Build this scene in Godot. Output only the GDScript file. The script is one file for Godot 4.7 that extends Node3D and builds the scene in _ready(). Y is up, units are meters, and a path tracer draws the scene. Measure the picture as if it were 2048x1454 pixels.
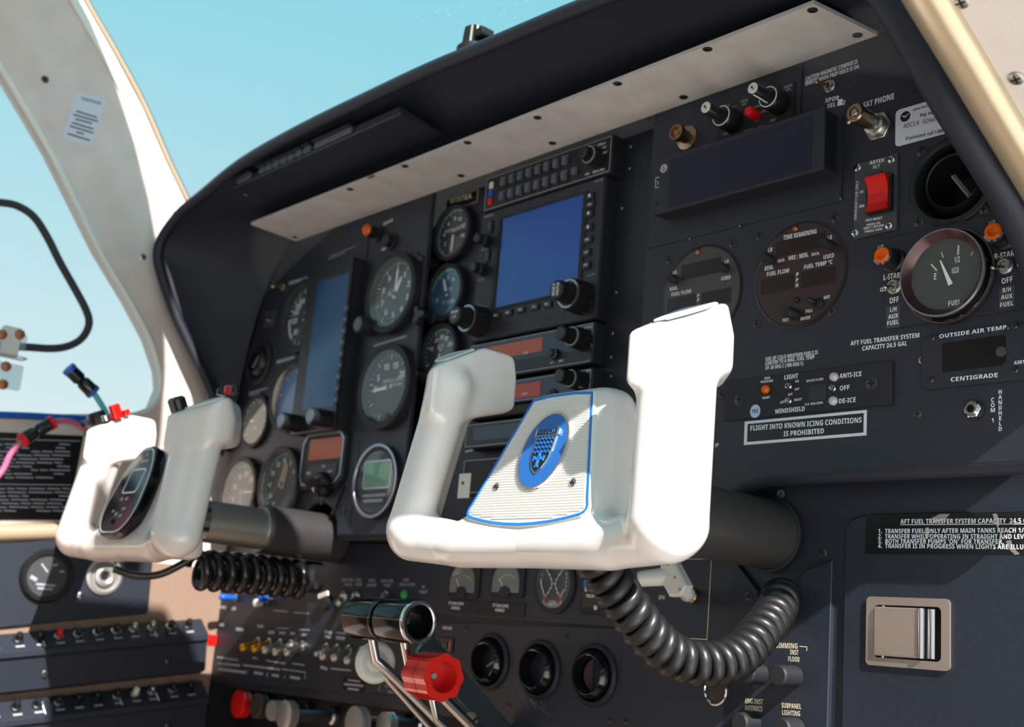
extends Node3D
# Light twin-engine aircraft cockpit seen through the open cabin door.
# Units in the builders are millimetres (scaled to metres when a mesh is committed).
# The main instrument panel lies in the plane z = 0, x runs to the aircraft's starboard side, y up, z aft.

const K := 0.001
const FPX := 2416.2
const CAM_AT := Vector3(513.8, -296.3, 667.7)
const CAM_TURN := Vector3(0.225, 0.86, 0.084)
const ZS := -25.0      # lower panels
const ZC := -22.0      # centre stack base
const XW := -770.0     # port cabin wall
const YS := 128.5      # underside of the light shelf
const WALL := Basis(Vector3(0, 0, -1), Vector3(0, 1, 0), Vector3(1, 0, 0))   # things that face starboard from the port wall

var cam_basis := Basis.from_euler(CAM_TURN)
var M := {}
var used := {}
var cache := {}
var font_a := SystemFont.new()
var font_b := SystemFont.new()
var font_m := SystemFont.new()

class MB:
	var v := PackedVector3Array()
	var n := PackedVector3Array()
	func tri(a: Vector3, b: Vector3, c: Vector3, na: Vector3, nb: Vector3, nc: Vector3) -> void:
		if (b - a).cross(c - a).dot(na + nb + nc) > 0.0:
			v.append(a); v.append(c); v.append(b)
			n.append(na); n.append(nc); n.append(nb)
		else:
			v.append(a); v.append(b); v.append(c)
			n.append(na); n.append(nb); n.append(nc)
	func quad(a: Vector3, b: Vector3, c: Vector3, d: Vector3, na: Vector3, nb: Vector3, nc: Vector3, nd: Vector3) -> void:
		tri(a, b, c, na, nb, nc)
		tri(a, c, d, na, nc, nd)
	func fquad(a: Vector3, b: Vector3, c: Vector3, d: Vector3, out: Vector3) -> void:
		var m := (b - a).cross(c - a)
		if m.length() < 1e-9:
			m = (c - a).cross(d - a)
		m = m.normalized()
		if m.dot(out) < 0.0:
			m = -m
		quad(a, b, c, d, m, m, m, m)
	func ftri(a: Vector3, b: Vector3, c: Vector3, out: Vector3) -> void:
		var m := (b - a).cross(c - a).normalized()
		if m.dot(out) < 0.0:
			m = -m
		tri(a, b, c, m, m, m)
	func box(c: Vector3, h: Vector3) -> void:
		for k in 3:
			for s in [-1.0, 1.0]:
				var o := Vector3.ZERO
				o[k] = s
				var e1 := Vector3.ZERO
				e1[(k + 1) % 3] = h[(k + 1) % 3]
				var e2 := Vector3.ZERO
				e2[(k + 2) % 3] = h[(k + 2) % 3]
				var p: Vector3 = c + o * h[k]
				fquad(p - e1 - e2, p + e1 - e2, p + e1 + e2, p - e1 + e2, o)
	func mesh() -> ArrayMesh:
		var a := []
		a.resize(Mesh.ARRAY_MAX)
		var s := PackedVector3Array()
		s.resize(v.size())
		for i in v.size():
			s[i] = v[i] * 0.001
		a[Mesh.ARRAY_VERTEX] = s
		a[Mesh.ARRAY_NORMAL] = n
		var m := ArrayMesh.new()
		m.add_surface_from_arrays(Mesh.PRIMITIVE_TRIANGLES, a)
		return m

# ---------- photograph pixel to place: a pixel gives a direction, the surface it lies on gives the distance ----------
func ray(u: float, v: float) -> Vector3:
	return cam_basis * Vector3((u - 1024.0) / FPX, -(v - 727.0) / FPX, -1.0)

func pz(u: float, v: float, z: float) -> Vector3:
	var d := ray(u, v)
	return CAM_AT + d * ((z - CAM_AT.z) / d.z)

func pxw(u: float, v: float, x: float) -> Vector3:
	var d := ray(u, v)
	return CAM_AT + d * ((x - CAM_AT.x) / d.x)

func py(u: float, v: float, y: float) -> Vector3:
	var d := ray(u, v)
	return CAM_AT + d * ((y - CAM_AT.y) / d.y)

func mm_per_px(p: Vector3) -> float:
	return -((p - CAM_AT) * cam_basis).z / FPX

# ---------- nodes ----------
func numbered(called: String) -> String:
	var k: int = used.get(called, 0)
	used[called] = k + 1
	return called if k == 0 else "%s_%03d" % [called, k]

func thing(called: String, label: String, category: String, at := Vector3.ZERO, group := "") -> Node3D:
	var o := Node3D.new()
	o.name = numbered(called)
	add_child(o)
	o.position = at * K
	o.set_meta("label", label)
	o.set_meta("category", category)
	if group:
		o.set_meta("group", group)
	return o

func structure(called: String, label: String, category: String, at := Vector3.ZERO) -> Node3D:
	var o := thing(called, label, category, at)
	o.set_meta("kind", "structure")
	return o

# a part under parent; at is in cockpit millimetres
func part(parent: Node3D, called: String, mesh: Mesh, m: Material, at := Vector3.ZERO, turn := Basis.IDENTITY, label := "") -> MeshInstance3D:
	var o := MeshInstance3D.new()
	o.name = called
	o.mesh = mesh
	o.material_override = m
	parent.add_child(o, true)
	o.global_transform = Transform3D(turn, at * K)
	if label:
		o.set_meta("label", label)
	return o

# ---------- shapes (millimetres) ----------
func lathe(prof: Array, segs := 28, smooth := 35.0) -> ArrayMesh:
	var key := "L%s|%d|%s" % [str(prof), segs, smooth]
	if cache.has(key):
		return cache[key]
	var b := MB.new()
	var cnt := prof.size() - 1
	var nr := []
	for i in cnt:
		var t: Vector2 = (prof[i + 1] - prof[i]).normalized()
		nr.append(Vector2(t.y, -t.x))
	for i in cnt:
		var p0: Vector2 = prof[i]
		var p1: Vector2 = prof[i + 1]
		var n0: Vector2 = nr[i]
		var n1: Vector2 = nr[i]
		if i > 0 and rad_to_deg(absf(nr[i].angle_to(nr[i - 1]))) < smooth:
			n0 = (nr[i] + nr[i - 1]).normalized()
		if i < cnt - 1 and rad_to_deg(absf(nr[i].angle_to(nr[i + 1]))) < smooth:
			n1 = (nr[i] + nr[i + 1]).normalized()
		for k in segs:
			var a0 := TAU * k / segs
			var a1 := TAU * (k + 1) / segs
			var c0 := Vector2(cos(a0), sin(a0))
			var c1 := Vector2(cos(a1), sin(a1))
			var va := Vector3(c0.x * p0.x, c0.y * p0.x, p0.y)
			var vb := Vector3(c1.x * p0.x, c1.y * p0.x, p0.y)
			var vc := Vector3(c1.x * p1.x, c1.y * p1.x, p1.y)
			var vd := Vector3(c0.x * p1.x, c0.y * p1.x, p1.y)
			var na := Vector3(c0.x * n0.x, c0.y * n0.x, n0.y)
			var nb := Vector3(c1.x * n0.x, c1.y * n0.x, n0.y)
			var nc := Vector3(c1.x * n1.x, c1.y * n1.x, n1.y)
			var nd := Vector3(c0.x * n1.x, c0.y * n1.x, n1.y)
			if p0.x > 1e-6:
				b.tri(va, vb, vc, na, nb, nc) if p1.x > 1e-6 else b.tri(va, vb, vc, na, nb, nc)
			if p1.x > 1e-6:
				b.tri(va, vc, vd, na, nc, nd)
	cache[key] = b.mesh()
	return cache[key]

func disc(r: float, z: float, segs := 28) -> ArrayMesh:
	return lathe([Vector2(r, z - 0.3), Vector2(r, z), Vector2(0, z)], segs)

func rod(r: float, h: float, ch := 0.6, segs := 24) -> ArrayMesh:
	return lathe([Vector2(0, 0), Vector2(r, 0), Vector2(r, h - ch), Vector2(r - ch, h), Vector2(0, h)], segs)

func rrect(w: float, h: float, r: float, segs := 4) -> PackedVector2Array:
	var o := PackedVector2Array()
	var cs := [Vector2(w / 2 - r, h / 2 - r), Vector2(-w / 2 + r, h / 2 - r), Vector2(-w / 2 + r, -h / 2 + r), Vector2(w / 2 - r, -h / 2 + r)]
	for q in 4:
		for k in segs + 1:
			var a := PI / 2 * (q + float(k) / segs)
			o.append(cs[q] + Vector2(cos(a), sin(a)) * r)
	return o

func oval(rx: float, ry: float, segs := 32) -> PackedVector2Array:
	var o := PackedVector2Array()
	for k in segs:
		o.append(Vector2(cos(TAU * k / segs) * rx, sin(TAU * k / segs) * ry))
	return o

func inset(poly: PackedVector2Array, d: float) -> PackedVector2Array:
	var o := PackedVector2Array()
	var cnt := poly.size()
	var s := 1.0 if not Geometry2D.is_polygon_clockwise(poly) else -1.0
	for i in cnt:
		var a := (poly[i] - poly[(i + cnt - 1) % cnt]).normalized()
		var c := (poly[(i + 1) % cnt] - poly[i]).normalized()
		var n1 := Vector2(-a.y, a.x) * s
		var n2 := Vector2(-c.y, c.x) * s
		var m := (n1 + n2).normalized()
		o.append(poly[i] + m * d / maxf(0.35, m.dot(n1)))
	return o

# polygon pushed from z0 to z1 with a chamfered front edge
func prism(poly: PackedVector2Array, z0: float, z1: float, ch := 0.0) -> ArrayMesh:
	var b := MB.new()
	prism_into(b, poly, z0, z1, ch)
	return b.mesh()

func prism_into(b: MB, poly: PackedVector2Array, z0: float, z1: float, ch := 0.0) -> void:
	var cnt := poly.size()
	var top := inset(poly, ch) if ch > 0.0 else poly
	var t := Geometry2D.triangulate_polygon(top)
	for i in range(0, t.size(), 3):
		b.ftri(Vector3(top[t[i]].x, top[t[i]].y, z1), Vector3(top[t[i + 1]].x, top[t[i + 1]].y, z1), Vector3(top[t[i + 2]].x, top[t[i + 2]].y, z1), Vector3(0, 0, 1))
	t = Geometry2D.triangulate_polygon(poly)
	for i in range(0, t.size(), 3):
		b.ftri(Vector3(poly[t[i]].x, poly[t[i]].y, z0), Vector3(poly[t[i + 1]].x, poly[t[i + 1]].y, z0), Vector3(poly[t[i + 2]].x, poly[t[i + 2]].y, z0), Vector3(0, 0, -1))
	var s := 1.0 if not Geometry2D.is_polygon_clockwise(poly) else -1.0
	for i in cnt:
		var j := (i + 1) % cnt
		var e := (poly[j] - poly[i]).normalized()
		var out := Vector3(e.y * s, -e.x * s, 0)
		var zt := z1 - ch
		b.fquad(Vector3(poly[i].x, poly[i].y, z0), Vector3(poly[j].x, poly[j].y, z0), Vector3(poly[j].x, poly[j].y, zt), Vector3(poly[i].x, poly[i].y, zt), out)
		if ch > 0.0:
			b.fquad(Vector3(poly[i].x, poly[i].y, zt), Vector3(poly[j].x, poly[j].y, zt), Vector3(top[j].x, top[j].y, z1), Vector3(top[i].x, top[i].y, z1), out + Vector3(0, 0, 1))

# flat ring between two outlines with the same count of points
func ring_into(b: MB, outer: PackedVector2Array, inner: PackedVector2Array, z0: float, z1: float) -> void:
	var cnt := outer.size()
	for i in cnt:
		var j := (i + 1) % cnt
		b.fquad(Vector3(outer[i].x, outer[i].y, z1), Vector3(outer[j].x, outer[j].y, z1), Vector3(inner[j].x, inner[j].y, z1), Vector3(inner[i].x, inner[i].y, z1), Vector3(0, 0, 1))
		var mid := (outer[i] + outer[j]) / 2 - (inner[i] + inner[j]) / 2
		b.fquad(Vector3(outer[i].x, outer[i].y, z0), Vector3(outer[j].x, outer[j].y, z0), Vector3(outer[j].x, outer[j].y, z1), Vector3(outer[i].x, outer[i].y, z1), Vector3(mid.x, mid.y, 0))
		b.fquad(Vector3(inner[i].x, inner[i].y, z0), Vector3(inner[j].x, inner[j].y, z0), Vector3(inner[j].x, inner[j].y, z1), Vector3(inner[i].x, inner[i].y, z1), Vector3(-mid.x, -mid.y, 0))

func ring(outer: PackedVector2Array, inner: PackedVector2Array, z0: float, z1: float) -> ArrayMesh:
	var b := MB.new()
	ring_into(b, outer, inner, z0, z1)
	return b.mesh()

func rbox(w: float, h: float, d: float, r := 0.8, ch := 0.4) -> ArrayMesh:
	var key := "B%s|%s|%s|%s|%s" % [w, h, d, r, ch]
	if not cache.has(key):
		cache[key] = prism(rrect(w, h, r, 2), 0.0, d, ch)
	return cache[key]

func tube_into(b: MB, pts: PackedVector3Array, rad: Array, segs := 10, caps := true) -> void:
	var cnt := pts.size()
	var rings := []
	var nrm := []
	var up := Vector3(0.13, 0.97, 0.2)
	for i in cnt:
		var t := (pts[mini(i + 1, cnt - 1)] - pts[maxi(i - 1, 0)]).normalized()
		if absf(t.dot(up)) > 0.95:
			up = Vector3(0.9, 0.1, 0.4)
		var sx := up.cross(t).normalized()
		up = t.cross(sx).normalized()
		var rr: float = rad[i] if rad.size() == cnt else rad[0]
		var a := PackedVector3Array()
		var m := PackedVector3Array()
		for k in segs:
			var d := sx * cos(TAU * k / segs) + up * sin(TAU * k / segs)
			a.append(pts[i] + d * rr)
			m.append(d)
		rings.append(a)
		nrm.append(m)
	for i in cnt - 1:
		for k in segs:
			var j := (k + 1) % segs
			b.quad(rings[i][k], rings[i][j], rings[i + 1][j], rings[i + 1][k], nrm[i][k], nrm[i][j], nrm[i + 1][j], nrm[i + 1][k])
	if caps:
		for e in [0, cnt - 1]:
			var out := (pts[0] - pts[1]).normalized() if e == 0 else (pts[cnt - 1] - pts[cnt - 2]).normalized()
			for k in segs:
				b.ftri(pts[e], rings[e][k], rings[e][(k + 1) % segs], out)

func tube(pts: Array, rad: Array, segs := 10) -> ArrayMesh:
	var b := MB.new()
	tube_into(b, PackedVector3Array(pts), rad, segs)
	return b.mesh()

func smooth_path(pts: Array, each := 8) -> PackedVector3Array:
	var o := PackedVector3Array()
	var cnt := pts.size()
	for i in cnt - 1:
		for k in each:
			o.append(pts[i].cubic_interpolate(pts[i + 1], pts[maxi(i - 1, 0)], pts[mini(i + 2, cnt - 1)], float(k) / each))
	o.append(pts[cnt - 1])
	return o

func coil_path(path: PackedVector3Array, rad: float, turns: float, per := 14) -> PackedVector3Array:
	var o := PackedVector3Array()
	var lens := [0.0]
	for i in range(1, path.size()):
		lens.append(lens[i - 1] + path[i].distance_to(path[i - 1]))
	var total: float = lens[lens.size() - 1]
	var steps := int(turns * per)
	var up := Vector3(0.1, 0.2, 0.97)
	var seg := 0
	for s in steps + 1:
		var d := total * s / steps
		while seg < path.size() - 2 and lens[seg + 1] < d:
			seg += 1
		var f: float = (d - lens[seg]) / maxf(1e-6, lens[seg + 1] - lens[seg])
		var p := path[seg].lerp(path[seg + 1], f)
		var a := path[maxi(seg - 1, 0)]
		var c := path[mini(seg + 2, path.size() - 1)]
		var t := (c - a).normalized()
		var sx := up.cross(t).normalized()
		up = t.cross(sx).normalized()
		var ang := TAU * turns * s / steps
		o.append(p + (sx * cos(ang) + up * sin(ang)) * rad)
	return o

# loft of rows of points (all rows the same length), smooth
func loft(rows: Array, out_hint: Vector3) -> ArrayMesh:
	var b := MB.new()
	var rn := rows.size()
	var cn: int = rows[0].size()
	var nn := []
	for i in rn:
		var l := []
		for j in cn:
			var du: Vector3 = rows[mini(i + 1, rn - 1)][j] - rows[maxi(i - 1, 0)][j]
			var dv: Vector3 = rows[i][mini(j + 1, cn - 1)] - rows[i][maxi(j - 1, 0)]
			var m := du.cross(dv).normalized()
			l.append(m)
		nn.append(l)
	if nn[rn / 2][cn / 2].dot(out_hint) < 0:
		for l in nn:
			for j in cn:
				l[j] = -l[j]
	for i in rn - 1:
		for j in cn - 1:
			b.quad(rows[i][j], rows[i][j + 1], rows[i + 1][j + 1], rows[i + 1][j], nn[i][j], nn[i][j + 1], nn[i + 1][j + 1], nn[i + 1][j])
	return b.mesh()

# ---------- lettering ----------
func text_mesh(s: String, f: Font) -> TextMesh:
	var t := TextMesh.new()
	t.font = f
	t.text = s
	t.font_size = FS
	t.pixel_size = 0.001
	t.depth = 0.0
	t.curve_step = 5.0
	t.horizontal_alignment = HORIZONTAL_ALIGNMENT_LEFT
	t.vertical_alignment = VERTICAL_ALIGNMENT_BOTTOM
	return t

const FS := 100
const CAP := 71.4   # cap height of the font at size 20, in its pixels

func base_of(f: Font) -> float:
	return f.get_descent(FS)

# lettering printed on a surface: baseline from p0 to p1, cap height in mm; fit is the piece of s that spans p0..p1
func letters(parent: Node3D, s: String, p0: Vector3, p1: Vector3, cap: float, m: Material, nrm := Vector3(0, 0, 1), f: Font = null, fit := "") -> MeshInstance3D:
	if f == null:
		f = font_a
	var t := text_mesh(s, f)
	var w := f.get_string_size(fit if fit else s, HORIZONTAL_ALIGNMENT_LEFT, -1, FS).x
	var sx := p0.distance_to(p1) / w
	var sy := cap / CAP
	var x := (p1 - p0).normalized()
	var z := (nrm - x * nrm.dot(x)).normalized()
	var y := z.cross(x)
	var o := MeshInstance3D.new()
	o.name = "lettering"
	o.mesh = t
	o.material_override = m
	parent.add_child(o, true)
	var box := t.get_aabb()
	# the mesh sits with its left edge at x = 0 and its lowest line bottom at y = 0
	var org := p0 - y * sy * base_of(f) + z * 0.12 - x * sx * box.position.x * 0.0
	o.global_transform = Transform3D(Basis(x * sx, y * sy, z), org * K)
	return o

func tx(parent: Node3D, s: String, u0: float, v0: float, u1: float, v1: float, cap_px: float, z: float, m: Material = null, f: Font = null, fit := "") -> void:
	var a := pz(u0, v0, z)
	letters(parent, s, a, pz(u1, v1, z), cap_px * mm_per_px(a), m if m else M.print, Vector3(0, 0, 1), f if f else font_b, fit)

# letters one under the other
func stacked(parent: Node3D, s: String, u: float, v0: float, u1: float, v1: float, cap_px: float, z: float) -> void:
	var cnt := s.length()
	for i in cnt:
		var c := s[i]
		if c == " ":
			continue
		var k := float(i) / maxi(1, cnt - 1)
		var p := pz(lerpf(u, u1, k), lerpf(v0, v1, k), z)
		var cap := cap_px * mm_per_px(p)
		var w := font_b.get_string_size(c, HORIZONTAL_ALIGNMENT_LEFT, -1, FS).x / CAP * cap
		letters(parent, c, p - Vector3(w / 2, 0, 0), p + Vector3(w / 2, 0, 0), cap, M.print, Vector3(0, 0, 1), font_b)

# letters around an arc, centre c, start angle and step in degrees
func arc_letters(parent: Node3D, s: String, c: Vector3, r: float, a0: float, step: float, cap: float, outward: bool, m: Material) -> void:
	for i in s.length():
		var ch := s[i]
		if ch == " ":
			continue
		var a := deg_to_rad(a0 + step * i)
		var d := Vector3(cos(a), sin(a), 0)
		var x := Vector3(d.y, -d.x, 0) if outward else Vector3(-d.y, d.x, 0)
		var w := font_a.get_string_size(ch, HORIZONTAL_ALIGNMENT_LEFT, -1, FS).x / CAP * cap
		var p := c + d * (r if outward else r + cap)
		letters(parent, ch, p - x * w / 2, p + x * w / 2, cap, m)

# thin printed strokes: list of [p0, p1, width]
func strokes(parent: Node3D, called: String, list: Array, m: Material, nrm := Vector3(0, 0, 1)) -> void:
	var b := MB.new()
	for l in list:
		var a: Vector3 = l[0]
		var c: Vector3 = l[1]
		var w: float = l[2]
		var x := (c - a).normalized()
		var y := nrm.cross(x).normalized() * w / 2
		var up := nrm * 0.12
		b.fquad(a - y + up, c - y + up, c + y + up, a + y + up, nrm)
	var o := part(parent, called, b.mesh(), m)
	if called.begins_with("p") or called in ["caption", "key_mark", "engraving", "markings", "digit", "scuff", "seam", "scale_mark"]:
		o.set_meta("kind", "stuff")

func strokes_px(parent: Node3D, called: String, list: Array, z: float, m: Material) -> void:
	var l := []
	for q in list:
		var a := pz(q[0], q[1], z)
		l.append([a, pz(q[2], q[3], z), q[4] * mm_per_px(a)])
	strokes(parent, called, l, m)

# ---------- materials ----------
func noise_tex(freq: float, seed_: int, lo: Color, hi: Color, size := 256, octaves := 3) -> NoiseTexture2D:
	var nz := FastNoiseLite.new()
	nz.seed = seed_
	nz.noise_type = FastNoiseLite.TYPE_SIMPLEX_SMOOTH
	nz.frequency = freq
	nz.fractal_octaves = octaves
	var t := NoiseTexture2D.new()
	t.width = size
	t.height = size
	t.seamless = true
	t.noise = nz
	var g := Gradient.new()
	g.set_color(0, lo)
	g.set_color(1, hi)
	t.color_ramp = g
	return t

func bump_tex(freq: float, seed_: int, strength: float, size := 256) -> NoiseTexture2D:
	var nz := FastNoiseLite.new()
	nz.seed = seed_
	nz.frequency = freq
	nz.fractal_octaves = 2
	var t := NoiseTexture2D.new()
	t.width = size
	t.height = size
	t.seamless = true
	t.as_normal_map = true
	t.bump_strength = strength
	t.noise = nz
	return t

func mat(key: String, c: Color, rough: float, metal := 0.0) -> StandardMaterial3D:
	var m := StandardMaterial3D.new()
	m.resource_name = key
	m.albedo_color = c
	m.roughness = rough
	m.metallic = metal
	M[key] = m
	return m

func grained(m: StandardMaterial3D, normal: Texture2D, amount: float, scale: float, tint: Texture2D = null) -> void:
	m.uv1_triplanar = true
	m.uv1_world_triplanar = true
	m.uv1_scale = Vector3.ONE * scale
	if normal:
		m.normal_enabled = true
		m.normal_texture = normal
		m.normal_scale = amount
	if tint:
		m.albedo_texture = tint

func materials() -> void:
	font_a.font_names = PackedStringArray(["Droid Sans"])
	font_b.font_names = PackedStringArray(["Droid Sans"])
	font_b.font_weight = 700
	font_m.font_names = PackedStringArray(["Droid Sans Mono"])
	var fine := bump_tex(0.25, 3, 3.0)
	var pebble := bump_tex(0.11, 7, 8.0)
	var mottled := noise_tex(0.02, 5, Color(0.86, 0.86, 0.86), Color(1, 1, 1))
	grained(mat("panel", Color(0.145, 0.166, 0.215), 0.46), fine, 0.07, 40.0, mottled)
	grained(mat("panel_low", Color(0.145, 0.166, 0.215), 0.46), fine, 0.07, 40.0, mottled)
	grained(mat("hood", Color(0.11, 0.13, 0.182), 0.6), pebble, 0.35, 45.0)
	grained(mat("hood_edge", Color(0.11, 0.13, 0.182), 0.5), pebble, 0.35, 45.0)
	grained(mat("shelf", Color(0.84, 0.82, 0.81), 0.6), fine, 0.15, 8.0, noise_tex(0.012, 9, Color(0.93, 0.93, 0.92), Color(1, 1, 1)))
	grained(mat("cream", Color(0.905, 0.845, 0.825), 0.5), fine, 0.12, 6.0, noise_tex(0.01, 11, Color(0.94, 0.93, 0.91), Color(1, 1, 1)))
	grained(mat("tan_cloth", Color(0.58, 0.48, 0.42), 0.9), pebble, 0.25, 40.0, noise_tex(0.03, 12, Color(0.88, 0.87, 0.86), Color(1, 1, 1)))
	mat("white_trim", Color(0.93, 0.93, 0.9), 0.35)
	mat("seal", Color(0.2, 0.2, 0.21), 0.7)
	mat("gasket_tan", Color(0.63, 0.55, 0.46), 0.6)
	mat("brass_edge", Color(0.86, 0.78, 0.67), 0.3, 0.7)
	var y := mat("yoke", Color(0.945, 0.91, 0.9), 0.24)
	y.clearcoat_enabled = true
	y.clearcoat = 0.5
	y.clearcoat_roughness = 0.08
	grained(y, null, 0.0, 7.0, noise_tex(0.02, 21, Color(0.965, 0.96, 0.95), Color(1, 1, 1)))
	mat("cap_grey", Color(0.9, 0.9, 0.9), 0.3)
	mat("ribbed", Color(0.93, 0.9, 0.88), 0.32)
	mat("blue_paint", Color(0.12, 0.47, 0.85), 0.3)
	grained(mat("blue_enamel", Color(0.2, 0.5, 0.84), 0.3, 0.25), fine, 0.3, 30.0, noise_tex(0.1, 23, Color(0.75, 0.78, 0.82), Color(1, 1, 1)))
	mat("shield_black", Color(0.07, 0.07, 0.08), 0.35)
	mat("chrome", Color(0.86, 0.86, 0.87), 0.12, 1.0)
	mat("steel", Color(0.72, 0.71, 0.69), 0.32, 1.0)
	mat("brushed", Color(0.8, 0.73, 0.69), 0.36, 0.8)
	mat("brass", Color(0.66, 0.57, 0.47), 0.28, 1.0)
	mat("gold", Color(0.83, 0.6, 0.16), 0.35, 0.7)
	mat("copper", Color(0.75, 0.48, 0.35), 0.4, 0.8)
	mat("alu", Color(0.74, 0.73, 0.7), 0.42, 0.9)
	mat("screw_black", Color(0.3, 0.3, 0.31), 0.32, 0.75)
	mat("screw_slot", Color(0.04, 0.04, 0.04), 0.8)
	mat("black", Color(0.1, 0.1, 0.105), 0.35)
	mat("black_gloss", Color(0.06, 0.06, 0.07), 0.12)
	mat("black_soft", Color(0.1, 0.108, 0.128), 0.6)
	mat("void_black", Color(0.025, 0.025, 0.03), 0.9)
	mat("tube_dark", Color(0.24, 0.23, 0.23), 0.42, 0.2)
	mat("rubber", Color(0.11, 0.105, 0.112), 0.4)
	mat("rubber_gloss", Color(0.1, 0.1, 0.105), 0.2)
	mat("print", Color(0.92, 0.93, 0.95), 0.6)
	mat("print_dim", Color(0.6, 0.62, 0.66), 0.6)
	mat("print_cream", Color(0.87, 0.82, 0.72), 0.6)
	mat("print_dark", Color(0.1, 0.1, 0.12), 0.6)
	mat("placard_white", Color(0.84, 0.85, 0.9), 0.5)
	mat("placard_black", Color(0.07, 0.07, 0.075), 0.3)
	mat("label_tape", Color(0.25, 0.26, 0.275), 0.4)
	mat("dial_black", Color(0.11, 0.115, 0.12), 0.6)
	mat("dial_olive", Color(0.2, 0.22, 0.2), 0.6)
	mat("dial_grey", Color(0.42, 0.43, 0.4), 0.6)
	mat("dial_sky_reflection", Color(0.1, 0.32, 0.46), 0.5)  # blue stands for sky reflected in the gauge glass
	mat("dial_brown", Color(0.215, 0.14, 0.135), 0.35)
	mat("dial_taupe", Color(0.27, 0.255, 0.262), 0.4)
	mat("led_window", Color(0.14, 0.08, 0.065), 0.25)
	mat("led_window_dark", Color(0.12, 0.09, 0.1), 0.25)
	mat("mark_teal", Color(0.45, 0.76, 0.68), 0.6)
	mat("mark_green", Color(0.3, 0.62, 0.38), 0.6)
	mat("mark_orange", Color(0.85, 0.4, 0.2), 0.6)
	mat("mark_yellow", Color(0.85, 0.66, 0.25), 0.6)
	mat("mark_red", Color(0.85, 0.16, 0.13), 0.6)
	mat("dial_sky", Color(0.2, 0.42, 0.66), 0.5)
	mat("dial_ground", Color(0.33, 0.3, 0.22), 0.5)
	mat("screen_reflected_blue", Color(0.08, 0.34, 0.72), 0.2)  # blue coating tint with the reflected sky put into the colour
	mat("screen_reflected_teal", Color(0.04, 0.3, 0.5), 0.16)  # sky reflection on the tall screen put into the colour
	mat("screen_dark", Color(0.06, 0.1, 0.2), 0.14)
	mat("screen_orange", Color(0.72, 0.33, 0.2), 0.3)
	mat("screen_red", Color(0.7, 0.22, 0.13), 0.3)
	mat("screen_green", Color(0.36, 0.62, 0.46), 0.3)
	mat("lcd_dark", Color(0.07, 0.075, 0.08), 0.2)
	mat("lcd_green", Color(0.2, 0.22, 0.19), 0.25)
	mat("face_blue", Color(0.13, 0.2, 0.29), 0.25)
	mat("button_grey", Color(0.34, 0.37, 0.42), 0.4)
	mat("red_plastic", Color(0.85, 0.07, 0.06), 0.28)
	mat("red_gloss", Color(0.87, 0.09, 0.06), 0.16)
	mat("white_plastic", Color(0.88, 0.87, 0.84), 0.35)
	mat("grey_plastic", Color(0.55, 0.54, 0.53), 0.4)
	mat("grey_metal", Color(0.68, 0.67, 0.66), 0.35, 0.6)
	mat("dark_knob", Color(0.22, 0.19, 0.19), 0.5)
	mat("blue_plastic", Color(0.1, 0.35, 0.75), 0.35)
	mat("teal_hose", Color(0.42, 0.8, 0.84), 0.25)
	mat("pink_hose", Color(0.72, 0.35, 0.5), 0.3)
	mat("green_plastic", Color(0.15, 0.6, 0.32), 0.4)
	mat("bezel_brown", Color(0.36, 0.27, 0.28), 0.26, 0.7)
	mat("bezel_steel", Color(0.66, 0.66, 0.72), 0.3, 0.8)
	mat("wing_white", Color(0.87, 0.86, 0.84), 0.4)
	grained(mat("apron", Color(0.6, 0.59, 0.58), 0.9), null, 0.0, 0.3, noise_tex(0.02, 31, Color(0.85, 0.85, 0.85), Color(1, 1, 1)))
	grained(mat("carpet", Color(0.55, 0.47, 0.41), 0.95), pebble, 0.6, 8.0)
	mat("headliner", Color(0.8, 0.79, 0.78), 0.85)
	mat("tks_blue", Color(0.66, 0.78, 0.9), 0.4)
	var am := mat("amber", Color(0.93, 0.4, 0.03), 0.18)
	am.backlight_enabled = true
	am.backlight = Color(0.6, 0.2, 0.02)
	mat("led_clear", Color(0.72, 0.7, 0.76), 0.2)
	var gl := mat("gauge_glass", Color(0.9, 0.95, 1.0, 0.04), 0.03)
	gl.transparency = BaseMaterial3D.TRANSPARENCY_ALPHA
	var wg := mat("window_glass", Color(0.95, 0.98, 1.0, 0.02), 0.0)
	wg.transparency = BaseMaterial3D.TRANSPARENCY_ALPHA
	wg.metallic_specular = 0.1
	var ac := mat("clear_acrylic", Color(0.75, 0.9, 0.95, 0.35), 0.05)
	ac.transparency = BaseMaterial3D.TRANSPARENCY_ALPHA

# ---------- small fittings ----------
# cross-recessed screw head, axis along turn.z
func screw(parent: Node3D, at: Vector3, r: float, m: Material, turn := Basis.IDENTITY) -> void:
	var s := part(parent, "screw", lathe([Vector2(r, 0), Vector2(r, 0.35), Vector2(r * 0.72, 0.9), Vector2(0, 1.05)], 16), m, at, turn)
	var b := MB.new()
	b.box(Vector3(0, 0, 1.0), Vector3(r * 0.62, r * 0.12, 0.12))
	b.box(Vector3(0, 0, 1.0), Vector3(r * 0.12, r * 0.62, 0.12))
	part(s, "recess", b.mesh(), M.screw_slot, at, turn)

func screws_px(parent: Node3D, list: Array, z: float, r: float, m: Material) -> void:
	for q in list:
		screw(parent, pz(q[0], q[1], z), r, m)

func towards(d: Vector3) -> Basis:
	var z := d.normalized()
	var up := Vector3(0, 1, 0) if absf(z.y) < 0.9 else Vector3(1, 0, 0)
	var x := up.cross(z).normalized()
	return Basis(x, z.cross(x), z)

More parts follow.
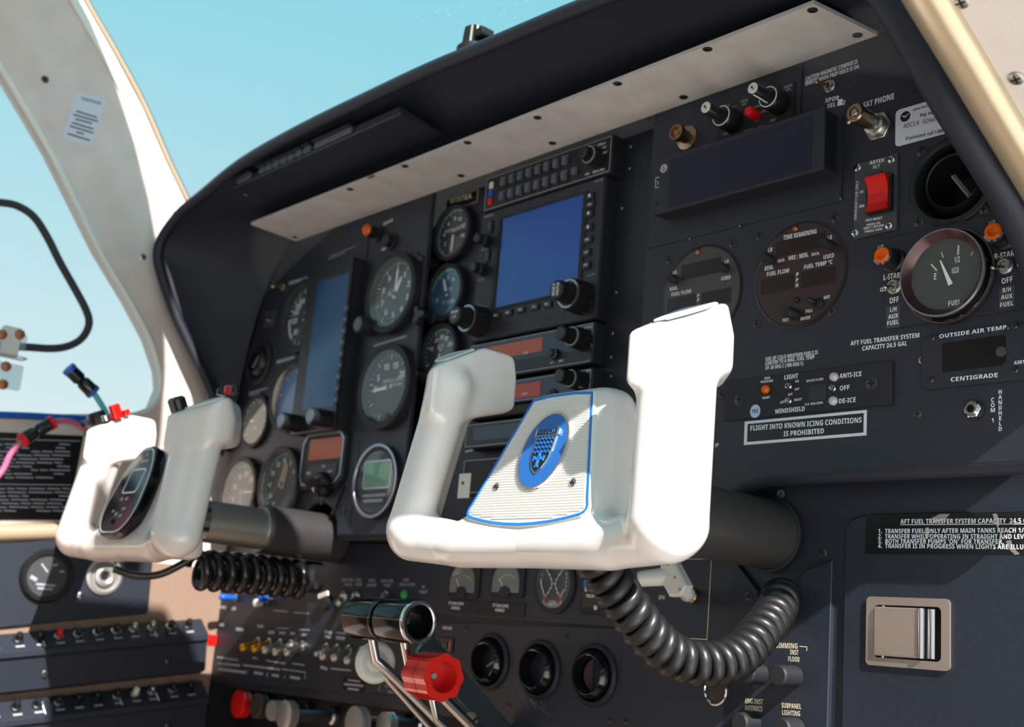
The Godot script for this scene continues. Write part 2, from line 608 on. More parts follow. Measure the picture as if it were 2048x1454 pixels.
# toggle: nut on the panel at (u, v), tip of the lever at (ut, vt) which stands reach mm proud
func toggle(parent: Node3D, called: String, u: float, v: float, ut: float, vt: float, z: float, reach := 14.0, nut_r := 4.5, nut_m: Material = null, lever_m: Material = null, lever_r := 1.5) -> Node3D:
	var p := pz(u, v, z)
	var t := pz(ut, vt, z + reach)
	var o := Node3D.new()
	o.name = called
	parent.add_child(o, true)
	o.global_position = p * K
	part(o, "nut", lathe([Vector2(nut_r, 0), Vector2(nut_r, 1.8), Vector2(nut_r * 0.8, 2.4), Vector2(nut_r * 0.72, 2.4), Vector2(nut_r * 0.72, 4.2), Vector2(nut_r * 0.5, 4.2), Vector2(nut_r * 0.42, 2.5), Vector2(0, 2.5)], 14, 20.0), nut_m if nut_m else M.steel, p)
	var d := t - p
	part(o, "lever", lathe([Vector2(0, 0), Vector2(lever_r * 0.7, 0), Vector2(lever_r, d.length() * 0.8), Vector2(lever_r * 0.95, d.length() * 0.93), Vector2(lever_r * 0.5, d.length()), Vector2(0, d.length() + 0.1)], 12, 50.0), lever_m if lever_m else M.steel, p, towards(d))
	return o

# knob with its axis along z: base at (u, v); the tip at (ut, vt) gives its length
func knob_len(u: float, v: float, ut: float, vt: float, z: float) -> float:
	return maxf(3.0, pxw(ut, vt, pz(u, v, z).x).z - z)

func ribbed_knob(r0: float, r1: float, h: float, ribs := 18) -> ArrayMesh:
	var key := "K%s|%s|%s|%d" % [r0, r1, h, ribs]
	if cache.has(key):
		return cache[key]
	var poly := PackedVector2Array()
	for k in ribs * 4:
		var rr := 1.0 if k % 4 < 2 else 0.93
		poly.append(Vector2(cos(TAU * k / (ribs * 4)), sin(TAU * k / (ribs * 4))) * rr)
	var b := MB.new()
	var n := poly.size()
	for i in n:
		var j := (i + 1) % n
		var a := poly[i]
		var c := poly[j]
		var out := Vector3(a.x + c.x, a.y + c.y, 0)
		b.fquad(Vector3(a.x * r0, a.y * r0, 0), Vector3(c.x * r0, c.y * r0, 0), Vector3(c.x * r1, c.y * r1, h - 1.0), Vector3(a.x * r1, a.y * r1, h - 1.0), out)
		b.fquad(Vector3(a.x * r1, a.y * r1, h - 1.0), Vector3(c.x * r1, c.y * r1, h - 1.0), Vector3(c.x * r1 * 0.86, c.y * r1 * 0.86, h), Vector3(a.x * r1 * 0.86, a.y * r1 * 0.86, h), out + Vector3(0, 0, 1))
		b.ftri(Vector3(a.x * r1 * 0.86, a.y * r1 * 0.86, h), Vector3(c.x * r1 * 0.86, c.y * r1 * 0.86, h), Vector3(0, 0, h), Vector3(0, 0, 1))
	cache[key] = b.mesh()
	return cache[key]

# two-stage radio knob; returns the part
func radio_knob(parent: Node3D, u: float, v: float, ut: float, vt: float, z: float, r: float, tip_r: float, m: Material, edge: Material = null) -> MeshInstance3D:
	var p := pz(u, v, z)
	var h := knob_len(u, v, ut, vt, z)
	var base := part(parent, "knob", ribbed_knob(r, r * 0.94, h * 0.55), m, p)
	part(base, "inner_knob", ribbed_knob(tip_r, tip_r * 0.92, h * 0.45), m, p + Vector3(0, 0, h * 0.55))
	if edge:
		part(base, "edge_ring", lathe([Vector2(r * 0.86, 0), Vector2(r * 0.86, 0.5), Vector2(r * 0.76, 0.5), Vector2(r * 0.76, 0)], 24), edge, p + Vector3(0, 0, h * 0.55 - 0.1))
	return base

# plain knob straight on the panel
func plain_knob(parent: Node3D, called: String, u: float, v: float, ut: float, vt: float, z: float, r: float, m: Material, tip: Material = null) -> void:
	var p := pz(u, v, z)
	var h := knob_len(u, v, ut, vt, z)
	var k := part(parent, called, lathe([Vector2(0, 0), Vector2(r, 0), Vector2(r * 0.95, h - 1.2), Vector2(r * 0.8, h), Vector2(0, h)], 22, 40.0), m, p)
	if tip:
		part(k, "cap", lathe([Vector2(r * 0.74, 0), Vector2(r * 0.74, 0.4), Vector2(0, 0.5)], 20), tip, p + Vector3(0, 0, h))

# rounded plate over four pixel corners (tl, tr, br, bl), from z to z + thick
func plate_px(parent: Node3D, called: String, q: Array, z: float, thick: float, r: float, m: Material, ch := 0.3) -> MeshInstance3D:
	var c := Vector3.ZERO
	var p := []
	for i in 4:
		p.append(pz(q[i][0], q[i][1], z + thick))
		c += p[i] / 4.0
	var w: float = (p[1].x + p[2].x - p[0].x - p[3].x) / 2.0
	var h: float = (p[0].y + p[1].y - p[2].y - p[3].y) / 2.0
	return part(parent, called, prism(rrect(w, h, r, 4), 0.0, thick, ch), m, Vector3(c.x, c.y, z))

func size_px(q: Array, z: float) -> Array:
	var c := Vector3.ZERO
	var p := []
	for i in 4:
		p.append(pz(q[i][0], q[i][1], z))
		c += p[i] / 4.0
	return [c, (p[1].x + p[2].x - p[0].x - p[3].x) / 2.0, (p[0].y + p[1].y - p[2].y - p[3].y) / 2.0]

# round instrument with bezel, dial, scale, needle and glass; opts: deg lists etc.
func gauge(called: String, label: String, c: Vector3, r: float, dial: Material, o := {}) -> Node3D:
	var t := thing(called, label, "gauge", c, o.get("group", ""))
	var proud: float = o.get("proud", 4.0)
	var dr: float = o.get("dial_r", r * 0.84)
	var deep: float = o.get("deep", 2.2)
	part(t, "bezel", lathe([Vector2(r, 0), Vector2(r, proud - 0.8), Vector2(r - 0.8, proud), Vector2(dr + 1.2, proud), Vector2(dr, proud - 0.8), Vector2(dr, proud - deep)], 40, 20.0), o.get("bezel", M.black_soft), c)
	var dz := c + Vector3(0, 0, proud - deep)
	part(t, "dial", disc(dr, 0.0, 40), dial, dz)
	var top := dz + Vector3(0, 0, 0.2)
	if o.has("ticks"):
		var q: Array = o.ticks   # from, to, count, long every
		var l := []
		for k in q[2] + 1:
			var a := deg_to_rad(lerpf(q[0], q[1], float(k) / q[2]))
			var d := Vector3(cos(a), sin(a), 0)
			var big: bool = k % int(q[3]) == 0
			l.append([top + d * dr * 0.95, top + d * dr * (0.78 if big else 0.86), 1.0 if big else 0.55])
		strokes(t, "scale", l, o.get("tick_m", M.print))
	if o.has("arc"):
		var a_: Array = o.arc   # from, to, radius share, width, material
		var l2 := []
		for k in 24:
			var a0 := deg_to_rad(lerpf(a_[0], a_[1], k / 24.0))
			var a1 := deg_to_rad(lerpf(a_[0], a_[1], (k + 1.05) / 24.0))
			l2.append([top + Vector3(cos(a0), sin(a0), 0) * dr * a_[2], top + Vector3(cos(a1), sin(a1), 0) * dr * a_[2], a_[3]])
		strokes(t, "coloured_arc", l2, a_[4])
	if o.has("nums"):
		var nn: Array = o.nums   # list of [text, degrees]
		for q in nn:
			var a := deg_to_rad(q[1])
			var p = top + Vector3(cos(a), sin(a), 0) * dr * o.get("num_r", 0.62)
			var cap: float = o.get("num_cap", dr * 0.17)
			var w: float = font_b.get_string_size(q[0], HORIZONTAL_ALIGNMENT_LEFT, -1, FS).x / CAP * cap
			letters(t, q[0], p + Vector3(-w / 2, -cap / 2, 0), p + Vector3(w / 2, -cap / 2, 0), cap, M.print, Vector3(0, 0, 1), font_b)
	if o.has("words"):
		for q in o.words:   # [text, x share, y share, cap share]
			var cap: float = q[3] * dr
			var w: float = font_a.get_string_size(q[0], HORIZONTAL_ALIGNMENT_LEFT, -1, FS).x / CAP * cap
			var p := top + Vector3(q[1] * dr, q[2] * dr, 0)
			letters(t, q[0], p - Vector3(w / 2, cap / 2, 0), p + Vector3(w / 2, -cap / 2, 0), cap, M.print)
	for q in o.get("needles", []):   # [degrees, length share, width, material]
		var nd := part(t, "needle", prism(PackedVector2Array([Vector2(-dr * 0.14, -q[2] / 2), Vector2(dr * q[1] * 0.8, -q[2] / 2.6), Vector2(dr * q[1], 0), Vector2(dr * q[1] * 0.8, q[2] / 2.6), Vector2(-dr * 0.14, q[2] / 2)]), 0.0, 0.35), q[3], top + Vector3(0, 0, 0.45), Basis(Vector3(0, 0, 1), deg_to_rad(q[0])))
		nd.set_meta("label", "pointer needle")
	if o.get("hub", true) and o.has("needles"):
		part(t, "needle_hub", rod(dr * 0.08, 1.2, 0.3, 14), M.black, top)
	if o.get("glass", true):
		part(t, "glass", disc(dr * 1.01, 0.0, 40), M.gauge_glass, c + Vector3(0, 0, proud - 0.7))
	return t

# ---------- the scene ----------
func _ready() -> void:
	materials()
	var cam := Camera3D.new()
	cam.name = "camera"
	add_child(cam)
	cam.position = CAM_AT * K
	cam.rotation = CAM_TURN
	var attr := CameraAttributesPhysical.new()
	attr.frustum_focal_length = 40.0
	attr.frustum_focus_distance = 0.74
	attr.exposure_aperture = 10.0
	attr.frustum_near = 0.02
	attr.frustum_far = 400.0
	cam.attributes = attr
	cam.fov = rad_to_deg(2.0 * atan(727.0 / FPX))
	cam.current = true
	var env := Environment.new()
	var sky := Sky.new()
	var sm := ProceduralSkyMaterial.new()
	sm.sky_top_color = Color(0.38, 0.82, 0.905)
	sm.sky_horizon_color = Color(1.0, 1.0, 0.985)
	sm.sky_curve = 0.24
	sm.ground_horizon_color = Color(0.7, 0.7, 0.68)
	sm.ground_bottom_color = Color(0.5, 0.48, 0.45)
	sm.sun_angle_max = 4.0
	sm.sky_energy_multiplier = 0.95
	sky.sky_material = sm
	env.background_mode = Environment.BG_SKY
	env.sky = sky
	env.tonemap_mode = Environment.TONE_MAPPER_LINEAR
	env.tonemap_exposure = 1.1
	env.sdfgi_enabled = true
	env.ssao_enabled = true
	env.ssil_enabled = true
	var we := WorldEnvironment.new()
	we.environment = env
	add_child(we)
	var sun := DirectionalLight3D.new()
	sun.name = "sun"
	add_child(sun)
	sun.look_at_from_position(Vector3(1.0, 0.8, 0.29), Vector3.ZERO)
	sun.light_energy = 3.1
	sun.light_color = Color(1.0, 0.98, 0.95)
	sun.light_angular_distance = 0.53
	sun.shadow_enabled = true
	shell()
	hood()
	panels()
	copilot_panel()
	radio_stack()
	pilot_panel()
	lower_panels()
	port_wall()
	yokes()
	levers()
	cords()

func poly_prism(parent: Node3D, called: String, pts: Array, z0: float, z1: float, m: Material, ch := 0.0) -> MeshInstance3D:
	return part(parent, called, prism(PackedVector2Array(pts), z0, z1, ch), m)

# plate with round holes, cut as a boolean
func holed(parent: Node3D, called: String, pts: Array, z0: float, z1: float, holes: Array, m: Material) -> void:
	var g := CSGPolygon3D.new()
	g.name = called
	var pl := PackedVector2Array()
	for p in pts:
		pl.append(p * K)
	g.polygon = pl
	g.mode = CSGPolygon3D.MODE_DEPTH
	g.depth = (z1 - z0) * K
	g.material = m
	parent.add_child(g, true)
	g.global_position = Vector3(0, 0, z1 * K)
	for h in holes:
		var c := CSGCylinder3D.new()
		c.name = "hole"
		c.operation = CSGShape3D.OPERATION_SUBTRACTION
		c.radius = h[2] * K
		c.height = (z1 - z0 + 20.0) * K
		c.sides = 40
		c.material = m
		g.add_child(c, true)
		c.global_transform = Transform3D(Basis(Vector3(1, 0, 0), PI / 2), Vector3(h[0], h[1], (z0 + z1) / 2) * K)

# side wall cut from an outline in (z, y), spanning x0..x1, with window openings
func side_wall(parent: Node3D, called: String, zy: Array, x0: float, x1: float, openings: Array, m: Material) -> void:
	var g := CSGPolygon3D.new()
	g.name = called
	var pl := PackedVector2Array()
	for p in zy:
		pl.append(Vector2(-p.x, p.y) * K)
	g.polygon = pl
	g.depth = (x1 - x0) * K
	g.material = m
	parent.add_child(g, true)
	g.global_transform = Transform3D(WALL, Vector3(x1, 0, 0) * K)
	for op in openings:
		var c := CSGPolygon3D.new()
		c.name = "opening"
		c.operation = CSGShape3D.OPERATION_SUBTRACTION
		var ol := PackedVector2Array()
		for p in op:
			ol.append(Vector2(-p.x, p.y) * K)
		c.polygon = ol
		c.depth = (x1 - x0 + 40.0) * K
		c.material = m
		g.add_child(c, true)
		c.global_transform = Transform3D(WALL, Vector3(x1 + 20.0, 0, 0) * K)

func zy(u: float, v: float, x: float) -> Vector2:
	var p := pxw(u, v, x)
	return Vector2(p.z, p.y)

func wall_prism(parent: Node3D, called: String, pts: Array, x0: float, x1: float, m: Material, ch := 0.0) -> MeshInstance3D:
	var pl := PackedVector2Array()
	for p in pts:
		pl.append(Vector2(-p.x, p.y))
	return part(parent, called, prism(pl, 0.0, x1 - x0, ch), m, Vector3(x0, 0, 0), WALL)

func slab(parent: Node3D, called: String, lo: Vector3, hi: Vector3, m: Material) -> MeshInstance3D:
	var b := MB.new()
	b.box(Vector3.ZERO, (hi - lo) / 2)
	return part(parent, called, b.mesh(), m, (lo + hi) / 2)

func shell() -> void:
	# ground and wing outside, cabin floor and roof
	var g := structure("ground", "sunlit pale concrete apron under the aircraft", "ground", Vector3(0, -1700, 0))
	slab(g, "concrete", Vector3(-60000, -1760, -60000), Vector3(60000, -1700, 60000), M.apron)
	var w := structure("wing_floor", "white upper skin of the wing outside the open door", "wing", Vector3(900, -780, 600))
	slab(w, "skin", Vector3(300, -840, -300), Vector3(5200, -790, 1700), M.wing_white)
	var fl := structure("floor", "tan carpeted cabin floor below the instrument panel", "floor", Vector3(-270, -760, 800))
	slab(fl, "carpet", Vector3(-790, -800, -420), Vector3(280, -760, 1900), M.carpet)
	var ce := structure("ceiling", "pale cabin headliner above the seats", "ceiling", Vector3(-270, 500, 1000))
	poly_roof(ce)
	var bk := structure("wall_back", "pale rear cabin bulkhead", "wall", Vector3(-270, -100, 1900))
	slab(bk, "bulkhead", Vector3(-790, -760, 1880), Vector3(280, 520, 1920), M.headliner)
	var fw := structure("wall_front", "black firewall behind the instrument panel", "wall", Vector3(-270, -300, -420))
	slab(fw, "firewall", Vector3(-790, -760, -440), Vector3(280, 60, -420), M.void_black)
	# starboard wall: door opening with its forward jamb
	var r := structure("wall_right", "cream door jamb with metal edge strip and screws", "door frame", Vector3(240, 0, 100))
	var edge := []
	for q in [[2080, 445], [2048, 391], [2000, 311], [1950, 229], [1900, 146], [1845, 57], [1800, -17], [1752, -100]]:
		edge.append(zy(q[0], q[1], 224.0))
	var jo := [Vector2(-440, -60), Vector2(-20, -76)]
	jo.append_array(edge)
	jo.append_array([Vector2(340, 100), Vector2(405, 160), Vector2(440, 260), Vector2(450, 500), Vector2(330, 500), Vector2(255, 385), Vector2(120, 190), Vector2(20, 130), Vector2(-440, 90)])
	wall_prism(r, "jamb", jo, 224, 318, M.cream, 2.0)  # outer depth lies out of view, set to lay shade across the yoke
	wall_prism(r, "sill", [Vector2(-440, -60), Vector2(-20, -76), Vector2(-60, -300), Vector2(-60, -640), Vector2(950, -640), Vector2(950, -760), Vector2(-440, -760)], 232, 262, M.cream, 2.0)
	wall_prism(r, "aft_wall", [Vector2(950, -640), Vector2(1900, -760), Vector2(1900, 520), Vector2(980, 520)], 226, 262, M.cream, 2.0)
	# rounded metal strip on the inner edge of the rim
	var ed := Vector3(0, edge[6].y - edge[1].y, edge[6].x - edge[1].x).normalized()
	var en := Vector3(1, 0, 0).cross(ed).normalized()
	if en.y > 0:
		en = -en
	var b := MB.new()
	for i in edge.size() - 1:
		var p0 := Vector3(224, edge[i].y, edge[i].x)
		var p1 := Vector3(224, edge[i + 1].y, edge[i + 1].x)
		for k in 10:
			var a0 := PI * k / 10.0
			var a1 := PI * (k + 1) / 10.0
			var d0 := Vector3(10.0 - 11.5 * cos(a0), 0, 0) + en * 6.0 * sin(a0)
			var d1 := Vector3(10.0 - 11.5 * cos(a1), 0, 0) + en * 6.0 * sin(a1)
			var n0 := (Vector3(-cos(a0) * 0.6, 0, 0) + en * sin(a0)).normalized()
			var n1 := (Vector3(-cos(a1) * 0.6, 0, 0) + en * sin(a1)).normalized()
			b.quad(p0 + d0, p1 + d0, p1 + d1, p0 + d1, n0, n0, n1, n1)
	part(r, "edge_strip", b.mesh(), M.brass_edge, Vector3.ZERO, Basis.IDENTITY, "pale gold metal edge strip")
	# stitched seam and screws on the rim
	var ep := Vector3(224, edge[4].y, edge[4].x)
	var rim := func(u: float, v: float) -> Vector3:
		var d := ray(u, v)
		return CAM_AT + d * ((ep + en * 0.4 - CAM_AT).dot(en) / d.dot(en))
	var sl := []
	for k in 20:
		sl.append([rim.call(lerpf(1890, 2046, k / 20.0), lerpf(42, 266, k / 20.0)), rim.call(lerpf(1890, 2046, (k + 0.55) / 20.0), lerpf(42, 266, (k + 0.55) / 20.0)), 0.7])
	strokes(r, "seam", sl, M.seal, en)
	for q in [[2032, 157], [1922, 4]]:
		screw(r, rim.call(q[0], q[1]), 4.0, M.steel, Basis(Vector3(1, 0, 0), en.cross(Vector3(1, 0, 0)), en))
	# port wall with window post
	var l := structure("wall_left", "cream side wall and slanting window post beside the pilot", "wall", Vector3(XW, -100, 400))
	var win := [zy(0, 130, XW), zy(100, 300, XW), zy(200, 500, XW), zy(260, 600, XW), zy(300, 675, XW), zy(322, 740, XW), zy(325, 775, XW), zy(310, 812, XW), zy(280, 830, XW), zy(230, 836, XW), zy(0, 838, XW), Vector2(820, -150), Vector2(840, 290), Vector2(350, 300)]
	side_wall(l, "wall_panel", [Vector2(-440, -760), Vector2(1900, -760), Vector2(1900, 520), Vector2(355, 520), zy(135, -60, XW), zy(165, 0, XW), zy(245, 130, XW), zy(300, 250, XW), zy(345, 350, XW), zy(372, 410, XW), zy(420, 520, XW), Vector2(-60, 20), Vector2(-440, 20)], XW - 24.0, XW, [win, [Vector2(930, -140), Vector2(1500, -140), Vector2(1500, 280), Vector2(950, 290)]], M.cream)
	slab(l, "kick_panel", Vector3(XW, -760, -440), Vector3(XW + 3, -200, -26), M.void_black)
	# bright strip along the windscreen edge
	var st := [[118, -60], [137, 0], [200, 110], [255, 215], [305, 325], [345, 420], [390, 520]]
	var so := [[142, -60], [163, 0], [226, 110], [282, 215], [330, 325], [366, 400], [410, 490]]
	var sp := []
	for q in st:
		sp.append(zy(q[0], q[1], XW))
	for i in range(so.size() - 1, -1, -1):
		sp.append(zy(so[i][0], so[i][1], XW))
	wall_prism(l, "edge_strip", sp, XW, XW + 3.0, M.white_trim, 0.8)
	var tp := []
	var gp := []
	for q in so:
		var z_ := zy(q[0] + 6, q[1] - 2, XW)
		tp.append(Vector3(XW + 1.0, z_.y, z_.x))
		z_ = zy(q[0] + 13, q[1] - 5, XW)
		gp.append(Vector3(XW - 4.0, z_.y, z_.x))
	part(l, "bead", tube(Array(smooth_path(tp, 4)), [3.4], 8), M.gasket_tan)
	part(l, "gasket", tube(Array(smooth_path(gp, 4)), [2.6], 8), M.seal)
	var wp := []
	for q in [[-10, 115], [0, 133], [100, 303], [200, 503], [260, 603], [300, 678], [319, 740], [322, 775], [308, 809], [280, 826], [230, 832], [-10, 834]]:
		wp.append(pxw(q[0], q[1], XW + 1.0))
	part(l, "window_trim", tube(Array(smooth_path(wp, 4)), [3.0], 8), M.white_trim)
	for q in [[90, 159], [286, 513]]:
		screw(l, pxw(q[0], q[1], XW), 4.2, M.steel if q[0] > 200 else M.screw_black, WALL)
	# panes
	var g1 := structure("window_1", "pilot's side window with black-sealed vent pane", "window", Vector3(XW - 12, 80, 500))
	wall_prism(g1, "pane", win, XW - 14.0, XW - 11.0, M.window_glass)
	var g2 := structure("window_2", "sloping windscreen above the glareshield, a few dried drops on it", "windscreen", Vector3(-270, 300, 100))
	var ra := []
	var rb_ := []
	for y in [60.0, 200.0, 350.0, 505.0]:
		var la := []
		var lb := []
		for k in 15:
			var x := lerpf(-782, 215, k / 14.0)
			la.append(Vector3(x, y, screen_z(x, y)))
			lb.append(Vector3(x, y - 2.0, screen_z(x, y) + 1.7))
		ra.append(la)
		rb_.append(lb)
	var outer := loft(ra, Vector3(0, 1, -1))
	var inn := loft(rb_, Vector3(0, -1, 1))
	var stt := SurfaceTool.new()
	stt.append_from(outer, 0, Transform3D())
	stt.append_from(inn, 0, Transform3D())
	part(g2, "pane", stt.commit(), M.window_glass)
	for q in [[870, 28, 5], [893, 20, 2.5], [897, 30, 2.5], [880, 50, 2], [833, 33, 3], [1002, 12, 3], [1008, 22, 3], [1034, 12, 2.5], [1040, 20, 3], [1030, 38, 4], [1052, 3, 3], [1000, 30, 2], [918, 45, 2], [1015, 50, 2], [925, 12, 2]]:
		var d := ray(q[0], q[1])
		var t0 := 500.0
		var t1 := 4000.0
		for k in 40:
			var tm := (t0 + t1) / 2
			var pm := CAM_AT + d * tm
			if pm.z > screen_z(pm.x, pm.y) + 3.5:
				t0 = tm
			else:
				t1 = tm
		var hit := CAM_AT + d * t0
		var rr: float = q[2] * 0.55 * mm_per_px(hit)
		part(g2, "dried_drop", lathe([Vector2(rr, 0), Vector2(rr * 0.7, 0.3), Vector2(0, 0.45)], 10, 60.0), M.print, hit, towards(Vector3(0, -0.64, 0.77)))

func poly_roof(ce: Node3D) -> void:
	var rows := []
	for z in [0.0, 900.0, 1900.0]:
		var l := []
		for q in [[-792, 330], [-770, 420], [-720, 480], [-620, 512], [-280, 525], [60, 516], [125, 506], [135, 504]]:  # starboard side, unseen, ends early so sun reaches the far yoke
			l.append(Vector3(q[0], q[1], z if z > 0.0 else screen_top(q[0])))
		rows.append(l)
	part(ce, "headliner", loft(rows, Vector3(0, -1, 0)), M.headliner)
	var rows2 := []
	for r in rows:
		var l := []
		for p in r:
			l.append(Vector3(-280 + (p.x + 280) * 1.02, p.y + 16, p.z))
		rows2.append(l)
	part(ce, "outer_skin", loft(rows2, Vector3(0, 1, 0)), M.wing_white)
	var hp := []
	for k in 13:
		var x := lerpf(-770, 130, k / 12.0)
		hp.append(Vector3(x, 520.0 - 60.0 * pow(absf(x + 320.0) / 450.0, 3.0), screen_top(x)))
	part(ce, "windscreen_header", tube(hp, [12.0], 10), M.headliner)

# unseen windscreen top and roof edge, bowed forward to shade the window post
func screen_top(x: float) -> float:
	return 274.0 + 92.0 * pow(clampf(absf(x + 280.0) / 450.0, 0.0, 1.2), 2.0)

func screen_z(x: float, y: float) -> float:
	return screen_top(x) - (505.0 - y) * 0.84

var lip := []
var inner := []

func hood() -> void:
	# lip of the glareshield from the port end over the top to the starboard end; inner: where it meets the panel
	lip = [Vector3(-752, -110, 8), Vector3(-751, -75, 20), Vector3(-750, -39, 41), Vector3(-751, -3, 66), Vector3(-752, 38, 94), Vector3(-753, 75, 114), Vector3(-755, 97, 121), Vector3(-749, 113, 122), Vector3(-732, 128, 121), Vector3(-705, 140, 121), Vector3(-667, 149, 120), Vector3(-583, 166, 120), Vector3(-468, 173, 120), Vector3(-350, 174.5, 120), Vector3(-261, 174, 120), Vector3(-176, 169, 120), Vector3(-70, 163, 120), Vector3(20, 153, 121), Vector3(90, 138, 122), Vector3(140, 118, 122), Vector3(170, 96, 121), Vector3(188, 66, 116), Vector3(202, 30, 106), Vector3(211, 4, 92), Vector3(217, -18, 72), Vector3(221, -40, 48), Vector3(226, -70, 30), Vector3(230, -110, 18)]
	inner = [Vector3(-760, -115, 0), Vector3(-752, -80, 0), Vector3(-744, -45, 0), Vector3(-738, -10, 0), Vector3(-731, 25, 0), Vector3(-722, 55, 0), Vector3(-708, 84, 0), Vector3(-694, 103, 0), Vector3(-678, 118, 0), Vector3(-668, 128, 0), Vector3(-655, 134, 0), Vector3(-583, 134, 0), Vector3(-468, 134, 0), Vector3(-350, 134, 0), Vector3(-261, 134, 0), Vector3(-176, 134, 0), Vector3(-70, 134, 0), Vector3(20, 134, 0), Vector3(80, 134, 0), Vector3(125, 122, 0), Vector3(160, 96, 0), Vector3(185, 62, 0), Vector3(200, 26, 0), Vector3(208, 0, 0), Vector3(213, -25, 0), Vector3(217, -50, 0), Vector3(222, -80, 0), Vector3(228, -115, 0)]
	var t := thing("glareshield", "black padded glareshield hood arching over the instrument panel", "glareshield", Vector3(-280, 150, 60))
	var lp := smooth_path(lip, 4)
	var ip := smooth_path(inner, 4)
	var rows := []
	for k in 7:
		var s := k / 6.0
		var l := []
		for i in lp.size():
			var p := (ip[i] + Vector3(0, 0, 1.2)).lerp(lp[i], s)
			# the underside bows outward a little
			var mid := Vector3(-280, -60, p.z)
			p += (p - mid).normalized() * sin(PI * s) * 6.0
			l.append(p)
		rows.append(l)
	part(t, "underside", loft(rows, Vector3(0, -1, 0)), M.hood)
	var bead := PackedVector3Array()
	var rad := []
	for i in lp.size():
		var c := Vector3(-280, 20, lp[i].z)
		var starboard := clampf((lp[i].x - 60.0) / 120.0, 0.0, 1.0)
		bead.append(lp[i] - (lp[i] - c).normalized() * (5.0 + 4.0 * starboard))
		rad.append(6.0 + 5.0 * starboard)
	var bm := MB.new()
	tube_into(bm, bead, rad, 12)
	part(t, "lip", bm.mesh(), M.hood_edge)
	var rows2 := []
	for k in 3:
		var l := []
		for i in lp.size():
			var p := lp[i]
			var w_: float = (p - Vector3(-280, 20, p.z)).normalized().x * 14.0 * k
			l.append(Vector3(p.x + w_, p.y + 4.0 * k, lerpf(p.z, -200.0, k / 2.0)))
		rows2.append(l)
	part(t, "cover", loft(rows2, Vector3(0, 1, 0)), M.hood)
	# light strip shelf under the hood
	var s := thing("light_shelf", "long pale grey light strip with screws under the black glareshield", "light strip", Vector3(-284, YS, 30))
	var b := MB.new()
	var pl := PackedVector2Array([Vector2(-651, -63), Vector2(-658, 0), Vector2(93, 0), Vector2(84, -62)])
	for i in 4:
		pl[i].y = -pl[i].y
	prism_into(b, PackedVector2Array([pl[0], pl[1], pl[2], pl[3]]), 0.0, 3.0, 0.0)
	part(s, "plate", b.mesh(), M.shelf, Vector3(0, YS + 3.0, 0), Basis(Vector3(1, 0, 0), Vector3(0, 0, 1), Vector3(0, -1, 0)))
	var down := Basis(Vector3(1, 0, 0), Vector3(0, 0, 1), Vector3(0, -1, 0))
	for q in [[1625, 20], [1415, 98], [1235, 167], [1105, 286], [1367, 194], [1715, 70], [1075, 235], [935, 285], [922, 351], [810, 332], [700, 378], [590, 474]]:
		screw(s, py(q[0], q[1], YS), 3.6, M.screw_black, down)
	var clip := py(742, 352, YS)
	part(s, "copper_tab", rbox(9, 3, 1.5, 0.5, 0.2), M.copper, clip, down)
	# annunciator housing under the hood
	var a := thing("annunciator_housing", "black slotted annunciator housing hung under the glareshield", "annunciator", Vector3(-475, 150, 80))
	wall_prism(a, "housing", [Vector2(56, 148.6), Vector2(106, 149.5), Vector2(106, 157.5), Vector2(64, 150.2)], -612, -320, M.panel_low)
	part(a, "lower_rail", tube([Vector3(-616, 150, 106), Vector3(-316, 150, 106)], [1.6], 8), M.panel)
	for q in [[-594, 28], [-556, 11], [-542, 11], [-528, 11], [-514, 11], [-500, 11], [-486, 11], [-470, 11], [-425, 62]]:
		var cap := part(a, "caption_light", rbox(q[1], 6.5, 3.0, 0.8, 0.5), M.button_grey, Vector3(q[0], 155, 106))
		part(cap, "shade", rbox(q[1] + 2, 2.0, 6.0, 0.4, 0.2), M.black_soft, Vector3(q[0], 158.6, 106))
	for q in [[492, 390], [546, 409]]:
		screw(a, py(q[0], q[1], 150.0), 2.6, M.steel, down)
	# fitting on top of the hood
	var kpos := py(948, 106, 178.0)
	var kn := thing("defrost_knob", "small black ribbed knob standing on the glareshield edge", "knob", kpos)
	part(kn, "base", lathe([Vector2(15, 0), Vector2(15, 5), Vector2(12, 7), Vector2(0, 7)], 20), M.black_soft, kpos + Vector3(0, -2, 0), Basis(Vector3(1, 0, 0), -PI / 2))
	part(kn, "grip", ribbed_knob(11.5, 10.0, 18.0, 10), M.black, kpos + Vector3(0, 4, 0), Basis(Vector3(1, 0, 0), -PI / 2))
	part(kn, "tab", rbox(10, 8, 12, 2, 1), M.black, kpos + Vector3(14, 12, -4))

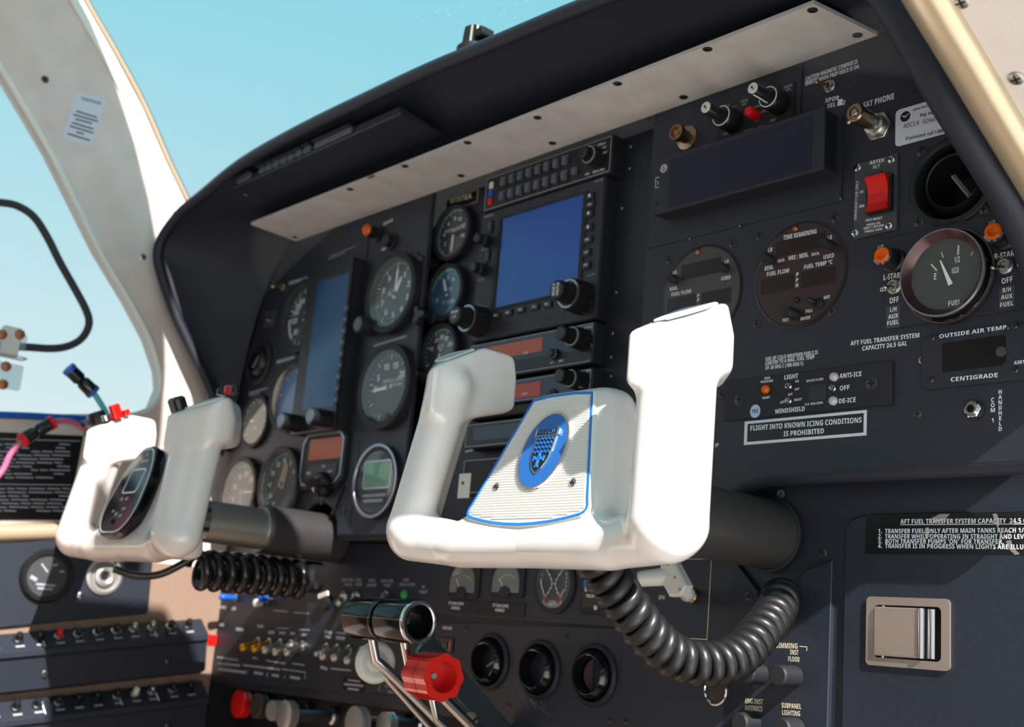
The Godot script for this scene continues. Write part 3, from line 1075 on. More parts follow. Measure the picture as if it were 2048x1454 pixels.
func panels() -> void:
	# the three fields of the main panel
	var vent := pz(1905, 362, 0)
	var cp := thing("instrument_panel", "black right-seat instrument panel field with fuel instruments and placards", "instrument panel", Vector3(50, -20, 0))
	var outl := [Vector2(-111, 130), Vector2(100, 130), Vector2(135, 115), Vector2(168, 86), Vector2(192, 50), Vector2(204, 0), Vector2(210, -60), Vector2(214, -120), Vector2(214, -172), Vector2(14, -172), Vector2(2, -173.5), Vector2(-12, -178), Vector2(-24, -187), Vector2(-32, -198), Vector2(-36, -216), Vector2(-111, -216)]
	holed(cp, "plate", outl, -6, 0, [[vent.x, vent.y, 27.0]], M.panel)
	var lipp := [Vector3(212, -172, -7), Vector3(120, -172, -7), Vector3(14, -172, -7), Vector3(2, -173.5, -7), Vector3(-12, -178, -7), Vector3(-24, -187, -7), Vector3(-32, -198, -7), Vector3(-36, -216, -7)]
	part(cp, "rolled_edge", tube(Array(smooth_path(lipp, 4)), [7.0], 12), M.panel)
	var c2 := thing("instrument_panel", "black centre panel field behind the radio stack and small gauges", "instrument panel", Vector3(-255, -40, ZC))
	poly_prism(c2, "plate", [Vector2(-402, 130), Vector2(-113, 130), Vector2(-113, -216), Vector2(-396, -216)], ZC - 4, ZC, M.panel)
	var c3 := thing("instrument_panel", "black pilot's instrument panel field with flight instruments", "instrument panel", Vector3(-580, -20, 0))
	poly_prism(c3, "plate", [Vector2(-404, 130), Vector2(-404, -209), Vector2(-505, -209), Vector2(-508, -196), Vector2(-516, -184), Vector2(-529, -177), Vector2(-543, -175), Vector2(-557, -177), Vector2(-569, -184), Vector2(-577, -196), Vector2(-580, -209), Vector2(-744, -209), Vector2(-744, -115), Vector2(-744, -80), Vector2(-738, -10), Vector2(-722, 55), Vector2(-694, 103), Vector2(-668, 128), Vector2(-655, 130)], -5, 0, M.panel, 1.0)
	part(c3, "rolled_edge", tube([Vector3(-744, -209, -6), Vector3(-580, -209, -6)], [5.0], 10), M.panel)
	part(c3, "rolled_edge", tube([Vector3(-505, -209, -6), Vector3(-404, -209, -6)], [5.0], 10), M.panel)
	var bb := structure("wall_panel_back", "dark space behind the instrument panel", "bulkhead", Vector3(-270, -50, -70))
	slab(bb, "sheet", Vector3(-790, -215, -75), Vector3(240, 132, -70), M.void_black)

func copilot_panel() -> void:
	var host: Node3D = get_node("instrument_panel")
	# printed lettering straight on the panel
	tx(host, "CAUTION MAGNETIC COMPASS IS", 1610.8, 162, 1715.4, 126.5, 8.5, 0)
	tx(host, "ERRATIC WHEN PROP DEICE IS ON.", 1610, 172, 1720, 136, 8.5, 0)
	strokes_px(host, "underline", [[1611, 164, 1637.6, 155.2, 1.2]], 0, M.print)
	tx(host, "XPDR", 1650, 206, 1678.4, 199, 9, 0)
	tx(host, "SEL →2", 1653.7, 216.5, 1690.5, 209, 9, 0)
	tx(host, "SAT PHONE", 1726, 217, 1789, 197.5, 12.5, 0)
	tx(host, "AFT FUEL TRANSFER SYSTEM", 1701, 691.3, 1839.5, 674.6, 9, 0)
	tx(host, "CAPACITY 24.5 GAL", 1724, 701.5, 1814.6, 690.8, 9, 0)
	tx(host, "USE OF COLD WEATHER FUELS IS", 1531, 722, 1636, 708, 7.5, 0)
	tx(host, "LIMITED TO A MAX. FUEL TEMP", 1530.4, 730.5, 1629.4, 717.2, 7.5, 0)
	tx(host, "OF 38 DEG C (100 DEG F)", 1530.4, 739.7, 1607, 730.5, 7.5, 0)
	tx(host, "IP", 1430, 894, 1438, 893, 7, 0)
	stacked(host, "HANDHELD", 2000.5, 788, 2000.5, 862, 8.5, 0)
	stacked(host, "COM 1", 1985.5, 804, 1986, 845, 8.5, 0)
	plate_px(host, "label_tape", [[1962, 778], [2016, 773], [2014, 867], [1966, 871]], 0, 0.08, 0.5, M.panel_low, 0.0)
	screws_px(host, [[1443.6, 788.7], [1835.5, 827.7], [1298, 240]], 0, 3.0, M.screw_black)
	screws_px(host, [[1562, 988]], 0, 3.0, M.screw_black)
	strokes_px(host, "blade_mark", [[1352, 529, 1368, 524, 1.6], [1371, 524, 1387, 521, 2.2]], 0, M.print_dim)
	# toggle next to the compass caution
	var t := thing("toggle_switch", "bare metal toggle switch above the XPDR lettering", "switch", pz(1661.8, 174, 0))
	toggle(t, "toggle", 1661.8, 174, 1630, 163, 0, 15.0, 4.6, M.steel, M.brass, 1.6)
	# sat phone connector
	var p := pz(1758, 254, 0)
	var j := thing("antenna_connector", "brass threaded connector with hex nut under the SAT PHONE lettering", "connector", p)
	part(j, "hex_nut", rod(10.5, 2.6, 0.5, 6), M.steel, p)
	var h := knob_len(1758, 254, 1708, 236, 0)
	part(j, "threaded_neck", lathe([Vector2(7.2, 2.6), Vector2(7.2, 4), Vector2(6.6, 4.4), Vector2(7.2, 4.8), Vector2(6.6, 5.4), Vector2(7.2, 6), Vector2(6.6, 6.6), Vector2(7.2, 7.2), Vector2(5.2, 8), Vector2(5.2, h * 0.5)], 20), M.steel, p)
	part(j, "barrel", lathe([Vector2(5.2, h * 0.48), Vector2(6.4, h * 0.5), Vector2(6.4, h - 1), Vector2(5.6, h), Vector2(3.6, h), Vector2(3.4, h - 1.2), Vector2(0, h - 1.2)], 20), M.brass, p)
	part(j, "centre_pin", rod(2.6, 1.6, 0.5, 14), M.steel, p + Vector3(0, 0, h - 1.3))
	part(j, "bayonet_lug", rod(1.3, 3.0, 0.4, 10), M.steel, p + Vector3(-4, -4, h - 2.5), towards(Vector3(-1, -1, 0.2)))
	# beacon registration sticker
	var rq := [[1791.5, 219], [1952, 176], [1950, 252], [1790, 293.5]]
	var st := thing("registration_sticker", "white beacon registration sticker half hidden by the glareshield edge", "sticker", pz(1830, 250, 0))
	plate_px(st, "sheet", rq, 0.02, 0.15, 3.0, M.placard_white, 0.0)
	tx(st, "www.beaconregistration.noaa.gov", 1826, 222.5, 1856, 213.5, 5.5, 0.2, M.print_dark, null, "www.beac")
	tx(st, "Reg. expires", 1839.6, 234, 1864, 228.3, 7, 0.2, M.print_dark, null, "Reg. ex")
	tx(st, "ADCC4 00A4", 1806.6, 257, 1871, 242.5, 9.5, 0.2, M.print_dark, font_m)
	tx(st, "If activated, call 1-800", 1811, 281, 1883, 265, 7, 0.2, M.print_dark, null, "If activated, call 1-80")
	var lc := pz(1810.6, 233, 0.2)
	part(st, "emblem", prism(oval(3.7, 3.7, 24), 0, 0.06), M.print_dark, lc)
	part(st, "emblem_wave", prism(PackedVector2Array([Vector2(-3.0, 1.1), Vector2(-1.2, -0.2), Vector2(0, -0.9), Vector2(1.2, 0.2), Vector2(3.0, 1.6), Vector2(1.0, 0.9), Vector2(0, 0.3), Vector2(-1.0, 0.8)]), 0, 0.06), M.placard_white, lc + Vector3(0, 0, 0.07))
	# emergency transmitter switch
	var e := thing("emergency_beacon_switch", "small grey switch plate with red rocker and four bright screws", "switch", pz(1750, 392, 0))
	plate_px(e, "plate", [[1711.4, 323.8], [1795.3, 309.4], [1793.2, 461.4], [1704.7, 476]], 0, 1.6, 0.6, M.label_tape)
	screws_px(e, [[1783, 318.7], [1715.4, 335.4], [1777.6, 450.7], [1709.8, 465.4]], 1.6, 2.7, M.chrome)
	tx(e, "ARTEX", 1739, 329.8, 1768.5, 323.6, 7.5, 1.6, M.print, font_b)
	tx(e, "ELT", 1745.5, 337.8, 1760, 335, 7.0, 1.6, M.print, font_b)
	tx(e, "TEST/RESET", 1730.7, 443.8, 1765, 437.8, 5, 1.6, M.print, font_b)
	tx(e, "PRESS ON", 1732.9, 452.6, 1761, 447.4, 4.6, 1.6)
	tx(e, "WAIT 1 SECOND", 1727, 459.5, 1768.3, 452.2, 4.6, 1.6)
	tx(e, "PRESS ARM", 1729.6, 466, 1765, 459.8, 4.6, 1.6)
	tx(e, "ON", 1720, 387, 1727, 385.5, 5.5, 1.6)
	tx(e, "ARM", 1718, 416, 1729, 414, 6, 1.6)
	var a := pz(1713.3, 440, 1.6)
	letters(e, "EMERGENCY USE ONLY", a, pz(1717.5, 361, 1.6), 6.0 * mm_per_px(a), M.print)
	var rc: Array = size_px([[1739, 358], [1777, 352], [1779, 416.6], [1737.7, 424.4]], 4.0)
	var rw: float = rc[1]
	var rh: float = rc[2]
	var rp: Vector3 = rc[0]
	part(e, "rocker_frame", ring(rrect(rw + 4, rh + 3, 1, 2), rrect(rw + 0.4, rh + 0.4, 0.6, 2), 0, 3.0), M.black, Vector3(rp.x, rp.y, 1.6))
	var rk := MB.new()
	var prof := [Vector2(-rh / 2, 2.0), Vector2(-rh / 2, 6.2), Vector2(-rh * 0.3, 4.4), Vector2(0, 3.8), Vector2(rh * 0.28, 5.0), Vector2(rh / 2 - 1.5, 8.0), Vector2(rh / 2, 8.0), Vector2(rh / 2, 2.0)]
	for i in prof.size():
		var c0: Vector2 = prof[i]
		var c1: Vector2 = prof[(i + 1) % prof.size()]
		rk.fquad(Vector3(-rw / 2, c0.x, c0.y), Vector3(rw / 2, c0.x, c0.y), Vector3(rw / 2, c1.x, c1.y), Vector3(-rw / 2, c1.x, c1.y), Vector3(0, (c0.x + c1.x) / 2, 9.0 if c0.y + c1.y > 6 else -9.0) if absf(c0.x - c1.x) > 0.1 else Vector3(0, c0.x, 0))
	var tri := Geometry2D.triangulate_polygon(PackedVector2Array(prof))
	for s in [-1.0, 1.0]:
		for i in range(0, tri.size(), 3):
			rk.ftri(Vector3(s * rw / 2, prof[tri[i]].x, prof[tri[i]].y), Vector3(s * rw / 2, prof[tri[i + 1]].x, prof[tri[i + 1]].y), Vector3(s * rw / 2, prof[tri[i + 2]].x, prof[tri[i + 2]].y), Vector3(s, 0, 0))
	part(e, "rocker", rk.mesh(), M.red_plastic, Vector3(rp.x, rp.y, 1.6), Basis.IDENTITY, "red rocker")
	part(e, "indicator", rod(1.4, 1.0, 0.4, 12), M.dial_brown, pz(1762, 346, 1.6))
	# fresh-air outlet
	var vc := pz(1905, 362, 0)
	var vt := thing("air_outlet", "round black air outlet beside the beacon sticker, vane across it", "air vent", vc)
	part(vt, "ring", lathe([Vector2(30, 0), Vector2(30, 1.2), Vector2(28.6, 2.2), Vector2(26, 2.2), Vector2(25, 0.5), Vector2(25, -40), Vector2(0, -40)], 44, 25.0), M.black_soft, vc)
	part(vt, "eyeball", lathe([Vector2(23, -22), Vector2(22.5, -12), Vector2(20, -3), Vector2(18.2, 0.5), Vector2(17.2, 0), Vector2(17.2, -34), Vector2(0, -34)], 40, 40.0), M.black, vc)
	part(vt, "vane", rbox(3.0, 26, 1.4, 0.4, 0.2), M.grey_plastic, vc + Vector3(2, -3, -10), Basis(Vector3(0, 0, 1), 0.6) * Basis(Vector3(0, 1, 0), 0.9))
	screws_px(vt, [[1842.8, 303], [1838, 445], [1968, 419]], 0, 3.4, M.screw_black)
	# auxiliary fuel plate with gauge, two amber lamps and two toggles
	var ax := thing("auxiliary_fuel_plate", "black plate carrying the aux fuel toggles and amber test lamps", "control panel", pz(1890, 560, 0))
	var x0 := pz(1770, 660, 0)
	var x1 := pz(2046, 640, 0)
	var yt := pz(1890, 452, 0).y
	part(ax, "plate", prism(rrect(x1.x - x0.x + 16, yt - x0.y, 7, 5), 0, 1.4, 0.3), M.panel_low, Vector3((x0.x + x1.x) / 2 + 8, (yt + x0.y) / 2, 0))
	for s in [["L-START", 1766, 561, 1806, 554.5, 11.5], ["ON", 1759.7, 584, 1772.5, 582.5, 8.5], ["OFF", 1778.7, 607.5, 1798, 604, 11.5], ["R-START", 1988, 519, 2036, 510, 11.5], ["ON", 2034, 534, 2048, 531, 9.0], ["OFF", 2003, 568.5, 2026.6, 563, 11.5]]:
		tx(ax, s[0], s[1], s[2], s[3], s[4], s[5], 1.4)
	plate_px(ax, "label_tape", [[1773, 613], [1801, 609], [1799, 654], [1771, 658]], 1.4, 0.12, 0.2, M.label_tape, 0.0)
	plate_px(ax, "label_tape", [[1999, 574], [2030, 569], [2028, 613], [1997, 618]], 1.4, 0.12, 0.2, M.label_tape, 0.0)
	for s in [["L/H", 1779.7, 624.5, 1794, 622], ["AUX", 1776.7, 638.5, 1796.6, 635], ["FUEL", 1773.7, 651.6, 1798, 647.6], ["R/H", 2004.7, 585.6, 2023, 582.4], ["AUX", 2002, 599.5, 2025.4, 595.6], ["FUEL", 1999.5, 615, 2027.4, 610]]:
		tx(ax, s[0], s[1], s[2], s[3], s[4], 9, 1.55)
	toggle(ax, "toggle", 1791, 574, 1767.5, 574.8, 1.4, 11.0, 5.2, M.steel, M.steel)
	toggle(ax, "toggle", 2013, 533, 1983, 535.5, 1.4, 12.0, 5.2, M.steel, M.steel)
	for s in [[1789, 522, 1759, 500.8], [2011, 476, 1981, 455]]:
		var lp := pz(s[0], s[1], 1.4)
		var lh := 15.0
		var lamp := Node3D.new()
		lamp.name = "test_lamp"
		ax.add_child(lamp, true)
		lamp.global_position = lp * K
		part(lamp, "socket", lathe([Vector2(8.2, 0), Vector2(8.2, 2), Vector2(6.6, 3), Vector2(6.9, lh - 1.4), Vector2(7.4, lh - 1), Vector2(7.4, lh), Vector2(5.4, lh)], 26), M.black, lp)
		part(lamp, "amber_lens", lathe([Vector2(5.3, lh - 2), Vector2(5.3, lh + 0.5), Vector2(4.6, lh + 1.1), Vector2(3.2, lh + 1.2), Vector2(2.4, lh - 0.6), Vector2(0, lh - 1.0)], 24, 30.0), M.amber, lp)
		arc_letters(lamp, "PRESS TO TEST", lp + Vector3(0, 0, lh), 5.45, 205, 11.2, 1.25, false, M.print)
		arc_letters(lamp, "DIM", lp + Vector3(0, 0, lh), 5.6, 112, -13, 1.2, true, M.print)
	# aux fuel quantity gauge, deep bezel
	var gc := pz(1897, 552, 1.4)
	var g := thing("fuel_gauge", "deep-rimmed fuel quantity gauge with white needle near E", "gauge", gc)
	part(g, "bezel", lathe([Vector2(30.5, 0), Vector2(30.5, 1.2), Vector2(28.6, 2.2), Vector2(28.2, 7.5)], 48, 30.0), M.black_gloss, gc)
	part(g, "flange_ring", lathe([Vector2(30.9, 1.0), Vector2(30.7, 1.8), Vector2(29.8, 2.0), Vector2(29.6, 1.4)], 48, 60.0), M.bezel_brown, gc)
	part(g, "rim", lathe([Vector2(28.2, 7.5), Vector2(28.4, 8.6), Vector2(27.9, 9.4), Vector2(27.2, 9.4)], 48, 50.0), M.bezel_steel, gc)
	part(g, "reflector", lathe([Vector2(27.2, 9.4), Vector2(24.6, 7.0), Vector2(22.6, 4.4)], 48, 50.0), M.bezel_brown, gc)
	part(g, "dial", disc(24.0, 3.8, 40), M.dial_olive, gc)
	var dz := 5.4
	strokes_px(g, "scale", [[1862.5, 528.5, 1874, 541.5, 3.4], [1883, 504.5, 1886.6, 515.5, 2.2], [1917.5, 490.5, 1916, 510, 4], [1946, 503.5, 1941.5, 511, 2]], dz, M.print_cream)
	tx(g, "E", 1867, 560, 1873.5, 559, 13.5, dz)
	tx(g, "1/2", 1908.5, 526, 1920, 524, 12, dz)
	plate_px(g, "maker_mark", [[1904, 536], [1917.5, 533.5], [1916.5, 545], [1903.5, 547]], dz - 0.1, 0.15, 0.2, M.print_cream, 0.0)
	tx(g, "SW", 1904.8, 545, 1915.8, 543, 8.5, dz + 0.1, M.print_dark, font_b)
	tx(g, "FUEL", 1896, 612.5, 1922, 608.5, 10.5, dz)
	var n0 := pz(1901.5, 569, dz + 1)
	var n1 := pz(1881, 521, dz + 1)
	var nd := (n1 - n0)
	var sd := Vector3(-nd.y, nd.x, 0).normalized()
	part(g, "needle", prism(PackedVector2Array([Vector2(-1.5, 0), Vector2(1.5, 0), Vector2(0.35, nd.length()), Vector2(-0.35, nd.length())]), 0, 0.4), M.print, n0, Basis(Vector3(0, 0, 1), atan2(nd.y, nd.x) - PI / 2))
	part(g, "glass", disc(24.5, 4.7, 40), M.gauge_glass, gc)
	# outside air temperature unit
	var ot := thing("air_temperature_display", "black outside air temperature unit with blank dark window", "display", pz(1945, 715, 0))
	var tl := pz(1846, 676, 0)
	var br := pz(2075, 757, 0)
	part(ot, "case", prism(rrect(br.x - tl.x, tl.y - br.y, 5, 4), 0, 2.0, 0.5), M.panel_low, Vector3((tl.x + br.x) / 2, (tl.y + br.y) / 2, 0))
	plate_px(ot, "window", [[1884.6, 686], [2010, 669], [2010, 732], [1883, 744.5]], 2.0, 0.4, 1.5, M.lcd_dark)
	part(ot, "sensor_dot", rod(3.2, 0.4, 0.2, 20), M.label_tape, pz(2002, 703, 2.4))
	tx(ot, "OUTSIDE AIR TEMP.", 1877.8, 677, 2018.6, 657.3, 8, 2.0, null, font_b)
	tx(ot, "CENTIGRADE", 1900.8, 763.5, 1996.5, 754, 8.5, 2.0, null, font_b)
	tx(ot, "A301", 2028, 729.5, 2050, 726.5, 7, 2.0)
	screws_px(ot, [[1863.7, 675.3], [2029.6, 651.3], [1861.6, 759.6], [2030, 739.7]], 2.0, 2.2, M.screw_black)
	screw(host, pz(1844, 720.6, 0), 2.4, M.steel)
	# headset jack
	var jp := pz(1949, 820, 0)
	var jk := thing("headset_jack", "chrome hex-nut jack socket beside the HANDHELD lettering", "jack socket", jp)
	part(jk, "washer", lathe([Vector2(6.6, 0), Vector2(6.6, 0.8), Vector2(0, 0.8)], 24), M.black, jp)
	part(jk, "hex_nut", lathe([Vector2(5.6, 0.8), Vector2(5.6, 3.0), Vector2(4.8, 3.6), Vector2(3.9, 3.6), Vector2(3.9, 5.0), Vector2(2.6, 5.0), Vector2(2.3, 1.5), Vector2(0, 1.5)], 6), M.chrome, jp)
	part(jk, "socket", disc(2.3, 2.4, 16), M.void_black, jp)
	# windscreen de-ice control strip
	var tk := thing("deice_control_panel", "black windshield de-ice panel with three tiny toggles and lamps", "control panel", pz(1615, 780, 0))
	plate_px(tk, "plate", [[1452, 763], [1785, 720.5], [1780.5, 809], [1447, 841]], 0, 2.2, 0.6, M.black_soft)
	var z := 2.2
	for q in [[1479, 799.5], [1743.5, 767]]:
		var sp := pz(q[0], q[1], z)
		screw(tk, sp, 4.4, M.screw_black)
	for s in [["HIGH", 1528.5, 759.3, 1540.5, 757.5, 4.5], ["PRESSURE", 1521, 766.6, 1546.6, 763.3, 4.5], ["RESET", 1524.9, 798.5, 1540, 796.5, 4.5], ["ON", 1590.5, 765.4, 1598, 764.4, 5], ["OFF", 1589.6, 781.5, 1598.8, 780.2, 5], ["OFF", 1575.8, 792, 1585.6, 790.6, 5], ["LEFT", 1560, 807.3, 1570.5, 806, 5], ["RIGHT", 1588, 802.7, 1604, 800.6, 5], ["DE-ICE FLUID", 1613, 764.4, 1647, 759.9, 4.5], ["U.S. GALLONS", 1610, 811, 1646, 807.2, 4.5]]:
		tx(tk, s[0], s[1], s[2], s[3], s[4], s[5], z)
	for s in [["LIGHT", 1568, 759.5, 1596.6, 756, 9], ["WINDSHIELD", 1550, 827.5, 1610, 821.5, 9], ["ANTI-ICE", 1679, 757, 1723.6, 752, 9.5], ["OFF", 1679, 781.5, 1699.7, 779, 9.5], ["DE-ICE", 1677, 807, 1712, 803.8, 9.5]]:
		tx(tk, s[0], s[1], s[2], s[3], s[4], s[5], z)
	plate_px(tk, "fluid_window", [[1619, 771], [1653, 767], [1653, 799], [1619, 802]], z, 0.2, 0.4, M.lcd_dark, 0.0)
	for q in [[1581, 773.4, 1570, 774.5], [1580.5, 802.5, 1570, 799.5], [1669, 777.5, 1657.7, 775]]:
		toggle(tk, "toggle", q[0], q[1], q[2], q[3], z, 6.5, 2.2, M.steel, M.steel, 0.8)
	var dome := lathe([Vector2(3.1, 0), Vector2(3.1, 1.2), Vector2(2.5, 2.6), Vector2(1.3, 3.4), Vector2(0, 3.6)], 18, 60.0)
	for q in [[1669, 754], [1667.5, 802]]:
		part(tk, "indicator_lamp", dome, M.led_clear, pz(q[0], q[1], z), Basis.IDENTITY, "clear domed indicator")
	part(tk, "indicator_lamp", dome, M.amber, pz(1532.5, 779, z), Basis.IDENTITY, "amber domed indicator")
	var tc := pz(1510.5, 822.5, z)
	part(tk, "maker_badge", prism(oval(4.3, 4.7, 26), 0, 0.2), M.tks_blue, tc)
	letters(tk, "TKS", tc + Vector3(-2.9, -1.2, 0.2), tc + Vector3(2.9, -1.2, 0.2), 2.5, M.print_dark, Vector3(0, 0, 1), font_b)
	# icing placard
	var ip := thing("icing_placard", "black placard with white border, icing conditions prohibited", "placard", pz(1611, 856, 0))
	plate_px(ip, "border", [[1489, 843], [1733.5, 820], [1732.5, 869], [1488, 891.5]], 0, 0.3, 0.2, M.placard_white, 0.0)
	plate_px(ip, "field", [[1495, 848], [1727.5, 826], [1726.5, 863.5], [1494, 885.5]], 0.3, 0.08, 0.2, M.placard_black, 0.0)
	tx(ip, "FLIGHT INTO KNOWN ICING CONDITIONS", 1500, 861.6, 1723.6, 844.9, 10, 0.4)
	tx(ip, "IS PROHIBITED", 1567, 872.8, 1648.5, 866.6, 10, 0.4)
	fuel_computer()
	display_box()

func fuel_computer() -> void:
	for k in 2:
		var c := pz(1599.5, 549.5, 0) if k == 0 else pz(1402, 589, 0)
		var t := thing("fuel_flow_computer", ["brown-faced round fuel computer with TIME REMAINING lettering", "grey-faced round fuel computer behind the white yoke grip"][k], "fuel computer", c)
		part(t, "bezel", lathe([Vector2(38.5, 0), Vector2(38.5, 0.5), Vector2(36.8, 0.9), Vector2(36.2, 0.3)], 56, 20.0), M.black, c)
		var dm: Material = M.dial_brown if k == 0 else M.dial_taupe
		part(t, "face", disc(36.4, 0.45, 56), dm, c)
		var z := 0.5
		if k == 0:
			screws_px(t, [[1671, 438], [1520, 473], [1664, 623], [1514, 649]], 0, 3.3, M.screw_black)
			for q in [[[1553, 484], [1650, 463], [1649, 494], [1553, 513]], [[1521.5, 559.6], [1586, 548], [1586.7, 578], [1521.5, 590]], [[1601.5, 543.8], [1671, 532], [1670, 564], [1601.5, 575]]]:
				plate_px(t, "readout_window", q, z, 0.15, 0.3, M.led_window, 0.0)
			for s in [["TIME REMAINING", 1566.6, 480.4, 1633.9, 466.6, 9.5], ["LB", 1654.8, 480, 1664.6, 478, 8.5], ["LB", 1535.9, 504.4, 1545, 502.5, 8.5], ["INCR.", 1555.3, 525.5, 1570.3, 522.4, 6], ["HRS : MIN.", 1576.5, 521.2, 1617.5, 513.2, 9], ["DECR.", 1623, 512.2, 1640, 508.8, 5.5], ["USED", 1646.2, 518.8, 1669.2, 514.2, 8.5], ["REM.", 1529, 541.6, 1547.7, 537.8, 8.5], ["FUEL TEMP °C", 1607.6, 538.8, 1665.5, 527.2, 8.5], ["FUEL FLOW", 1532.8, 553.2, 1578.9, 544.6, 8.5], ["ADD", 1647.2, 598.8, 1660, 596, 6.5], ["FULL", 1611.3, 626, 1625.7, 623.2, 6.5], ["ENTER", 1601, 641.4, 1621, 637.6, 6.5], ["TEST", 1564.6, 644.6, 1578.3, 641.9, 6.5]]:
				tx(t, s[0], s[1], s[2], s[3], s[4], s[5], z + 0.2)
			for q in [["P", 1591.5, 553.4, 1597.5, 552.5], ["P", 1591, 564.6, 1597, 563.7], ["H", 1590.5, 575, 1597, 574]]:
				tx(t, q[0], q[1], q[2], q[3], q[4], 8, z + 0.2)
			part(t, "photo_cell", rod(1.9, 1.8, 0.6, 14), M.copper, pz(1592, 458, z))
			part(t, "push_button", rod(2.0, 2.2, 0.5, 14), M.black, pz(1593.5, 600, z))
			for q in [[1664, 492, 1645, 487], [1541, 519, 1526, 513]]:
				plain_knob(t, "selector_knob", q[0], q[1], q[2], q[3], z, 3.4, M.black_soft)
			toggle(t, "selector_lever", 1637, 607, 1613, 598, z, 9.0, 4.0, M.black_soft, M.black_soft, 1.8)
			plain_knob(t, "selector_knob", 1590, 629, 1573, 622, z, 4.0, M.black_soft)
		else:
			screws_px(t, [[1466, 488], [1338, 520]], 0, 3.3, M.screw_black)
			for q in [[[1363.6, 530.5], [1441.5, 514], [1441.5, 543.8], [1361.5, 561]], [[1334, 598], [1391, 589], [1391, 616], [1334, 626]], [[1402, 586], [1462, 574], [1462, 604], [1402, 615]]]:
				plate_px(t, "readout_window", q, z, 0.15, 0.3, M.led_window_dark, 0.0)
			for s in [["LB.", 1345.5, 548.6, 1355.8, 546.4, 6.5], ["LB.", 1448.7, 526.6, 1460, 524.4, 6.5], ["USED", 1442, 561.2, 1461.6, 557.4, 7.5], ["REM.", 1339, 582.2, 1355.8, 578.9, 7], ["FUEL FLOW", 1342.5, 593.2, 1382.7, 585.4, 7.5], ["P", 1394, 595, 1398.8, 594.1, 6.5], ["P", 1394, 603.6, 1398.8, 602.7, 6.5], ["ADD", 1450, 631, 1458, 629, 6]]:
				tx(t, s[0], s[1], s[2], s[3], s[4], s[5], z + 0.2)
			part(t, "photo_cell", rod(1.9, 1.8, 0.6, 14), M.copper, pz(1396, 505, z))
			plain_knob(t, "selector_knob", 1452, 537, 1440, 532, z, 3.4, M.black_soft)
			plain_knob(t, "selector_knob", 1352, 560, 1340, 554, z, 3.4, M.black_soft)

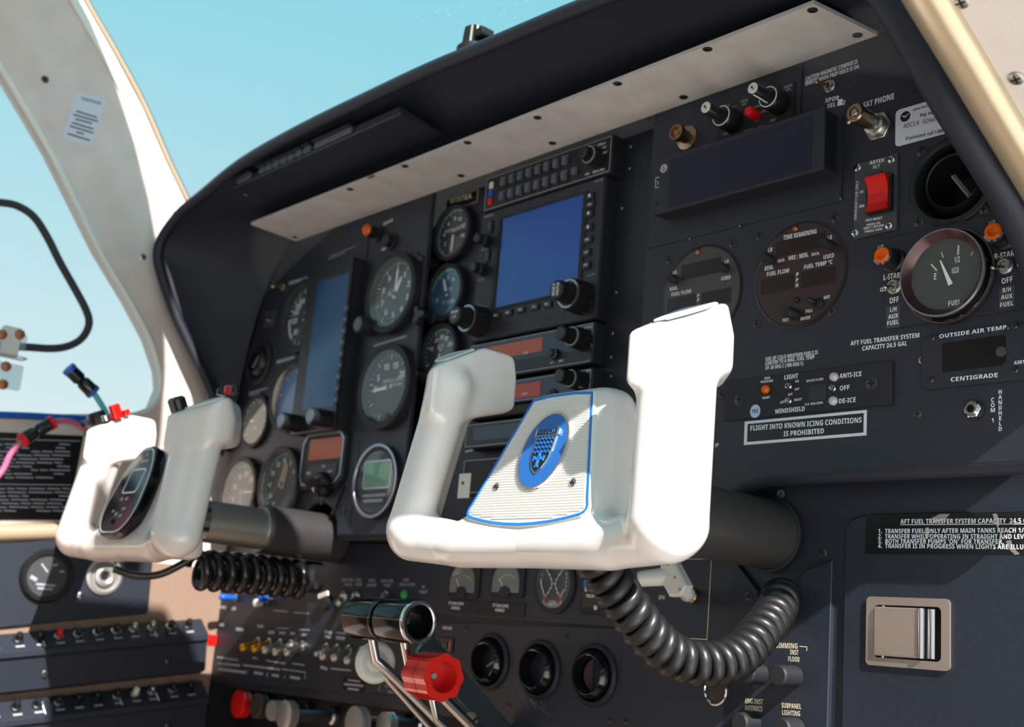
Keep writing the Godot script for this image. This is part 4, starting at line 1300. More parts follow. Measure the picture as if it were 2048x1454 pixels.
func display_box() -> void:
	# mounting plate, then the wide blank display
	var mp := thing("mounting_plate", "flat black plate around the wide blank display", "mounting plate", pz(1500, 330, 0))
	var a := pz(1312, 248, 0)
	var b := pz(1684, 402, 0)
	var ytop := 126.0
	part(mp, "plate", prism(PackedVector2Array([Vector2(a.x, ytop), Vector2(a.x, pz(1329, 489, 0).y), Vector2(b.x, b.y), Vector2(b.x, pz(1684, 232, 0).y), Vector2(pz(1602, 250, 0).x, pz(1684, 232, 0).y), Vector2(pz(1602, 250, 0).x, ytop)]), 0, 1.2, 0.3), M.panel_low)
	screws_px(mp, [[1682, 398], [1480, 452], [1380, 477]], 1.2, 1.0, M.steel)
	var z0 := 1.2
	var zf := 17.0
	var dq := [[1308, 312], [1654, 221], [1644, 338], [1301.6, 432]]
	var s: Array = size_px(dq, zf)
	var c: Vector3 = s[0]
	var d := thing("wide_display", "wide blank dark blue display box with narrow black frame", "display", Vector3(c.x, c.y, z0))
	part(d, "case", prism(rrect(s[1] - 1.6, s[2] - 1.6, 1.5, 2), z0, zf - 1.5, 0.3), M.black_soft, Vector3(c.x, c.y, 0))
	for k in 6:
		part(d, "cooling_fin", rbox(0.8, s[2] - 6.0, 1.0, 0.2, 0.1), M.black, Vector3(c.x + s[1] / 2 - 1.2, c.y, z0 + 1.5 + k * 2.2))
	var sq: Array = size_px([[1342.4, 319], [1626.7, 231], [1620, 340], [1334.7, 416]], zf)
	part(d, "frame", prism(rrect(s[1], s[2], 1.5, 3), zf - 1.5, zf, 0.3), M.panel, Vector3(c.x, c.y, 0))
	part(d, "screen", prism(rrect(sq[1], sq[2], 1.0, 2), 0, 0.25), M.screen_dark, Vector3(sq[0].x, sq[0].y, zf))
	var lg := pz(1327.6, 337, zf)
	part(d, "emblem", ring(oval(3.2, 3.2, 24), oval(2.6, 2.6, 24), 0, 0.2), M.print, lg)
	letters(d, "LP", lg + Vector3(-1.7, -1.3, 0), lg + Vector3(1.9, -1.3, 0), 2.8, M.print, Vector3(0, 0, 1), font_b)
	strokes_px(d, "bracket_mark", [[1311.5, 356, 1311, 376, 1], [1311.5, 356, 1319, 354, 1], [1311, 376, 1318, 374, 1], [1315, 362, 1317, 369, 1.2]], zf, M.print)
	part(d, "light_sensor", disc(1.2, 0.3, 14), M.void_black, pz(1314.4, 407, zf))
	# intercom control strip above it
	var ic := thing("intercom_panel", "small black intercom panel with two white-capped knobs and red button", "intercom", pz(1510, 215, 1.2))
	var iq := [[1434, 214], [1587, 163], [1588.5, 231], [1434, 281]]
	plate_px(ic, "plate", iq, 1.2, 1.4, 0.8, M.black_soft)
	var z := 2.6
	for w in [["ICS", 1450, 214.6, 1459.4, 212.4, 5], ["CREW", 1481, 206, 1496, 201.5, 5], ["VOX", 1483, 212.4, 1493.4, 209.3, 5], ["MUSIC", 1567.6, 178, 1585.4, 171.5, 5.5], ["VOL", 1571.4, 183.5, 1582.4, 179.8, 5.5], ["CREW", 1507, 217.4, 1520.5, 213, 4.6], ["ISO", 1521.8, 226.4, 1531.5, 223.6, 4.6], ["ALL", 1509, 243, 1518.7, 240.4, 5], ["LIVE", 1539.6, 244.6, 1551.8, 240.9, 5.5], ["LIVE", 1446, 271.6, 1456.5, 269, 5.5]]:
		tx(ic, w[0], w[1], w[2], w[3], w[4], w[5], z, M.print_dim)
	strokes_px(ic, "scale_mark", [[1463, 215, 1474, 211.5, 1.0], [1487, 263.5, 1506, 257, 1.2], [1515, 254, 1528, 250, 1.0], [1556, 184, 1566, 180.5, 1.6]], z, M.print_dim)
	for k in [[1468, 245, 1411, 219.5, 9.0], [1561, 208, 1505, 185.5, 9.0]]:
		var p := pz(k[0], k[1], z)
		var h := knob_len(k[0], k[1], k[2], k[3], z)
		var kb := part(ic, "knob", lathe([Vector2(0, 0), Vector2(k[4], 0), Vector2(k[4] * 0.96, h * 0.42), Vector2(k[4] * 0.86, h * 0.46), Vector2(0, h * 0.46)], 28), M.black, p)
		part(kb, "white_ring", lathe([Vector2(k[4] * 0.87, 0), Vector2(k[4] * 0.87, 0.4), Vector2(k[4] * 0.8, 0.4)], 28), M.print, p + Vector3(0, 0, h * 0.455))
		part(kb, "inner_knob", lathe([Vector2(0, 0), Vector2(5.2, 0), Vector2(4.6, h * 0.5), Vector2(4.0, h * 0.53), Vector2(0, h * 0.53)], 22), M.black, p + Vector3(0, 0, h * 0.46))
		part(kb, "white_cap", lathe([Vector2(4.2, 0), Vector2(4.1, 0.6), Vector2(0, 0.7)], 20), M.white_plastic, p + Vector3(0, 0, h * 0.99))
		part(kb, "pointer_line", rbox(1.1, 0.5, h * 0.5, 0.1, 0.1), M.print, p + Vector3(0.2, 4.7 if k[0] < 1500 else -4.9, h * 0.47))
		part(kb, "arrow", prism(PackedVector2Array([Vector2(-2, -0.4), Vector2(0.6, -0.4), Vector2(0.6, -1.4), Vector2(2.4, 0), Vector2(0.6, 1.4), Vector2(0.6, 0.4), Vector2(-2, 0.4)]), 0, 0.1), M.print_dark, p + Vector3(0, 0, h * 0.99 + 0.72), Basis(Vector3(0, 0, 1), 2.2))
	var rl := pz(1513, 231, z)
	part(ic, "red_button", lathe([Vector2(0, 0), Vector2(4.0, 0), Vector2(3.9, 9), Vector2(3.2, 10.4), Vector2(0, 10.8)], 20, 50.0), M.red_plastic, rl, Basis.IDENTITY, "red push button")
	# brass antenna socket
	var bp := pz(1375, 276, 1.2)
	var bn := thing("antenna_socket", "brass bayonet antenna socket at the corner of the wide display", "connector", bp)
	var bh := knob_len(1375, 276, 1351, 267, 1.2)
	part(bn, "flange", lathe([Vector2(10, 0), Vector2(9.8, 1.2), Vector2(5.4, 2.4)], 28), M.brass, bp)
	part(bn, "barrel", lathe([Vector2(5.4, 2), Vector2(5.0, bh * 0.5), Vector2(4.4, bh * 0.6), Vector2(6.4, bh * 0.64), Vector2(6.4, bh), Vector2(5.2, bh), Vector2(4.8, bh - 2.5), Vector2(0, bh - 2.5)], 24), M.brass, bp)
	part(bn, "pin", rod(1.4, 2.0, 0.4, 10), M.copper, bp + Vector3(0, 0, bh - 2.5))

const ZF := -5.0   # faces of the radios

func radio_box(called: String, label: String, category: String, q: Array, border: bool, face: Material) -> Array:
	var s: Array = size_px(q, ZF)
	var c: Vector3 = s[0]
	var t := thing(called, label, category, Vector3(c.x, c.y, ZC))
	part(t, "case", prism(rrect(s[1] + 1.5, s[2] + 1.5, 0.8, 2), ZC, ZF - 1.2, 0.4), M.black_soft, Vector3(c.x, c.y, 0))
	part(t, "face", prism(rrect(s[1], s[2], 1.0, 2), ZF - 1.2, ZF, 0.3), face, Vector3(c.x, c.y, 0))
	if border:
		part(t, "white_border", ring(rrect(s[1] - 1.2, s[2] - 1.2, 0.8, 2), rrect(s[1] - 2.6, s[2] - 2.6, 0.6, 2), 0, 0.15), M.print_dim, Vector3(c.x, c.y, ZF))
	for e in [-1, 1]:
		part(t, "rack_screw", rod(1.4, 1.2, 0.3, 10), M.steel, Vector3(c.x + s[1] / 2 + 6, c.y + e * s[2] * 0.3, ZC))
	return [t, c, s[1], s[2]]

func radio_stack() -> void:
	var host: Node3D = get_node("instrument_panel_001")
	# audio selector
	var r := radio_box("audio_selector", "narrow audio selector panel with two rows of grey push keys", "audio panel", [[972, 357], [1226, 270], [1219, 345], [968, 422]], true, M.black)
	var t: Node3D = r[0]
	var c: Vector3 = r[1]
	var W: float = r[2]
	var H: float = r[3]
	for k in 8:
		for row in 2:
			var p := Vector3(c.x - W * 0.335 + k * W * 0.0715, c.y + (H * 0.2 if row == 0 else -H * 0.23), ZF)
			var b := part(t, "push_key", rbox(5.2, 8.2, 4.0, 0.5, 0.6), M.button_grey, p)
			part(b, "key_mark", rbox(3.4, 0.7, 0.1, 0.1, 0.0), M.print_dim, p + Vector3(0, 5.3, 0.05))
	part(t, "push_key", rbox(4.6, 6.4, 4.0, 0.5, 0.6), M.button_grey, Vector3(c.x + W * 0.245, c.y - H * 0.2, ZF))
	for k in 3:
		part(t, "marker_light", rbox(4.6, 6.6, 1.6, 0.4, 0.3), [M.white_plastic, M.blue_plastic, M.red_plastic][k], Vector3(c.x - W * 0.445, c.y + 7.5 - k * 8.0, ZF), Basis.IDENTITY, ["white marker light", "blue marker light", "red marker light"][k])
	radio_knob(t, 1192, 316, 1163, 307, ZF, 9.0, 6.0, M.black, M.print_dim)
	for s in [["COM 1", 1175.5, 297.5, 1191, 293, 4.5], ["COM 2", 1195, 292.5, 1211, 288, 4.5], ["INT", 1205, 297.5, 1213, 295, 4], ["EXT", 1206, 308, 1214.5, 305.5, 4], ["MIC", 1170, 351, 1179, 348.6, 4], ["MKR & TEST", 1185, 346.6, 1209, 340, 4]]:
		tx(t, s[0], s[1], s[2], s[3], s[4], s[5], ZF)
	# multi-function display
	r = radio_box("navigation_display", "large square navigation display with painted blue reflection on its screen and two big knobs", "display", [[964, 429], [1209, 354], [1190.5, 632], [941.5, 686.5]], false, M.panel)
	t = r[0]
	c = r[1]
	W = r[2]
	H = r[3]
	var sq: Array = size_px([[1005, 436], [1174.5, 388.5], [1157, 578], [994.5, 616]], ZF)
	part(t, "screen_frame", ring(rrect(sq[1] + 9, sq[2] + 4, 1, 2), rrect(sq[1], sq[2], 0.5, 2), 0, 0.9), M.black_soft, Vector3(sq[0].x - 2.5, sq[0].y, ZF))
	part(t, "screen", prism(rrect(sq[1], sq[2], 0.5, 2), 0, 0.3), M.screen_reflected_blue, Vector3(sq[0].x, sq[0].y, ZF))
	for k in [["▲", 1182, 393], ["RNG", 1182.5, 410], ["▼", 1180, 428], ["⇐", 1179, 455.5], ["MENU", 1177.5, 480], ["CLR", 1175, 505.5], ["ENT", 1174.5, 531]]:
		var p := pz(k[1], k[2], ZF)
		var b := part(t, "side_key", rbox(9.0, 6.4, 2.0, 1.0, 0.5), M.black, p)
		var w := 4.6 if k[0].length() > 1 else 2.2
		letters(b, k[0], p + Vector3(-w / 2, -1.0, 2.0), p + Vector3(w / 2, -1.0, 2.0), 2.0, M.print, Vector3(0, 0, 1), font_b)
	for k in [["FN", 994, 632], ["NAV", 1018, 626], ["MSG", 1043, 620], ["FPL", 1071, 614.5], ["PROC", 1096.5, 609]]:
		var p := pz(k[1], k[2], ZF)
		var b := part(t, "lower_key", rbox(10.0, 6.0, 2.0, 1.0, 0.5), M.black, p)
		var w := 4.8
		letters(b, k[0], p + Vector3(-w / 2, -1.0, 2.0), p + Vector3(w / 2, -1.0, 2.0), 2.0, M.print, Vector3(0, 0, 1), font_b)
	for k in [[982, 454], [976, 513]]:
		var p := pz(k[0], k[1], ZF)
		var b := part(t, "side_key", rbox(6.0, 13.0, 2.0, 1.0, 0.5), M.black, p)
		strokes(b, "key_mark", [[p + Vector3(0, -3, 2), p + Vector3(0, -1.6, 2), 1.0], [p + Vector3(0, -0.4, 2), p + Vector3(0, 1, 2), 1.0], [p + Vector3(0, 2.2, 2), p + Vector3(0, 3.6, 2), 1.0]], M.print_dim)
	var kb := radio_knob(t, 1165, 597, 1111, 584, ZF, 14.5, 9.0, M.black, M.bezel_steel)
	var kp := Vector3(pz(1165, 597, ZF).x, pz(1165, 597, ZF).y, ZF + knob_len(1165, 597, 1111, 584, ZF))
	letters(kb, "PUSH", kp + Vector3(0.6, 5.5, 0.05), kp + Vector3(0.6, -5.5, 0.05), 3.0, M.print, Vector3(0, 0, 1), font_b)
	letters(kb, "CRSR", kp + Vector3(-4.0, 5.5, 0.05), kp + Vector3(-4.0, -5.5, 0.05), 3.0, M.print, Vector3(0, 0, 1), font_b)
	kb = radio_knob(t, 962, 645, 908, 636, ZF, 14.5, 9.5, M.black, M.bezel_steel)
	kp = Vector3(pz(962, 645, ZF).x, pz(962, 645, ZF).y, ZF + knob_len(962, 645, 908, 636, ZF))
	letters(kb, "PUSH", kp + Vector3(-5, 1.0, 0.05), kp + Vector3(5, 1.0, 0.05), 2.8, M.print, Vector3(0, 0, 1), font_b)
	letters(kb, "C/V", kp + Vector3(-3, -3.6, 0.05), kp + Vector3(3, -3.6, 0.05), 2.8, M.print, Vector3(0, 0, 1), font_b)
	radio_knob(t, 977, 484, 952, 476.5, ZF, 6.0, 5.0, M.black)
	radio_knob(t, 969, 541, 944, 535, ZF, 6.0, 5.0, M.black)
	for s in [["GARMIN", 967.5, 437, 987, 431, 4.5], ["GNS 480", 1188.5, 366, 1206, 360.5, 4.5], ["SQ VOL", 962, 502.5, 975, 499, 4.5], ["SQ VOL", 956, 563, 969, 559.5, 4.5], ["GPS", 1163.5, 572.5, 1174, 570, 5], ["DFLT NAV", 1174, 554, 1190, 549, 4], ["COM VLOC", 951, 613, 973, 616, 4]]:
		tx(t, s[0], s[1], s[2], s[3], s[4], s[5], ZF, M.print_dim)
	for q in [[[997, 650], [1038, 641], [1037, 654], [996, 663]], [[1082, 640], [1127, 629], [1126, 642], [1081, 652]]]:
		var s: Array = size_px(q, ZF)
		part(t, "card_slot", ring(rrect(s[1], s[2], 0.5, 1), rrect(s[1] - 1.2, s[2] - 1.2, 0.4, 1), 0, 0.25), M.black, Vector3(s[0].x, s[0].y, ZF))
	# communication and navigation radios
	r = radio_box("communication_radio", "radio with pale orange readout directly under the square display", "radio", [[940.7, 692], [1186, 644.5], [1183.5, 720], [934, 766]], true, M.face_blue)
	t = r[0]
	plate_px(t, "readout", [[960, 698], [1085.6, 673.8], [1084, 701], [958, 725]], ZF, 0.4, 0.4, M.screen_orange, 0.0)
	plate_px(t, "lower_face", [[936, 738], [1183, 694], [1182, 716], [935, 761]], ZF, 0.5, 0.4, M.panel, 0.0)
	radio_knob(t, 1170, 681, 1119, 671, ZF, 9.5, 6.5, M.black, M.print_dim)
	radio_knob(t, 1112, 709, 1099, 705, ZF, 4.8, 4.0, M.black, M.print_dim)
	for s in [["OFF", 1100, 728.5, 1107, 727.3, 4.5], ["TEST", 1117, 724.6, 1127, 722.8, 4.5], ["COM", 1169, 658, 1184, 655, 4], ["CHAN", 1046, 709, 1056, 707, 4.5]]:
		tx(t, s[0], s[1], s[2], s[3], s[4], s[5], ZF + 0.5)
	r = radio_box("navigation_radio", "radio with red-orange readout, second under the square display", "radio", [[936, 779], [1184, 731.5], [1180.5, 777], [932, 823]], true, M.face_blue)
	t = r[0]
	plate_px(t, "readout", [[957, 785], [1082, 757.5], [1081, 786], [955, 812]], ZF, 0.4, 0.4, M.screen_red, 0.0)
	radio_knob(t, 1166, 764, 1116, 761, ZF, 8.5, 6.4, M.black, M.print_dim)
	radio_knob(t, 1107, 788, 1098, 787, ZF, 4.4, 3.6, M.black, M.print_dim)
	tx(t, "NAV", 1172, 744.4, 1181, 741.8, 5, ZF)
	tx(t, "CHAN", 1043, 790.6, 1055, 788.4, 4.5, ZF + 0.4)
	r = radio_box("blank_cover", "plain black cover plate between the radios", "cover plate", [[932, 829], [1180, 784], [1178, 800], [931, 845]], false, M.black_soft)
	r = radio_box("transponder", "transponder with mottled dark window behind the yoke plate", "radio", [[932, 857], [1178, 812], [1175, 862], [928, 906]], true, M.panel)
	t = r[0]
	plate_px(t, "readout", [[948, 860], [1085, 834], [1083, 862], [945, 888]], ZF, 0.4, 0.4, M.face_blue, 0.0)
	tx(t, "AUTO", 931, 905, 946, 902, 4, ZF)
	r = radio_box("autopilot_box", "autopilot computer face low in the stack behind the yoke", "autopilot", [[926, 930], [1174, 888], [1172, 960], [922, 1002]], true, M.black_soft)
	t = r[0]
	var tag := thing("paper_tag", "small white paper tag screwed to the lowest unit", "tag", pz(930, 972, ZF))
	plate_px(tag, "sheet", [[918, 950], [943, 944], [937, 992], [915, 1000]], ZF, 0.4, 0.3, M.white_plastic, 0.0)
	screw(tag, pz(926, 966, ZF + 0.4), 1.6, M.screw_black)
	# registration plate
	var np := thing("registration_plate", "small black registration plate with pale border above the small gauges", "plate", pz(920, 395, ZC))
	plate_px(np, "border", [[893, 398], [957, 379.5], [954, 406], [890, 423]], ZC, 0.5, 0.5, M.gasket_tan, 0.0)
	plate_px(np, "field", [[895, 399], [955, 381.5], [952, 404.5], [892, 421]], ZC + 0.5, 0.1, 0.3, M.placard_black, 0.0)
	tx(np, "N1578A", 899, 408, 943, 396.5, 10.5, ZC + 0.6, M.print_cream, font_b)
	# three small round gauges in a column
	gauge("small_gauge", "small black gauge with pale green ring and needle hanging straight down", pz(915, 469, ZC), 29, M.dial_black, {"proud": 9.0, "deep": 4.5, "ticks": [230, -50, 14, 2], "arc": [275, 60, 0.97, 1.2, M.mark_teal], "tick_m": M.print_dim, "nums": [["10", 60], ["8", 90], ["6", 130], ["4", 175], ["2", 215], ["12", 20], ["14", -20]], "words": [["PROP AMPS", 0.0, 0.16, 0.16]], "needles": [[268, 0.82, 2.6, M.print]]})
	gauge("small_gauge", "small temperature gauge with sky reflection painted blue on its dial", pz(901, 588, ZC), 29, M.dial_sky_reflection, {"proud": 9.0, "deep": 4.5, "ticks": [190, 60, 4, 2], "arc": [170, 60, 0.96, 1.4, M.mark_teal], "tick_m": M.print_dim, "nums": [["2", 200], ["5", 90], ["6", 55]], "words": [["TIT", 0.2, 0.1, 0.14], ["°C X100", 0.15, -0.4, 0.16]], "needles": [[113, 0.7, 3.4, M.print]]})
	gauge("small_gauge", "small dark gauge with green arc, half behind the white yoke grip", pz(888, 707, ZC), 29, M.dial_black, {"proud": 9.0, "deep": 4.5, "ticks": [210, -30, 20, 4], "arc": [120, 30, 0.93, 1.6, M.mark_teal], "nums": [["20", 120], ["25", 90], ["30", 60], ["15", 160], ["35", 25]], "words": [["M.P.", 0.0, 0.25, 0.16]], "needles": [[262, 0.5, 2.6, M.print_cream]]})
	# little post lights beside the gauges
	var k := 0
	for q in [[872, 532, 843, 505], [880, 642, 842, 632], [862, 758, 828, 752], [952, 470, 946, 475]]:
		if k == 3:
			break
		var p := pz(q[0], q[1], ZC)
		var pl := thing("post_light", ["black post light between the two upper small gauges", "black post light beside the small gauge with painted blue reflection", "black post light below the small gauge column"][k], "post light", p)
		var h := knob_len(q[0], q[1], q[2], q[3], ZC)
		part(pl, "stem", lathe([Vector2(6.5, 0), Vector2(6.0, h * 0.45), Vector2(4.6, h * 0.5), Vector2(4.6, h * 0.82), Vector2(6.8, h), Vector2(0, h)], 18), M.black, p)
		var tl3 := PackedVector2Array()
		for j in 36:
			tl3.append(Vector2(cos(TAU * j / 36.0), sin(TAU * j / 36.0)) * (7.6 + 2.8 * cos(3.0 * TAU * j / 36.0)))
		part(pl, "hood", prism(tl3, h - 3, h + 5, 1.0), M.black, p)
		k += 1

func pilot_panel() -> void:
	var host: Node3D = get_node("instrument_panel_002")
	# primary flight display

	var tl := pz(619, 571, 12)
	var tr := pz(711, 506, 12)
	var bl := pz(592, 852, 12)
	var br := pz(690, 852, 12)
	var x0: float = (tl.x + bl.x) / 2 - 1
	var x1: float = (pz(709, 520, 14).x + pz(672, 850, 14).x) / 2
	var y1: float = pz(665, 527, 14).y
	var y0: float = pz(640, 862, 14).y
	var d := thing("flight_display", "tall black flight display with painted teal blue reflection on its screen on pilot's side", "display", Vector3((x0 + x1) / 2, (y0 + y1) / 2, 0))
	var cx := (x0 + x1) / 2
	var cy := (y0 + y1) / 2
	part(d, "case", prism(rrect(x1 - x0, y1 - y0, 3, 3), 0, 12, 0.5), M.black_soft, Vector3(cx, cy, 0))
	part(d, "frame", prism(rrect(x1 - x0, y1 - y0, 3, 3), 12, 16, 0.8), M.black, Vector3(cx, cy, 0))
	var s: Array = size_px([[630, 566], [697, 545], [671, 811], [610, 821]], 16)
	part(d, "screen", prism(rrect(s[1], s[2], 0.6, 2), 0, 0.3), M.screen_reflected_teal, Vector3(s[0].x, s[0].y, 16))
	for k in 9:
		var p := Vector3(s[0].x + s[1] / 2 + 4.5, s[0].y + s[2] * (0.22 - k * 0.085), 16)
		var b := part(d, "bezel_key", rbox(6.5, 6.0, 1.6, 0.8, 0.4), M.panel, p)
		part(b, "key_mark", rbox(2.2, 3.0, 0.1, 0.2, 0.0), M.print_dim, p + Vector3(-1.5, 0, 1.6))
	for k in [[597, 848, 560, 850], [660, 840, 619, 839]]:
		plain_knob(d, "knob", k[0], k[1], k[2], k[3], 14, 9.5, M.black, M.button_grey)
	for k in [[700, 528, 697, 585], [693, 640, 690, 700], [683, 740, 675, 850]]:
		pass
	# label plate over it
	var lp := thing("label_plate", "dark engraved plate with blue winged mark above the flight display", "plate", pz(690, 520, 0))
	plate_px(lp, "plate", [[648, 487], [738, 455], [732, 520], [640, 555]], 0, 1.2, 3.0, M.panel_low)
	strokes_px(lp, "engraving", [[660, 513, 712, 492, 1.6], [655, 519, 690, 506, 1.6], [682, 527, 702, 520, 2.2]], 1.2, M.print_dim)
	strokes_px(lp, "wing_mark", [[620, 547, 640, 541, 3.0], [650, 538, 672, 531, 3.0]], 14.0 - 13.8, M.blue_paint)
	strokes_px(host, "placard_print", [[578, 567, 615, 556, 7]], 0, M.print_dim)
	# round instruments of the pilot's six-pack and engine group
	gauge("airspeed_indicator", "large round airspeed dial half covered by the flight display", pz(612, 634, 0), 42, M.dial_black, {"proud": 9.0, "deep": 7.8, "ticks": [260, 100, 16, 2], "arc": [225, 180, 0.9, 4.0, M.print], "nums": [["200", 120], ["180", 140], ["160", 160], ["120", 185], ["80", 225]], "needles": [[80, 0.8, 3.5, M.print]]})
	gauge("altimeter", "large round altimeter with white hands and orange marks", pz(793, 588, 0), 42, M.dial_black, {"proud": 9.0, "deep": 7.8, "ticks": [90, -270, 50, 5], "nums": [["0", 90], ["1", 54], ["2", 18], ["3", -18], ["4", -54], ["5", -90], ["6", -126], ["7", -162], ["8", 162], ["9", 126]], "words": [["ALT", -0.2, 0.05, 0.14]], "needles": [[88, 0.82, 3.4, M.print], [62, 0.55, 4.6, M.print]], "arc": [200, 160, 0.66, 1.6, M.mark_orange]})
	gauge("attitude_indicator", "large round horizon dial with blue upper half on pilot's side", pz(590, 795, 0), 40, M.dial_sky, {"proud": 9.0, "deep": 7.8, "ticks": [170, 10, 12, 3], "arc": [250, 290, 0.9, 2.4, M.mark_red]})
	var vs := gauge("horizon_indicator", "large round horizon dial with white bar beside the yoke grip", pz(780, 775, 0), 43, M.dial_black, {"proud": 9.0, "deep": 7.8, "ticks": [250, -70, 32, 4], "words": [["VERTICAL SPEED", 0.15, 0.18, 0.09], ["100 FT PER MIN", 0.15, 0.04, 0.09]], "nums": [["5", 150], ["10", 110], ["15", 70], ["20", 30], ["0", 180]], "needles": [[183, 0.8, 3.6, M.print]]})
	gauge("small_turn_gauge", "grey small round dial under the black outlet", pz(514, 843, 0), 31, M.dial_grey, {"proud": 5.0, "deep": 2.4, "ticks": [220, -40, 14, 2], "needles": [[175, 0.4, 3.2, M.print]], "words": [["DG", 0.1, -0.3, 0.15]]})  # dial in one even grey
	gauge("tachometer", "large round tachometer with white cross needles by pilot's tube", pz(487, 985, 0), 40, M.dial_black, {"proud": 8.0, "deep": 6.8, "ticks": [240, -60, 30, 5], "nums": [["5", 200], ["10", 160], ["15", 120], ["20", 80], ["25", 40]], "arc": [110, 70, 0.9, 2.4, M.mark_green], "needles": [[0, 0.75, 2.2, M.print], [270, 0.75, 2.0, M.print_dim]]})
	gauge("compass_indicator", "large round dial with pale gold tapering pointer", pz(566, 968, 0), 40, M.dial_black, {"proud": 8.0, "deep": 6.8, "ticks": [360, 0, 36, 3], "tick_m": M.mark_teal, "arc": [360, 0, 0.97, 1.6, M.mark_teal], "nums": [["N", 90], ["3", 60], ["6", 30], ["E", 0], ["W", 180], ["30", 150], ["33", 120], ["24", 210], ["21", 240]], "num_r": 0.74, "num_cap": 5.0, "needles": [[75, 0.72, 13.0, M.gasket_tan]]})
	# eyeball outlet
	var vp := pz(520, 726, 0)
	var v := thing("air_outlet", "round black air outlet at the edge of the pilot's panel", "air vent", vp)
	part(v, "ring", lathe([Vector2(27, 0), Vector2(27, 2), Vector2(24, 4), Vector2(20, 3), Vector2(19, 0.5), Vector2(0, 0.3)], 36, 30.0), M.black_soft, vp)
	part(v, "eyeball", lathe([Vector2(17, 0.4), Vector2(16, 6), Vector2(13, 9), Vector2(11.5, 9), Vector2(11, 1.0), Vector2(0, 1.0)], 30, 40.0), M.black, vp)
	part(v, "vane", rbox(2, 16, 1.2, 0.3, 0.1), M.grey_plastic, vp + Vector3(0, 0, 5), Basis(Vector3(0, 0, 1), -0.7))
	# small lamps and switches
	var lamp := pz(757, 468, 0)
	var al := thing("press_lamp", "orange press-to-test lamp above the altimeter", "lamp", lamp)
	part(al, "socket", lathe([Vector2(8, 0), Vector2(8, 3), Vector2(6.4, 4), Vector2(6.4, 14)], 20), M.black, lamp)
	part(al, "lens", lathe([Vector2(6.2, 13), Vector2(6.2, 16), Vector2(4, 18.5), Vector2(0, 19)], 20, 60.0), M.amber, lamp)
	var nb := thing("push_button", "plain black push button beside the orange press lamp", "button", pz(784, 484, 0))
	part(nb, "collar", lathe([Vector2(9, 0), Vector2(9, 2), Vector2(7.5, 3), Vector2(0, 3)], 20), M.black_soft, pz(784, 484, 0))
	part(nb, "cap", rod(6.5, 9, 1.0, 20), M.black, pz(784, 484, 0))
	tx(host, "SMOKE", 766, 452, 786, 442, 6, 0)
	tx(host, "PULL", 763, 503, 776, 497, 6, 0)
	strokes_px(host, "placard_print", [[748, 692, 813, 672, 4.5], [553, 725, 590, 714, 7], [498, 786, 535, 776, 3], [498, 791, 520, 785, 3]], 0, M.print_dim)
	strokes_px(host, "field_outline", [[790, 492, 855, 470, 0.8], [855, 470, 860, 410, 0.8]], 0, M.screw_slot)
	var tg := thing("toggle_switch", "brass toggle switch at the upper corner of the pilot's panel", "switch", pz(566, 573, 0))
	toggle(tg, "toggle", 566, 573, 543, 573, 0, 16.0, 6.0, M.brass, M.steel, 2.2)
	var ts := thing("toggle_switch", "tiny tan toggle switch on the pilot's panel above the outlet", "switch", pz(539, 640, 0))
	plate_px(ts, "plate", [[530, 625], [551, 617], [548, 652], [526, 658]], 0, 0.8, 0.5, M.label_tape)
	toggle(ts, "toggle", 541, 640, 535, 640, 0.8, 8.0, 4.0, M.brass, M.brass, 1.6)
	# knob beside the flight display
	var sk := thing("selector_knob", "black round knob with grey tip beside the flight display", "knob", pz(745, 656, 0))
	plain_knob(sk, "knob", 745, 656, 715, 651, 0, 9.5, M.black_soft, M.button_grey)
	# annunciator window unit and clock
	var oc := pz(653, 915, 0)
	var ou := thing("altitude_preselector", "orange window unit with silver rim under the flight display", "display", oc)
	part(ou, "body", prism(PackedVector2Array([Vector2(-43, -22), Vector2(-36, -33), Vector2(30, -33), Vector2(41, -22), Vector2(41, 20), Vector2(32, 28), Vector2(-34, 28), Vector2(-43, 18)]), 0, 5, 0.6), M.black_soft, oc)
	var oo := PackedVector2Array([Vector2(-39, -20), Vector2(-33, -29), Vector2(28, -29), Vector2(38, -20), Vector2(38, 18), Vector2(30, 25), Vector2(-31, 25), Vector2(-39, 16)])
	part(ou, "rim", ring(oo, inset(oo, 2.4), 5, 6), M.bezel_steel, oc)
	part(ou, "window", prism(rrect(60, 22, 2, 2), 5, 5.5), M.screen_orange, oc + Vector3(4, 8, 0))
	part(ou, "lower_strip", prism(rrect(54, 14, 2, 2), 5, 5.5), M.panel, oc + Vector3(2, -15, 0))
	part(ou, "push_bar", rbox(26, 6, 8, 2, 1), M.black, oc + Vector3(-2, -24, 4))
	strokes(ou, "caption", [[oc + Vector3(-26, -16, 5.5), oc + Vector3(-18, -16, 5.5), 3.0], [oc + Vector3(2, -10, 5.5), oc + Vector3(8, -10, 5.5), 2.4], [oc + Vector3(14, -16, 5.5), oc + Vector3(22, -16, 5.5), 2.4]], M.print_dim)
	var kc := pz(655, 970, 0)
	var kk := thing("rotary_selector", "glossy black rotary selector below the orange window unit", "selector", kc)
	part(kk, "knob", lathe([Vector2(0, 0), Vector2(13, 0), Vector2(12.4, 9), Vector2(9, 14), Vector2(0, 15.5)], 26, 50.0), M.black_gloss, kc, Basis(Vector3(0, 0, 1), 0))
	part(kk, "finger_bar", rbox(34, 9, 16, 4, 2), M.black_gloss, kc + Vector3(0, 0, 2))
	part(kk, "lever_arm", rbox(3, 34, 2, 1, 0.4), M.black, kc + Vector3(24, -16, 0), Basis(Vector3(0, 0, 1), -0.5))
	var cc := pz(757, 963, 0)
